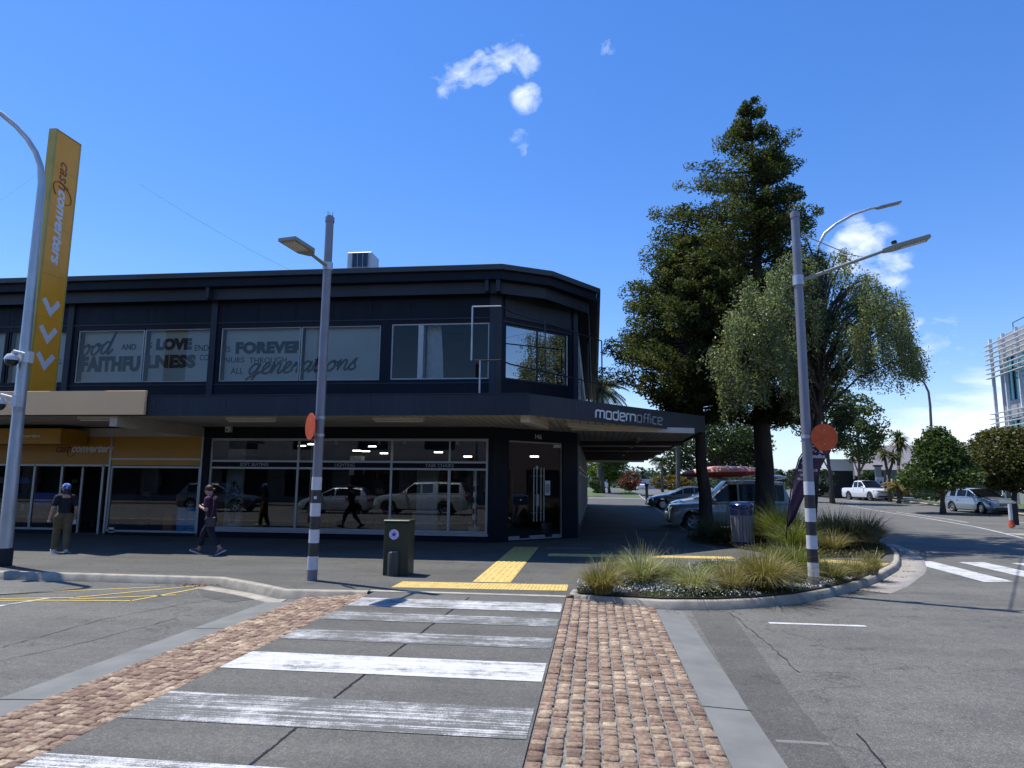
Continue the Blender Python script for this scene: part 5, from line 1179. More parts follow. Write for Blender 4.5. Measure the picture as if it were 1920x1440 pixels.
    for s in (-1,1):
        q=MB(); yy=wid(xf-.2)*s; 
        pts=[(xf-.02,.45),(xf-.06,.70),(xf-.16,.90),(xf-.34,1.0)]
        z0,z1=zf-.24,zf-.07
        vs=[]
        for (x,k) in pts: w=wid(x); yk=s*(w*k if k<1 else w*1.004); vs+=[(x+.022,yk,z0+.03*(xf-x)),(x+.012,yk,z1+.06*(xf-x))]
        q.add(vs,[(2*i,2*i+1,2*i+3,2*i+2) if s>0 else (2*i,2*i+2,2*i+3,2*i+1) for i in range(3)]); q.build('headlight',M['headlight'],t,autos=50)
        q=MB(); zr_=top(xr+.2); w=wid(xr+.04); q.rbox(xr-.012,xr+.14,min(s*w*.72,s*w*1.01),max(s*w*.72,s*w*1.01),zr_-.30,zr_-.08,.02); q.build('tail_light',M['taillight'],t)
    q=MB(); q.rbox(xf-.08,xf+.02,-Wd*.42,Wd*.42,zf-.25,zf-.12,.01); q.rbox(xf-.08,xf+.022,-Wd*.7,Wd*.7,clr+.08,clr+.2,.01); gr=q.build('grille',M['black'],t)
    q=MB(); 
    for k in range(2): q.box(xf+.02,xf+.03,-Wd*.40,Wd*.40,zf-.22+k*.055,zf-.205+k*.055)
    q.each('grille_bar',M['chrome'],gr)
    q=MB(); q.box(xf+.02,xf+.034,-.18,.18,clr+.21,clr+.31); q.box(xr-.02,xr-.004,-.18,.18,clr+.25,clr+.36); q.each('number_plate',M['plate'],t)
    q=MB(); q.box(wr+Ra,wf-Ra,-Wd*1.0,Wd*1.0,clr-.01,clr+.05); q.build('side_sill',M['black'],t)
    for cx in (wf,wr):
        for s in (-1,1):
            yo=s*(wid(cx)-.01); c=(cx,0,r)
            q=MB(); q.lathe([(r*.62,yo-s*.02),(r*.9,yo),(r*.99,yo-s*.03),(r,yo-s*.09),(r*.98,yo-s*.2),(r*.5,yo-s*.21)],(cx,0,r),28,'y'); wh=q.build('wheel',M['rubber'],t,autos=50)
            q=MB(); q.lathe([(r*.63,yo-s*.025),(r*.66,yo-s*.004),(r*.60,yo-s*.02)],(cx,0,r),28,'y'); q.lathe([(r*.14,yo-s*.03),(r*.13,yo-s*.005)],(cx,0,r),12,'y')
            for k in range(P.get('spokes',6)):
                a_=2*PI*k/P.get('spokes',6); q.M=Matrix.Translation((cx,yo-s*.03,r))@Matrix.Rotation(a_,4,'Y'); q.box(-.03,.03,-.008,.012,r*.08,r*.63); q.M=None
            q.build('rim',M['rimm'],wh,autos=40)
            q=MB(); q.lathe([(r*.6,yo-s*.09),(r*.6,yo-s*.1)],(cx,0,r),20,'y'); q.build('brake_disc',M['black'],wh)
    t.location=loc; t.rotation_euler=(0,0,heading); return t,bo
HATCH=dict(L=4.2,W=1.79,H=1.48,wb=2.57,fo=.86,r=.31,clear=.17,top=[(-2.1,.62),(-2.06,.88),(-1.8,.95),(-.9,.94),(.6,.93),(.95,.95),(1.5,.86),(1.88,.74),(2.04,.62),(2.1,.5)],gh=[-2.03,-1.62,.05,1.0],side=[(-1.56,-1.05),(-.92,-.12),(-.06,.62)],spokes=10)
SUV=dict(L=4.75,W=1.88,H=1.99,wb=2.79,fo=.93,r=.385,clear=.25,top=[(-2.37,.75),(-2.33,1.06),(-2.1,1.12),(-.9,1.12),(.8,1.1),(1.05,1.12),(1.8,1.07),(2.2,.98),(2.34,.82),(2.37,.6)],gh=[-2.28,-1.98,.1,.98],side=[(-1.98,-1.25),(-1.17,-.3),(-.22,.62)],spokes=6,tum=.13)
UTE=dict(L=5.3,W=1.86,H=1.82,wb=3.2,fo=.9,r=.385,clear=.27,top=[(-2.65,.85),(-2.62,1.12),(-2.4,1.14),(-1.0,1.14),(.9,1.12),(1.1,1.14),(1.95,1.08),(2.4,1.0),(2.6,.85),(2.65,.62)],gh=[-.95,-.75,.35,1.15],side=[(-.72,-.12),(-.04,.72)],spokes=6,tum=.13,chrome=True)
UTEC=dict(UTE); UTEC['gh']=[-2.6,-2.3,.35,1.15]; UTEC['side']=[(-2.2,-1.0),(-.72,-.12),(-.04,.72)]
SEDAN=dict(L=4.6,W=1.78,H=1.44,wb=2.65,fo=.9,r=.31,clear=.17,top=[(-2.3,.65),(-2.26,.93),(-2.0,.99),(-1.4,.97),(.6,.92),(.95,.94),(1.6,.85),(2.1,.72),(2.26,.6),(2.3,.5)],gh=[-1.75,-1.05,.0,1.0],side=[(-1.3,-.6),(-.54,.1),(.16,.62)],spokes=8)
SUV2=dict(L=4.5,W=1.84,H=1.66,wb=2.65,fo=.9,r=.35,clear=.2,top=[(-2.25,.7),(-2.2,.98),(-2.0,1.04),(-.9,1.02),(.7,.99),(.95,1.02),(1.6,.95),(2.05,.85),(2.2,.7),(2.25,.55)],gh=[-2.12,-1.6,.1,1.0],side=[(-1.6,-1.05),(-.98,-.2),(-.12,.62)],spokes=5,tum=.15)
# silver hatchback on the right: solve placement from its wheels
w1=PG(1796,957,ZR);w2=PG(1841,962,ZR); print('GOLF',w1,w2,(w2-w1).length)
h=-PI/2+.16; c=PG(1840,963,ZR)
golf_c=(c.x+.55, c.y+1.1)
car('parked_hatchback','silver hatchback parked at the far kerb on the right, front towards the camera','car',HATCH,carpaint('silver_blue_paint',(.30,.36,.43),.45),(golf_c[0],golf_c[1],gz(golf_c[1])+ZR),h)
c=PG(1628,939,ZR); print('UTE',c)
ut,_=car('pickup_truck','white double cab pickup truck on the far side of the side street','pickup',UTE,carpaint('white_paint',(.72,.73,.74),.0),(c.x+.5,c.y+1.5,gz(c.y)+ZR),-PI/2+.22)
# big pale four wheel drive parked nose left behind the first trunk
lc=PV(1250,950,28.4); print('LC',lc)
suv,_=car('four_wheel_drive','pale four wheel drive parked nose left in tree shade with a kayak on top','car',SUV,carpaint('pale_grey_paint',(.33,.315,.285),.05),(lc.x+2.36,28.4,ZR),PI+.03)
kz=ZR+2.06
ky=thing('kayak','long red and pink kayak strapped on the roof of the pale four wheel drive','kayak',(4.8,28.2,kz))
V=[];n_=25
ka=PV(1274,895,28.2).x;kb=PV(1422,885,28.2).x
for i in range(n_):
    t_=i/(n_-1); s_=math.sin(PI*min(max(t_,.001),.999))**.55; w=.36*s_; hh_=.235*s_; zc=kz+.22+.14*(1-s_)*(.2 if t_>.5 else -.9)+.06*t_; x=ka+(kb+.35-ka)*t_
    for k in range(12): a=2*PI*k/12; V.append((x,28.2+w*math.cos(a),zc+hh_*math.sin(a)*(1 if math.sin(a)>0 else 1.0)))
F=[(i*12+k,i*12+(k+1)%12,(i+1)*12+(k+1)%12,(i+1)*12+k) for i in range(n_-1) for k in range(12)]
b=MB(); top_=[f for j,f in enumerate(F) if j%12<6]; bot_=[f for j,f in enumerate(F) if j%12>=6]
b.mi=0;b.add(V,top_); b.mi=1; b.add(V,bot_); b.build('hull',[mat('pink_plastic',(.85,.42,.36),.4),mat('red_plastic',(.55,.08,.06),.35)],ky,True)
b=MB()
for x in (ka+.95,kb-.6): b.box(x-.03,x+.03,27.7,29.0,kz-.05,kz); b.tube([(x,28.2+.36*math.cos(a),kz+.17+.2*math.sin(a)) for a in np.linspace(0,PI,9)],.012,5)
b.build('roof_strap',M['black'],ky)
rb=thing('roof_box','pale blue roof box at the rear of the pale four wheel drive roof','roof box',(6.6,27.6,kz)); p=PV(1445,900,28.5);q=PV(1470,900,28.5); b=MB(); b.ell(((p.x+q.x)/2-.2,28.5,kz+.06),(.55,.4,.1),14,8); b.build('shell',carpaint('pale_blue_plastic',(.35,.42,.48)),rb,True)
# two more angle parked cars further along
p=PG(1232,950,ZR); print('C2',p)
c2=(p.x+2.1,p.y+.5)
car('parked_sedan','dark car with a glaring bonnet parked nose left beyond the four wheel drive','car',SEDAN,carpaint('black_paint',(.05,.055,.065),.3),(5.55,45,gz(45)+ZR),PI+.05)
car('parked_hatchback','pale silver car parked between the dark car and the four wheel drive','car',HATCH,carpaint('silver_paint',(.45,.47,.49),.4),(6.0,37.5,gz(37.5)+ZR),PI+.05)
# distant cars
p=PG(1205,919,ZR); print('C4',p); car('parked_sedan','small white sedan seen from behind far along the side street','car',SEDAN,bpy.data.materials['white_paint'],(p.x,p.y+2.3,gz(p.y)+ZR),PI/2)
p=PG(1251,919,ZR); car('parked_suv','dark suv seen from behind far along the side street','car',SUV2,carpaint('dark_grey_paint',(.06,.065,.075),.3),(p.x,p.y+2.3,gz(p.y)+ZR),PI/2)
# near side cars, seen mirrored in the shop windows
carsz=ZR
car('pickup_truck','silver grey pickup truck mirrored in the shop window, parked on the near side','pickup',UTEC,carpaint('silver_grey_paint',(.50,.53,.50),.3),(-9.6,1.3,carsz),PI,'cars on the near side')
car('parked_hatchback','light silver hatchback mirrored in the shop window beside the pickup','car',HATCH,bpy.data.materials['silver_paint'],(-14.6,1.2,carsz),PI,'cars on the near side')
car('parked_suv','dark suv mirrored in the left shop window','car',SUV2,carpaint('charcoal_paint',(.05,.055,.06),.3),(-21.7,1.2,carsz),0,'cars on the near side')
# ---------------------------------------------------------------- people
def chain(name,joints,edges,radii,m,parent,extra=None,vox=.011,sub=1,root=0):
    b=MB(); J_=[Vector(j) for j in joints]; RR=[(r if hasattr(r,'__len__') else (r,r)) for r in radii]
    for i,j in edges:
        A_,B_=J_[i],J_[j]; d=B_-A_
        if d.length<1e-4: continue
        d.normalize(); y=Vector((0,1,0))-d*d.y
        if y.length<.3: y=Vector((1,0,0))-d*d.x
        y.normalize(); x=d.cross(y); n=16; vs=[]; K=5
        for k in range(K+1):
            t_=k/K; wy=RR[i][0]*(1-t_)+RR[j][0]*t_; wx=RR[i][1]*(1-t_)+RR[j][1]*t_; c=A_.lerp(B_,t_)
            for q in range(n): a_=2*PI*q/n; vs.append(c+y*wy*math.cos(a_)+x*wx*math.sin(a_))
        fs=[(k*n+q,k*n+(q+1)%n,(k+1)*n+(q+1)%n,(k+1)*n+q) for k in range(K) for q in range(n)]+[tuple(range(n-1,-1,-1)),tuple(K*n+q for q in range(n))]
        b.add(vs,fs)
    for p,(wy,wx) in zip(J_,RR): b.ell(p,(wx*.99,wy*.99,min(wx,wy)*.9),14,10)
    if extra: extra(b)
    me2=bpy.data.meshes.new(name); me2.from_pydata(b.v,[],b.f); o=bpy.data.objects.new(name,me2); COL.objects.link(o)
    r=o.modifiers.new('r','REMESH'); r.mode='VOXEL'; r.voxel_size=vox; s_=o.modifiers.new('sm','SMOOTH'); s_.iterations=4; s_.factor=.5
    bpy.context.view_layer.update(); e=bpy.data.meshes.new_from_object(o.evaluated_get(bpy.context.evaluated_depsgraph_get())); bpy.data.objects.remove(o)
    e.name=name; e.materials.clear(); e.materials.append(m); e.polygons.foreach_set('use_smooth',[True]*len(e.polygons))
    o=bpy.data.objects.new(name,e); COL.objects.link(o); o.parent=parent; return o
M['skin']=mat('skin',(.46,.26,.18),.55,var=.06)
def person(label,loc,rz,J,cols,opts):
    t=thing('person',label,'person',(0,0,0))
    ks=list(J); P=[Vector(J[k]) for k in ks]; ix={k:i for i,k in enumerate(ks)}
    R=dict(pelvis=(.13,.10),waist=(.115,.088),chest=(.14,.098),shc=(.11,.07),neck=.052,head0=.055,shL=.058,shR=.058,elL=.040,elR=.040,wrL=.027,wrR=.027,hdL=.030,hdR=.030,hipL=.085,hipR=.085,knL=.058,knR=.058,anL=.036,anR=.036,toL=.032,toR=.032,heL=.034,heR=.034)
    E=[('pelvis','waist'),('waist','chest'),('chest','shc'),('shc','neck'),('neck','head0')]+[(a+s,b_+s) for s in 'LR' for a,b_ in (('sh','el'),('el','wr'),('wr','hd'),('hip','kn'),('kn','an'),('an','to'),('an','he'))]+[('shc','shL'),('shc','shR'),('pelvis','hipL'),('pelvis','hipR')]
    hc=P[ix['head0']]+Vector(opts.get('hoff',(.02,0,.085))); ht=opts.get('htilt',0.)
    HR=Matrix.Rotation(ht,3,'Y')
    def head(b):
        b.ell(hc,(.092,.075,.115),20,14,HR); b.ell(hc+HR@Vector((.02,0,-.055)),(.066,.056,.062),14,10,HR)
        b.ell(hc+HR@Vector((.098,0,-.018)),(.017,.012,.022),8,6,HR)            # nose
        b.ell(hc+HR@Vector((.082,0,-.06)),(.014,.024,.008),8,6,HR)             # lips
        for s in (-1,1):
            b.ell(hc+HR@Vector((.0,s*.076,-.012)),(.018,.009,.028),8,6,HR)     # ears
            b.ell(hc+HR@Vector((.078,s*.03,.018)),(.012,.017,.008),8,6,HR)     # brows
        for s,k in (('L','hdL'),('R','hdR')):                                     # fingers
            w=P[ix['wr'+s]];h_=P[ix[k]]; d=(h_-w).normalized(); cu=Vector(opts.get('curl'+s,(.3,0,0)))
            a=d.cross(Vector((1,0,0.2))); 
            if a.length<.2: a=d.cross(Vector((0,1,0)))
            a.normalize(); nrm_=a.cross(d)
            for f in range(4):
                o0=h_+a*(f-1.5)*.017; ln=(.030,.036,.034,.027)[f]; p1_=o0+d*ln+nrm_*.004;p2_=p1_+(d+cu*1.2).normalized()*ln*.7;p3_=p2_+(d*.3+cu*2.5).normalized()*ln*.5
                b.tube([o0,p1_,p2_,p3_],[.0085,.008,.0075,.006],7)
            th=h_-d*.02; b.tube([th,th+a*.028+d*.02,th+a*.034+d*.05],[.011,.009,.0075],7)
    body=chain('body',P,[(ix[a],ix[b_]) for a,b_ in E],[R[k] for k in ks],M['skin'],t,head,vox=.0075,root=ix['pelvis'])
    # eyes
    b=MB(); 
    for s in (-1,1): b.ell(hc+HR@Vector((.084,s*.03,.0)),(.009,.013,.007),8,6,HR)
    b.build('eye',mat('eye_dark',(.03,.02,.02),.2) if 'eye_dark' not in bpy.data.materials else bpy.data.materials['eye_dark'],t,True)
    def sub(name,keys,edges,rad,m,vox=.009,extra=None):
        Q=[Vector(J[k]) if isinstance(k,str) else Vector(k) for k in keys]; return chain(name,Q,edges,rad,m,t,extra,vox)
    g=.014
    def mid(a,b_,f): return tuple(Vector(J[a]).lerp(Vector(J[b_]),f))
    sub('shirt',['pelvis','waist','chest','shc','shL','shR',mid('shL','elL',.62),mid('shR','elR',.62)],[(0,1),(1,2),(2,3),(3,4),(3,5),(4,6),(5,7)],[(.135,.115),(.128,.11),(.14,.112),(.098,.075),.07,.07,.066,.066],cols['shirt'])
    f=opts.get('trouser',.88); wl=opts.get('legw',1.)
    lk=['pelvis','hipL','knL',mid('knL','anL',f),'hipR','knR',mid('knR','anR',f),mid('pelvis','waist',.5)]
    sub('trousers',lk,[(0,1),(1,2),(2,3),(0,4),(4,5),(5,6),(0,7)],[(.142,.118),.098*wl,.078*wl,.064*wl,.098*wl,.078*wl,.064*wl,(.125,.105)],cols['legs'])
    for s in 'LR':
        an=Vector(J['an'+s]);to=Vector(J['to'+s]);he=Vector(J['he'+s])
        d=(to-he).normalized()
        chain('shoe',[he-d*.01,he.lerp(to,.4)+Vector((0,0,.012)),to+d*.03,an*.55+he.lerp(to,.25)*.45],[(0,1),(1,2),(1,3)],[.043,(.048,.044),(.042,.032),.044],cols['shoe'],t,None,.008)
        q=MB(); side=Vector((0,1,0)); A0=he-d*.055;B0=to+d*.075; upv=d.cross(side); upv=-upv if upv.z<0 else upv
        vs=[]
        for p_,w_ in ((A0,.030),(he,.042),(he.lerp(to,.6),.044),(to+d*.03,.044),(B0,.022)):
            for k in (-1,1):
                for zz in (-.046,-.022): vs.append(p_+side*w_*k+upv*zz)
        fs=[]
        for i in range(4): a_=i*4; fs+=[(a_,a_+4,a_+6,a_+2),(a_+1,a_+3,a_+7,a_+5),(a_,a_+1,a_+5,a_+4),(a_+2,a_+6,a_+7,a_+3)]
        fs+=[(0,2,3,1),(16,17,19,18)]
        q.add(vs,fs); q.build('sole',cols['sole'],t)
    return t,hc,HR
# standing pose in local frame: x forward, y left, z up
J1=dict(pelvis=(0,0,.86),waist=(0,0,1.0),chest=(.0,0,1.15),shc=(.0,0,1.28),neck=(.01,0,1.335),head0=(.015,0,1.37),shL=(0,.165,1.255),shR=(0,-.165,1.255),elL=(-.05,.235,1.00),elR=(.02,-.235,1.00),wrL=(.02,.27,.80),wrR=(.12,-.24,.80),hdL=(.04,.275,.74),hdR=(.15,-.24,.745),
 hipL=(0,.085,.80),hipR=(0,-.085,.80),knL=(.07,.10,.46),knR=(-.02,-.09,.45),anL=(.10,.11,.085),anR=(-.13,-.09,.095),toL=(.22,.13,.045),toR=(-.01,-.10,.042),heL=(.07,.11,.045),heR=(-.16,-.09,.055))
f1=PG(113,1036); 
cols=dict(shirt=mat('black_tshirt',(.012,.012,.017),.85,bump=1.,bscale=14),legs=mat('khaki_trousers',(.125,.095,.045),.85,var=.25,scale=10,bump=1.,bscale=12),shoe=mat('white_shoe',(.55,.55,.52),.6),sole=M['white_plastic'])
t,hc,HR=person('person seen from behind in a blue patterned cap, black t-shirt and khaki trousers',None,0,J1,cols,dict(trouser=.97,legw=1.12))
b=MB(); b.ell(hc+Vector((-.008,0,.045)),(.105,.09,.085),18,10); cm,nt=newmat('blue_pattern_cap'); v=coords(nt); vo=N(nt,'TexVoronoi'); vo.inputs['Scale'].default_value=16; L(nt,v,vo.inputs['Vector']); cc=ramp(nt,vo.outputs['Distance'],[(.0,(.75,.78,.85)),(.32,(.55,.65,.85)),(.42,(.04,.13,.5)),(.8,(.02,.06,.32))]); finish(nt,cc,.8)
b.lathe([(.001,.0),(.1,.0),(.1,.012),(.001,.014)],tuple(hc+Vector((.07,0,.012))),16); b.build('cap',cm,t,True)
b=MB(); b.ell(hc+Vector((-.055,0,-.045)),(.05,.068,.075),12,8); b.ell(hc+Vector((-.07,0,-.11)),(.04,.05,.07),10,8); b.build('hair',mat('dark_brown_hair',(.05,.02,.012),.6),t,True)
b=MB(); h_=Vector(J1['hdR']); b.box(h_.x-.01,h_.x+.01,h_.y-.035,h_.y+.035,h_.z-.12,h_.z+.01); b.build('papers',M['band_white'],t)
b=MB(); h_=Vector(J1['hdL']); b.lathe([(.035,h_.z-.03),(.035,h_.z-.01)],(h_.x,h_.y,0),10); b.build('wrist_band',M['band_white'],t)
t.location=(f1.x,f1.y,0); t.rotation_euler=(0,0,math.radians(138))
sc_=1.0
J2=dict(pelvis=(0,0,.84),waist=(.01,0,.98),chest=(.03,0,1.13),shc=(.03,0,1.27),neck=(.055,0,1.325),head0=(.08,0,1.36),shL=(.03,.155,1.25),shR=(.03,-.155,1.25),elL=(.0,.215,1.01),elR=(.05,-.19,1.02),wrL=(.17,.14,1.06),wrR=(.22,-.10,1.08),hdL=(.225,.11,1.085),hdR=(.28,-.07,1.105),
 hipL=(0,.08,.79),hipR=(0,-.08,.79),knL=(-.10,.08,.45),knR=(.21,-.08,.47),anL=(-.33,.08,.15),anR=(.30,-.08,.10),toL=(-.25,.08,.045),toR=(.44,-.08,.10),heL=(-.40,.08,.12),heR=(.27,-.08,.05))
f2=PG(391,1040)
cols=dict(shirt=mat('maroon_tshirt',(.055,.009,.035),.85,bump=1.,bscale=14),legs=mat('dark_navy_trousers',(.014,.016,.026),.85,var=.2,bump=1.,bscale=13),shoe=mat('grey_red_shoe',(.16,.05,.05),.6,var=.5,scale=30),sole=M['white_plastic'])
t,hc,HR=person('person striding left in a maroon t-shirt with a shoulder bag, looking at a phone',None,0,J2,cols,dict(trouser=.66,legw=.98,htilt=.5,curlL=(0,-.6,.3),curlR=(0,.6,.3)))
b=MB(); b.ell(hc+HR@Vector((-.022,0,.03)),(.098,.088,.10),16,10,HR); b.ell(hc+Vector((-.125,0,.02)),(.045,.04,.04),10,8); b.build('hair',mat('reddish_brown_hair',(.05,.015,.012),.6,var=.3,scale=30),t,True)
b=MB(); b.box(.285,.30,-.05,.02,1.08,1.22); b.build('phone',M['black'],t)
b=MB(); pts=[(.06,-.09,1.32),(.0,.0,1.335),(-.08,.08,1.26),(-.125,.13,1.1),(-.13,.17,.95),(-.12,.19,.86)]; b.tube(pts,.014,6); b.build('bag_strap',mat('bag_leather',(.05,.035,.035),.6),t)
b=MB(); b.rbox(-.24,-.03,.16,.235,.64,.86,.02); b.build('bag',bpy.data.materials['bag_leather'],t)
t.location=(f2.x,f2.y,0); t.rotation_euler=(0,0,math.radians(178))
# ---------------------------------------------------------------- trees
def branchy(b,base,top,r0,r1,n=8,wob=.06,rng=random.Random(1)):
    base=Vector(base);top=Vector(top); P=[base.lerp(top,i/n)+(Vector((rng.uniform(-wob,wob),rng.uniform(-wob,wob),0)) if 0<i<n else Vector()) for i in range(n+1)]
    b.tube(P,[r0*1.35]+[r0+(r1-r0)*i/n for i in range(1,n+1)],14); return P
def conifer(label,base,apex,prof,seed,step=.33,nb=9,lean=0):
    rng=np.random.default_rng(seed); r=random.Random(seed); t=thing('conifer_tree',label,'tree',(base[0],base[1],base[2])); nb=nb*.95
    b=MB(); r0=prof['r0']; P=branchy(b,base,(apex[0],apex[1],apex[2]-.1),r0,.02,14,.05,r)
    cs_=[];ns=[]
    z=prof['z0']
    while z<apex[2]:
        f=(z-base[2])/(apex[2]-base[2]); ax=Vector(base).lerp(Vector(apex),f)
        L0,R0_,D=[np.interp(z,prof['z'],prof[k]) for k in ('l','r','d')]
        k=max(4,int(nb*min(1,(L0+R0_)/2.2)))
        for i in range(k):
            a=r.uniform(0,2*PI); cx,sx=math.cos(a),math.sin(a); ext=(R0_ if cx>0 else L0)*abs(cx)+D*abs(sx)*(.5 if sx<0 else 1.15); ext*=r.uniform(.68,1.12)
            if r.random()<.04: continue
            tip=Vector((ax.x+cx*ext,ax.y+sx*ext,z+r.uniform(-.25,.2)+ext*.10)); root=Vector((ax.x,ax.y,z-ext*.18))
            if ext>.5: b.tube([root,root.lerp(tip,.5)+Vector((0,0,-.05*ext)),tip],[.012+.018*ext,.01+.008*ext,.006],5,False)
            for q,s_ in ((1.,.8),(.84,1.),(.64,1.1),(.42,1.0)):
                if ext*q<.15 and q<1: continue
                c=root.lerp(tip,q)+Vector((r.uniform(-.12,.12),r.uniform(-.12,.12),.08)); rr=(.17+.07*ext)*s_*r.uniform(.7,1.3)
                cs_.append(c); ns.append(rr)
        z+=step*r.uniform(.75,1.25)*(.7 if z>apex[2]-2 else 1)
    b.build('trunk',M['bark'],t,True)
    pts=[];
    for c,rr in zip(cs_,ns): pts.append(blobpts(c,(rr*1.2,rr*1.2,rr*.85),int((70+620*rr*rr)*(1. if c.z<12.3 else .6)),rng,.25))
    pts=np.concatenate(pts); V,F=leaves(pts,.125,asp=.42,rng=rng,up=.35); npmesh('crown',V,F,M['totara'],t); print(label[:20],len(F)); return t
PX_=lambda x,y,v:PV(x,y,v)
vB=25.2; base=PX_(1434,960,vB); 
kx=vB/23.
conifer('tall dark conifer with a pointed ragged top, its trunk right behind the litter bin',(base.x,vB,0),(PX_(1408,195,vB).x,vB,PX_(1408,193,vB).z),
 dict(r0=.36,z0=4.0,z=[3.5*kx,4.5*kx,6*kx,8*kx,9.6*kx,11*kx,11.8*kx,12.7*kx,13.3*kx,13.9*kx,14.3*kx,14.9*kx],l=[1.2,2.2,2.6,3.1,3.1,2.8,2.2,1.55,.75,.35,.32,.05],r=[1.2,2.2,2.0,1.7,1.4,1.35,1.25,1.15,.8,.35,.3,.05],d=[1,2.6,3.6,3.8,3.4,2.9,2.3,1.7,1.0,.6,.45,.1]),11)
vA=24.0; base=PX_(1325,965,vA)
conifer('lower broad dark conifer with its trunk beside the end of the canopy',(base.x,vA,0),(PX_(1290,470,vA).x,vA,PX_(1290,455,vA).z),
 dict(r0=.24,z0=3.9,z=[3.4,4.4,5.3,6.4,7.5,8.6,9.4,10.2],l=[.3,1.2,2.2,2.4,1.15,.85,.7,.2],r=[.6,1.6,1.9,1.9,1.9,1.6,1.2,.2],d=[.5,2.,3.0,3.3,2.8,2.,1.2,.2]),12,nb=12)
# weeping silver leafed tree
def weeping():
    rng=np.random.default_rng(5); r=random.Random(5); v0=23.4; base=PX_(1516,950,v0)
    t=thing('weeping_tree','silvery green weeping tree with hanging strands behind the right striped pole','tree',(base.x,v0,0))
    b=MB(); P=branchy(b,(base.x,v0,0),(PX_(1545,560,v0).x,v0,PX_(1545,560,v0).z),.17,.07,10,.05,r)
    env=[(1340,640,0),(1372,585,0),(1405,530,0),(1440,500,0),(1475,470,0),(1510,452,0),(1550,448,0),(1590,468,0),(1620,500,0),(1655,530,0),(1685,560,0),(1700,610,0),(1722,660,0)]
    low={1340:735,1372:790,1405:770,1440:745,1475:760,1510:780,1550:770,1590:760,1620:745,1655:730,1685:715,1700:705,1722:700}
    C=[];ex=[e[0] for e in env];ey=[e[1] for e in env];lx=sorted(low);ly=[low[k] for k in lx]
    heads=[]
    for i in range(160):
        x=r.uniform(1345,1722); yt=np.interp(x,ex,ey)+r.gauss(0,9); yl=np.interp(x,lx,ly); k=r.random(); y0=yt+(yl-yt)*(k**1.3)*.72
        dv=(r.uniform(-2.3,6.)*math.sqrt(max(.12,1-((x-1530)/215)**2))) if x>1500 else r.uniform(-3.6,-1.2)
        heads.append((x,y0,yl,dv,r.uniform(9,22)))
    for hi,(hx,hy,yl,dv,hw) in enumerate(heads):
        hsw=Vector((r.uniform(-.25,.3),r.uniform(-.2,.2),0)); hl=r.uniform(.7,1.9)
        for s_ in range(int(hw*.8)):
            g_=r.gauss(0,.55); x=hx+g_*hw; y0=hy+abs(g_)*hw*.45+r.uniform(-4,4); top=PX_(x,y0,v0+dv+r.gauss(0,.18)); ln=hl*r.uniform(.55,1.1)*(1-.2*abs(g_)); ln=min(ln,max(.35,(yl-y0)*v0/FPX+r.uniform(0,.4)))
            sw=hsw*ln*.7+Vector((r.gauss(0,.06),r.gauss(0,.06),0)); n=int(30*ln)+7; ts=rng.uniform(0,1,n)
            C.append(np.array(top)[None]+np.outer(ts,np.array((sw.x,sw.y,0)))+np.outer(ts,np.array((0,0,-ln)))+rng.normal(size=(n,3))*(.045+.04*(1-ts))[:,None])
            if s_%4==0: b.tube([top+Vector((0,0,.04)),top+sw*.5+Vector((0,0,-ln*.5)),top+sw+Vector((0,0,-ln))],[.008,.005,.003],4,False)
        tp=PX_(hx,hy,v0+dv)+Vector((0,0,.05)); st=P[min(10,max(3,int(10*(tp.z/P[-1].z)*.75)))]
        if hi%2==0: b.tube([st,st.lerp(tp,.45)+Vector((0,0,.5)),st.lerp(tp,.8)+Vector((0,0,.35)),tp],[.05,.03,.018,.009],5,False)
    # inner mass
    for i in range(60):
        x=1540+130*r.uniform(-1,1); y=r.uniform(520,730); c=PX_(x,y,v0+r.uniform(-1,1.6)); yt=np.interp(x,ex,ey)
        if y>yt+25: C.append(blobpts(c,(.42,.42,.5),110,rng,.1))
    for i in range(26):
        x=r.uniform(1360,1700); yt=np.interp(x,ex,ey); tp=PX_(x,yt+r.uniform(15,70),v0+r.uniform(-1,1)); st=P[r.randint(4,10)]; b.tube([st,st.lerp(tp,.5)+Vector((0,0,.35)),tp],[.06,.035,.012],6,False)
    b.build('trunk',M['bark'],t,True); C=np.concatenate(C); print('weep',len(C)); V,F=leaves(C,.10,asp=.38,rng=rng,droop=.6); npmesh('crown',V,F,M['willow'],t)
weeping()
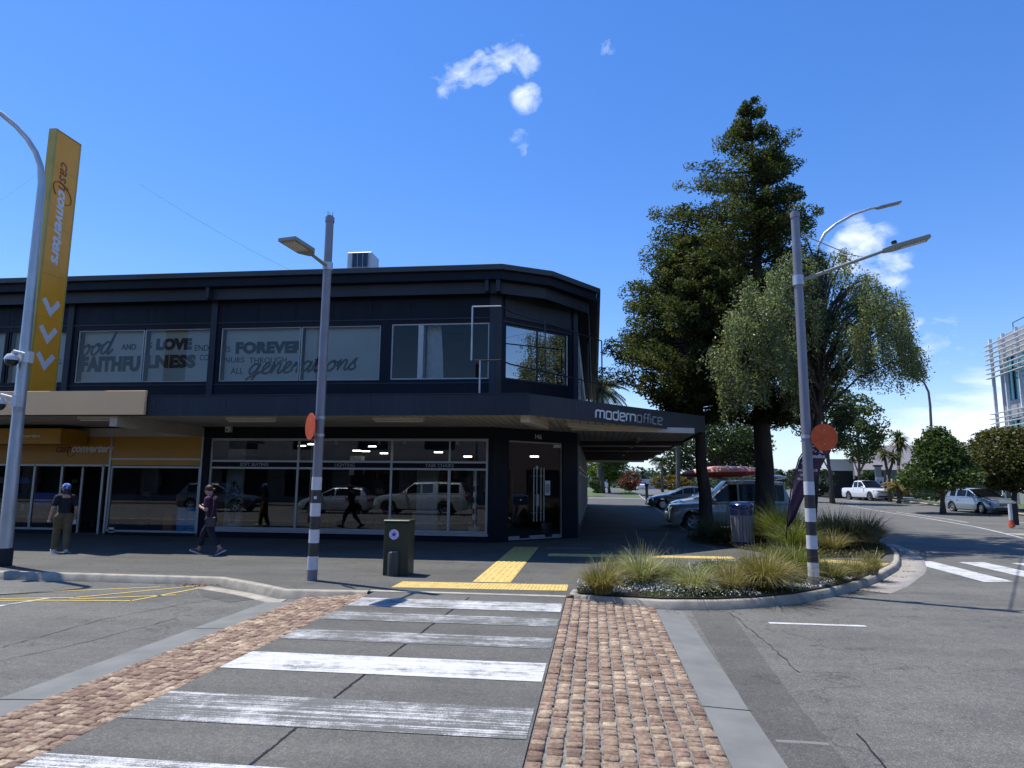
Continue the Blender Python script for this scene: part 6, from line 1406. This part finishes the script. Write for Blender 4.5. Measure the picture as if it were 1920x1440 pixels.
def bushy(name,label,px0,px1,ytop,ybot,ybase,v,m,seed,leaf=.16,nblob=60,shape='cone',trunk=True,cat='tree',group=None,dens_=1.,bark=None,depth=1.,trx=None,loose=.3):
    """crown spanning px0..px1, ytop..ybot (photo pixels at depth v)"""
    rng=np.random.default_rng(seed); r=random.Random(seed); c0=PX_((px0+px1)/2,ybot,v);c1=PX_((px0+px1)/2,ytop,v); w=(PX_(px1,ybot,v).x-PX_(px0,ybot,v).x)/2; hgt=c1.z-c0.z; g0=gz(v)+(0 if v<25 else 0)
    bx_=PX_(trx,ybase,v).x if trx else c0.x
    t=thing(name,label,cat,(bx_,v,g0),group=group); C=[]; ends=[]
    for i in range(nblob):
        f=r.random()**(1.25 if shape=='cone' else .9)
        if shape=='cone': rad=w*(1-f)**.85*(1 if f>.1 else .8+f*2)*r.uniform(.8,1.15)
        elif shape=='umb': rad=w*(math.sin(PI*min(1,.25+f*.75)))**.6
        else: rad=w*math.sqrt(max(.02,1-(2*f-1)**2))
        a=r.uniform(0,2*PI); q=r.uniform(.45,1.)**.5*.86; br=(.16+.1*r.random())*min(w*1.6,hgt)*(.8 if f>.8 else 1)
        c=Vector((c0.x+math.cos(a)*rad*q,v+math.sin(a)*rad*q*depth,c0.z+br*.6+f*(hgt-br*1.1))); ends.append(c)
        n=int(dens_*26*(br/leaf)**2*.55)+20; C.append(blobpts(c,(br*1.1,br*1.1,br*.72),n,rng,loose))
    C=np.concatenate(C); V,F=leaves(C,leaf,asp=.55,rng=rng,up=.1); npmesh('crown' if cat=='tree' else 'foliage',V,F,m,t)
    if trunk:
        b=MB(); tp=Vector((c0.x,v,c0.z+hgt*.55)); tr_=max(.05,w*.055); P=branchy(b,(bx_,v,g0-.1),tp,tr_*1.2,tr_*.4,6,tr_*.5,r)
        for c in ends[::3]: s=P[r.randint(2,5)]; b.tube([s,s.lerp(c,.5)+Vector((0,0,-.04*w)),c],[tr_*.5,tr_*.3,tr_*.1],5,False)
        b.build('trunk',bark or M['bark2'],t,True)
    return t
bushy('street_tree','dense conical green street tree beside the parked silver hatchback',1688,1836,800,920,957,44,M['broad2'],21,leaf=.22,nblob=110,trx=1768)
bushy('street_tree','rusty green spreading street tree at the right edge beyond the silver hatchback',1815,1990,800,925,945,47,M['rusty'],22,leaf=.22,nblob=100,shape='round',trx=1900)
bushy('roadside_tree','loose dark tree with open crown above the white ute',1562,1664,738,872,932,70,M['broad2'],23,leaf=.30,nblob=60,shape='round',trx=1612,dens_=.8,loose=.2)
bushy('roadside_tree','tall dark tree behind the orange disc of the right striped pole',1485,1610,700,858,925,58,M['broad'],24,leaf=.26,nblob=65,shape='round',trx=1560,dens_=.7,loose=.2)
bushy('dark_bush','dark bushes between the timber post and the orange disc pole',1500,1568,862,932,932,60,M['broad'],25,leaf=.22,nblob=30,shape='round',trunk=False,cat='bush')
bushy('pohutukawa_tree'.replace('pohutukawa','spreading'),'large spreading broadleaf tree beyond the canopy, over the kayak',1225,1452,776,886,915,66,M['broad'],26,leaf=.30,nblob=95,shape='umb',trx=1362,loose=.2,dens_=.85)
bushy('verge_tree','bright green tree glimpsed under the far end of the canopy',1098,1178,838,905,918,78,M['lime'],27,leaf=.28,nblob=45,shape='round',trx=1143)
bushy('flowering_bush','red flowering bush beyond the plain galvanised pole',1155,1202,885,921,921,82,M['reddy'],28,leaf=.25,nblob=26,shape='round',trunk=False,cat='bush')
bushy('round_hedge','rounded green hedge on the far lawn behind the white ute',1602,1660,882,930,930,72,M['broad2'],29,leaf=.25,nblob=35,shape='round',trunk=False,cat='hedge')
bushy('bush','dark green bush between the cabbage trees and the conical street tree',1668,1712,895,932,932,64,M['broad2'],30,leaf=.22,nblob=28,shape='round',trunk=False,cat='bush')
bushy('bush','small dark shrub at the left foot of the conical street tree',1700,1800,905,940,940,56,M['broad'],31,leaf=.2,nblob=30,shape='round',trunk=False,cat='bush')
bushy('golden_hedge','golden hedge behind the distant parked cars',1214,1300,891,920,920,126,M['gold'],32,leaf=.4,nblob=60,shape='round',trunk=False,cat='hedge',depth=.3)
bushy('clipped_hedge','low clipped hedge at the far end of the shop side wall',1104,1127,893,926,928,66,M['broad2'],33,leaf=.2,nblob=30,shape='round',trunk=False,cat='hedge')
for k,(x0,x1,yt,yb,vv,m,l) in enumerate([(1196,1212,876,908,150,'far','slim dark distant tree right of the bright verge tree'),(1238,1256,880,905,170,'far','distant feathery tree left of the thin palm'),(1252,1275,874,905,150,'broad','dark distant tree beside the thin palm'),(1276,1300,886,906,160,'far','low rounded distant tree left of the kayak tip'),(1120,1160,880,908,140,'broad','dark distant trees behind the sandwich board'),(1445,1475,880,915,130,'far','distant olive tree right of the second trunk'),(1475,1500,878,915,150,'far','distant tree beside the purple flag pole'),(1160,1200,882,910,150,'far','distant grey green trees behind the red bush')]):
    bushy('distant_tree',l,x0,x1,yt,yb,912,vv,M[m],40+k,leaf=.5,nblob=24,shape='cone' if x1-x0<24 else 'round',group='trees on the skyline')
# low wooded belt and hills far away
b=MB(); rr=random.Random(6)
V=[];F=[]
def hill(name,x0,x1,yk,dist,m,seed):
    r=random.Random(seed); n=60; V=[];F=[]
    for i in range(n+1):
        x=x0+(x1-x0)*i/n; y=np.interp(x,[k[0] for k in yk],[k[1] for k in yk]); p=PX_(x,y,dist)
        h=p.z*(1+.03*math.sin(i*.9)+r.uniform(-.015,.015)); V+=[(p.x,dist-60,.0),(p.x,dist,h),(p.x*1.1,dist+120,h*.7)]
    F=[(3*i+k,3*i+3+k,3*i+4+k,3*i+1+k) for i in range(n) for k in (0,1)]
    return tag(npmesh(name,V,F,m,None,True),kind='structure')
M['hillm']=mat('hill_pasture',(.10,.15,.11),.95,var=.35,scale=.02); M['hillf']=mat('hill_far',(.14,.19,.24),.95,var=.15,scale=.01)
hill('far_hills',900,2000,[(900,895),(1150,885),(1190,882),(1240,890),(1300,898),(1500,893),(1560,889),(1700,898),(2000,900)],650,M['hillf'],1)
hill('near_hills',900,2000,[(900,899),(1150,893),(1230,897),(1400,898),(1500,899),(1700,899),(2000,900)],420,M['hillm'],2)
rngf=np.random.default_rng(77); C=[]
for i in range(260):
    x=rngf.uniform(1100,1960); p=PX_(x,906,250+rngf.uniform(-60,60)); C.append(blobpts((p.x,p.y,1.5+rngf.uniform(0,2.5)),(4.5,4.5,2.6+rngf.uniform(0,1.5)),130,rngf,.4))
V,F=leaves(np.concatenate(C),1.0,asp=.6,rng=rngf); tag(npmesh('distant_woodland',V,F,M['far']),kind='stuff',label='low belt of far trees along the horizon')
# palms
def frond(C,base,az,ln,droop,w,rise=.5,n=16,nl=1):
    P=[];d=Vector((math.cos(az),math.sin(az),rise)).normalized(); p=Vector(base)
    for i in range(n): P.append(p.copy()); p+=d*ln/n; d=(d+Vector((0,0,-droop/n))).normalized()
    V=[];F=[]
    for i in range(1,n):
        t_=i/n; s=(P[i]-P[i-1]).normalized(); a=s.cross(Vector((0,0,1))).normalized(); L_=w*math.sin(PI*min(1,.15+t_*.85))**.6
        for sd in (-1,1):
            tip=P[i]+a*sd*L_+s*L_*.6+Vector((0,0,-L_*.35)); wd=s*ln/n*.42; k=len(C[0]); C[0].extend([P[i]-wd,P[i]+wd,tip]); C[1].append((k,k+1,k+2))
    return P
def palm(name,label,x,y,v,ln,w,ybase,nf,m,tr=.25,cat='palm tree',group=None,rise=(.0,1.4),droop=1.5):
    r=random.Random(int(x)); c=PX_(x,y,v); t=thing(name,label,cat,(c.x,v,gz(v)),group=group); b=MB(); branchy(b,(c.x,v,gz(v)-.1),c,tr,tr*.85,6,.04,r); b.build('trunk',M['bark2'],t,True)
    C=([],[]); tb_=MB()
    for k in range(nf): P=frond(C,c,2*PI*k/nf*2.4+r.uniform(-.2,.2),ln*r.uniform(.8,1.1),droop*r.uniform(.7,1.2),w,r.uniform(*rise)); tb_.tube(P[::3],[.03*ln/2]*len(P[::3]),4,False)
    q=MB(); q.add(C[0],C[1]); q.build('crown',m,t); tb_.build('frond_stem',m,t)
palm('palm_tree','feathery palm showing behind the upper side wall of the dark building',1124,735,76,3.7,.95,910,44,M['palm'],.42,rise=(-.3,1.5))
palm('palm_tree','thin tall distant palm left of the spreading broadleaf tree',1241,866,95,2.2,.8,905,26,M['far'],.16)
palm('palm_tree','palm fronds showing through the conifer above the canopy end',1268,738,60,2.4,.6,905,24,M['palm'],.2)
def cabbage(label,heads,xb,yb,v,R_,group):
    r=random.Random(int(xb)); g0=gz(v); bx_=PX_(xb,yb,v).x; t=thing('cabbage_tree',label,'tree',(bx_,v,g0),group=group); b=MB(); V=[];F=[]
    fork=Vector((bx_,v,(PX_(xb,heads[0][1],v).z)*.55+g0*.45)); b.tube([(bx_,v,g0-.1),fork],[.2,.15],8)
    for (x,y) in heads:
        c=PX_(x,y,v); b.tube([fork,fork.lerp(c,.6)+Vector((0,0,-.1)),c],[.14,.11,.1],8)
        for k in range(150):
            d=Vector((r.gauss(0,1),r.gauss(0,1),r.gauss(.35,.8))).normalized(); L_=R_*r.uniform(.7,1.05); a=d.cross(Vector((0,0,1))).normalized()*.05; m_=c+d*L_*.6; e=c+d*L_+Vector((0,0,-.22*L_*(1+d.z)))
            j=len(V); V+=[c-a*.5,c+a*.5,m_+a,m_-a,e]; F+=[(j,j+1,j+2,j+3)]; F+=[(j+3,j+2,j+4)]
    b.build('trunk',M['bark2'],t,True); q=MB(); q.add(V,F); q.build('crown',M['cabbage'],t)
cabbage('tall cabbage tree with a full round head left of the conical street tree',[(1683,822),(1690,832)],1688,925,66,1.35,'cabbage trees')
cabbage('shorter forked cabbage tree with two heads beside the totem sign',[(1657,852),(1676,856)],1668,925,63,1.05,'cabbage trees')
palm('yellow_flax','yellowing flax clump beside the totem sign',1683,914,60,1.6,.25,930,26,M['gold'],.15,cat='plant')
# ---------------------------------------------------------------- far buildings
def winbox(b,x0,x1,y0,y1,z0,z1): b.box(x0,x1,y0,y1,z0,z1)
v=60; a=PX_(1861,640,v); g0=gz(v); lb=thing('louvred_office','modern glass office block with horizontal white louvres at the right edge','building',(a.x+4,v+6,g0))
xL=PX_(1868,700,v).x; zt_=PX_(1868,634,v).z; sy=.55
M['cbox']=mat('grey_cladding',(.33,.33,.33),.6,var=.1); M['teal']=mat('teal_glazing',(.05,.26,.28),.06,var=.25,scale=.4,spec=.6); M['wsteel']=mat('white_steel',(.68,.69,.70),.4)
ML=plane((xL,v,0),(-.134,-.99)); H2=zt_
b=MB();b.M=ML
b.box(.0,34,.3,14,H2-1.8,H2); b.box(.0,34,.3,14,g0,3.4); b.box(.0,34,.3,14,H2-6.8,H2-5.4); b.box(-.02,.45,.28,1.2,g0,H2-1.8); b.build('wall',M['cbox'],lb)
b=MB();b.M=ML; b.box(.75,33.9,.5,13.5,3.4,H2-6.8); b.box(.75,33.9,.5,13.5,H2-5.4,H2-1.8); b.build('glazing',M['teal'],lb)
b=MB();b.M=ML; b.box(.45,.75,.32,1.2,3.4,H2-6.8); b.box(.45,.75,.32,1.2,H2-5.4,H2-1.8); b.each('white_panel',M['wsteel'],lb)
b=MB();b.M=ML
for k in range(15): x=.78+k*1.1; b.box(x-.04,x+.04,.4,.5,3.4,H2-6.8); b.box(x-.04,x+.04,.4,.5,H2-5.4,H2-1.8)
for z in (H2-2.9,H2-8.): b.box(.75,33.9,.42,.5,z-.04,z+.04)
b.build('mullion',M['darkframe'],lb)
b=MB();b.M=ML
for k in range(8): x=.0+k*2.35; b.box(x-.07,x+.07,-.35,-.12,g0,H2-.1)
b.each('white_column',M['wsteel'],lb)
b=MB();b.M=ML
for z0_ in (H2-3.4,H2-9.1):
    for k in range(8): z=z0_+k*.39; b.box(-.55,33,-.62,-.36,z,z+.05)
b.each('louvre',M['wsteel'],lb)
b=MB();b.M=ML; b.box(1.2,33,1,1.05,H2+.95,H2+1.0)
for k in range(5): b.box(1.2+k*3,1.25+k*3,1,1.05,H2,H2+.95)
b.build('roof_rail',M['darkframe'],lb)
v=74; g0=gz(v); gb=thing('grey_low_building','long low building with a plain grey sloping roof behind the street trees','building',(PX_(1720,900,v).x,v+6,g0))
x0=PX_(1604,850,v).x;x1=PX_(1900,850,v).x;zr=PX_(1750,826,v).z;ze=PX_(1750,882,v).z
b=MB(); b.box(x0+1.2,x1,v+1,v+14,g0,ze+.05); b.build('wall',mat('grey_block_wall',(.17,.165,.16),.8),gb)
b=MB(); V=[(x0+2.6,v+9,zr),(x1,v+9,zr),(x1,v,ze-.3),(x0,v,ze-1.6),(x0+2.6,v+9,zr-.3),(x1,v+9,zr-.3),(x1,v,ze-.5),(x0,v,ze-1.8)]; b.add(V,[(0,3,2,1),(4,5,6,7),(3,7,6,2),(0,4,7,3),(2,6,5,1),(1,5,4,0)]); b.build('roof',mat('grey_shingle_roof',(.19,.18,.185),.85,var=.16,scale=3,streak=(1,4,4)),gb)
b=MB()
for k in range(3): xx=x0+1.4+k*1.1; b.box(xx,xx+.9,v+.93,v+.99,g0+1.0,ze-1.0)
b.build('window',M['teal'],gb)
v=72; wbd=thing('white_building','white building with a dark doorway behind the roadside trees','building',(PX_(1575,900,v).x,v+3,gz(v))); x0=PX_(1556,880,v).x;x1=PX_(1601,880,v).x; b=MB(); b.box(x0,x1,v,v+8,gz(v)+2.6,PX_(1575,861,v).z); b.build('wall',M['white_plastic'],wbd); b=MB(); b.box(x0,x1,v+.3,v+7,gz(v),gz(v)+2.6); b.build('recess',M['in_dark'],wbd)
v=150
for (x0_,x1_,yt,l) in ((1180,1198,892,'tiny white house far behind the red flowering bush'),(1206,1243,898,'long pale roofed house beyond the distant white sedan')):
    a=PX_(x0_,yt,v);c=PX_(x1_,yt,v); t=thing('distant_house',l,'house',(a.x,v,.7)); b=MB(); b.box(a.x,c.x,v,v+8,.5,a.z-1.0); b.build('wall',M['creamwall'],t); b=MB(); b.prism([(a.x-.5,v-.5),(c.x+.5,v-.5),(c.x+.5,v+8.5),(a.x-.5,v+8.5)],a.z-1.0,a.z); b.build('roof',mat('pale_roof',(.5,.5,.5),.6) if 'pale_roof' not in bpy.data.materials else bpy.data.materials['pale_roof'],t)
# across the street behind the camera: shop row seen mirrored in the glass
cs_=thing('corner_shops','low grey shops beyond the side street, seen mirrored in the glass corner door','building',(38,18,0))
b=MB(); b.M=plane((33,-2),(0,1)); wallholes(b,0,32,-.2,5.2,[(1.5+k*4.4,4.6+k*4.4,.4,2.7) for k in range(7)],.3); b.build('wall',mat('dark_brick',(.07,.05,.045),.85,var=.3),cs_)
b=MB(); b.box(33.5,42,-2,30,-.2,5.0); b.build('interior',M['in_dark'],cs_)
ob=thing('opposite_shops','pale two storey shop row across the street, seen mirrored in the windows','building',(-10,-17,0))
b=MB(); M_=Matrix(((1,0,0,0),(0,-1,0,-14),(0,0,1,0),(0,0,0,1))); b.M=M_; b.box(19.2,62,0,8,-.2,4.6)
holes=[(-58+k*5.5,-54+k*5.5,.4,2.7) for k in range(14)]+[(-57.5+k*5.5,-55+k*5.5,4.2,5.8) for k in range(14)]
wallholes(b,-60,19,-.2,7.2,holes,.3); b.build('wall',mat('beige_shop_wall',(.20,.19,.18),.8,var=.2,scale=.5),ob)
b=MB(); b.box(-60,19,-22,-14.6,-.2,7.0); b.build('interior',M['in_dark'],ob); b=MB(); b.box(-60,19,-14,-11.2,3.1,3.5); b.build('canopy',M['concband'],ob)
tag(MB().box(-80,40,-40,-7.6,-.13,0).build('opposite_footpath',M['path']),kind='structure')
bushy('street_tree','broad green tree across the street, seen mirrored in the upper corner window',0,0,0,0,0,1,M['broad'],60,nblob=0) if False else None
def tree_at(x,y,R_,h,seed,label):
    rng=np.random.default_rng(seed); r=random.Random(seed); t=thing('street_tree',label,'tree',(x,y,0)); C=[]
    for i in range(50): d=Vector((r.gauss(0,1),r.gauss(0,1),r.gauss(0,1))).normalized(); C.append(blobpts((x+d.x*R_*.75,y+d.y*R_*.75,h+d.z*R_*.8),R_*.3,150,rng,.3))
    V,F=leaves(np.concatenate(C),.3,rng=rng); npmesh('crown',V,F,M['broad'],t); b=MB(); branchy(b,(x,y,-.1),(x,y,h),.25,.12); b.build('trunk',M['bark2'],t,True)
tree_at(26,-10,4.2,8,61,'broad green tree across the intersection, seen mirrored in the upper corner window')
# ---------------------------------------------------------------- planting beds
def inset(P,d): 
    c=Vector((sum(p[0] for p in P)/len(P),sum(p[1] for p in P)/len(P))); return [tuple(Vector(p)+(c-Vector(p)).normalized()*d) for p in P]
bed1=[(-.3,11.3),(-.27,10.9),(.3,10.74),(.95,10.62),(1.75,10.74),(2.4,11.03),(3.07,11.5),(3.8,12.24),(4.5,13.13),(5.17,14.13),(5.5,15.0),(4.5,15.6),(3.3,16.0),(2.2,15.2),(.8,13.2)]
bed2=[(4.4,17.6),(5.5,17.5),(6.7,17.5),(7.35,18.8),(7.9,20.3),(8.3,21.9),(8.6,23.3),(8.6,24.4),(8.2,25.1),(3.6,25.3),(3.0,23.5),(2.9,21.5),(3.6,20.0)]
for n_,P in (('front_bed_soil',bed1),('back_bed_soil',bed2)): flat(n_,P,-.02,.035,M['soil'])
def inpoly(p,P):
    c=False
    for i in range(len(P)):
        a=P[i];b_=P[i-1]
        if (a[1]>p[1])!=(b_[1]>p[1]) and p[0]<(b_[0]-a[0])*(p[1]-a[1])/(b_[1]-a[1])+a[0]: c=not c
    return c
def tussock(label,x,y,h,w,m,n,seed,group,z0=.03,arch=1.0):
    rng=np.random.default_rng(seed); t=thing('grass_tussock',label,'ornamental grass',(x,y,z0),group=group)
    S=5; az=rng.uniform(0,2*PI,n); rad=np.sqrt(rng.uniform(0,1,n))*w*.16; ln=h*rng.uniform(.6,1.25,n)*np.where(rng.uniform(0,1,n)<.07,1.35,1); lean=rng.uniform(.1,1.15,n)*arch*np.clip(w/h/1.4,.6,1.5); wd=rng.uniform(.0028,.0052,n)*max(1.,h/.6)
    base=np.stack([x+np.cos(az)*rad,y+np.sin(az)*rad,np.full(n,z0)],1); d=np.stack([np.cos(az),np.sin(az)],1); sd=np.stack([-np.sin(az+rng.uniform(-1,1,n)),np.cos(az+rng.uniform(-1,1,n)),np.zeros(n)],1)
    V=np.zeros((n,S,2,3))
    kink=rng.normal(size=(n,2))*.06
    for s in range(S):
        t_=s/(S-1); out=lean*ln*(t_**1.7)*.85; up=ln*(t_-lean*.42*t_**2.4); p=base+np.concatenate([d*out[:,None]+kink*t_*t_*ln[:,None],up[:,None]],1); w_=(wd*(1-t_**1.5)+.0008)[:,None]
        V[:,s,0]=p-sd*w_;V[:,s,1]=p+sd*w_
    idx=np.arange(n*S*2).reshape(n,S,2); F=np.stack([idx[:,:-1,0],idx[:,:-1,1],idx[:,1:,1],idx[:,1:,0]],-1).reshape(-1,4)
    npmesh('blades',V.reshape(-1,3),F,m,t); return t
TU=[(1128,1112,10.9,.62,.9,'tuss_gold',620,'golden tussock at the left tip of the front bed'),
(1160,1075,12.6,.55,.8,'tuss_green',420,'short green tussock behind the left tip of the front bed'),
(1205,1092,11.7,.78,1.0,'tuss_pale',620,'tall pale tussock with arching brown tips, second from the left in the front bed'),
(1262,1085,12.4,.52,.9,'tuss_green',560,'green tussock behind the pale seed heads in the front bed'),
(1302,1106,11.2,.54,1.0,'tuss_pale',760,'spiky cream tussock in the middle of the front bed'),
(1345,1080,12.8,.5,1.0,'tuss_green',560,'olive tussock behind the cream one in the front bed'),
(1372,1112,11.3,.55,.8,'tuss_gold',460,'small straw coloured tussock left of the biggest one'),
(1430,1104,11.75,.80,1.5,'tuss_gold',1500,'biggest golden green tussock spilling over the front kerb'),
(1490,1062,13.2,.80,1.4,'tuss_green',1200,'bright green tussock left of the right striped pole foot'),
(1462,1048,14.6,.62,1.1,'tuss_green',800,'green tussock just in front of the litter bin foot'),
(1530,1075,13.1,.55,.9,'tuss_green',520,'low green tussock at the foot of the right striped pole'),
(1560,1090,12.9,.50,.8,'tuss_gold',460,'low brownish tussock right of the right striped pole'),
(1600,1080,13.5,.50,.7,'tuss_gold',460,'rusty tussock near the right tip of the front bed'),
(1636,1075,14.3,.50,.6,'tuss_gold',380,'small rusty tussock at the right tip of the front bed'),
(1470,990,19.6,1.35,1.5,'tuss_green',1500,'tall green tussock right behind the litter bin'),
(1488,1008,17.9,1.0,1.3,'tuss_green',1100,'green tussock beside the feather flag pole'),
(1430,965,20.8,1.3,2.0,'tuss_dark',1200,'brownish tussock at the foot of the second conifer trunk'),
(1560,1012,18.2,.75,1.0,'tuss_gold',420,'small red brown tussock at the front of the back bed'),
(1545,985,19.6,1.02,2.0,'tuss_dark',1400,'dark shaded tussock behind the right striped pole'),
(1590,990,19.6,1.02,2.0,'tuss_dark',1400,'dark shaded tussock right of the striped pole in the back bed'),
(1620,985,21.2,1.1,2.0,'tuss_dark',1400,'dark rounded tussock at the right end of the back bed'),
(1560,970,22.8,1.1,2.2,'tuss_dark',1300,'dark tussock at the rear of the back bed near the timber post'),
(1330,985,21.6,.9,1.5,'tuss_dark',900,'dark tussock at the foot of the first conifer trunk'),
(1360,990,20.4,.9,1.4,'tuss_dark',900,'dark tussock left of the litter bin')]
for i,(x,y,v,h,w,m,n,l) in enumerate(TU):
    p=PX_(x,y,v); tussock(l,p.x,v,h*.80,w,M[m],int(n*1.5),300+i,'grass tussocks in the beds')
# low ground cover with white flowers
def cover(name,P,n,ms,z,size,seed,label,yl=None,reject=None):
    rng=np.random.default_rng(seed); xs=[p[0] for p in P];ys=[p[1] for p in P]; C=[]
    while len(C)<n:
        x=rng.uniform(min(xs),max(xs));y=rng.uniform(min(ys),max(ys))
        if inpoly((x,y),P) and (reject is None or not reject(x,y)): C.append((x,y,z+rng.uniform(0,1)*.09*(1+.8*math.sin(x*3.1)*math.sin(y*2.7))))
    V,F=leaves(np.array(C),size,asp=.6,rng=rng,up=.2); return tag(npmesh(name,V,F,ms),label,None,kind='stuff')
front=lambda x,y: (y>11.9+max(0,(x-1.5))*.55 and random.random()<.75) or (math.sin(x*5.3+y*3)+math.sin(x*2.1-y*6.7)+random.uniform(-1,1)<-.35)
cover('ground_cover',bed1,30000,M['cover'],.01,.035,70,'low green ground cover filling the front bed')
cover('white_flowers',bed1,8500,M['petal'],.055,.024,71,'tiny white flowers scattered along the front of the bed',reject=front)
cover('ground_cover',bed2,16000,M['tuss_dark'],.03,.06,72,'dark low cover under the trees in the back bed')
# fallen leaves by the kerb
rng=np.random.default_rng(8); C=[]
for i in range(260): 
    p=PG(rng.normal(375,32),1097+rng.normal(0,2.2)+ (0),ZR); C.append((p.x,p.y,ZR+.012+rng.uniform(0,.01)))
for i in range(130): q=arc[rng.integers(2,14)]; C.append((q[0]+rng.uniform(.02,.3),q[1]-rng.uniform(.02,.25),ZR+.012))
for i in range(90): C.append((rng.uniform(-12,-1),rng.uniform(11.6,15.5),.008))
V=[];F=[]
for c in C:
    a=rng.uniform(0,PI*2);s=rng.uniform(.012,.03);dx,dy=math.cos(a)*s,math.sin(a)*s; k=len(V); V+=[(c[0]-dx,c[1]-dy,c[2]),(c[0]+dy*.5,c[1]-dx*.5,c[2]+.006),(c[0]+dx,c[1]+dy,c[2]+.003),(c[0]-dy*.5,c[1]+dx*.5,c[2]+.006)]; F.append((k,k+1,k+2,k+3))
tag(npmesh('fallen_leaves',V,F,M['dryleaf']),'dry leaves scattered along the kerbs and footpath',kind='stuff')
# upright posts of pale seed heads etc. are part of the tussocks
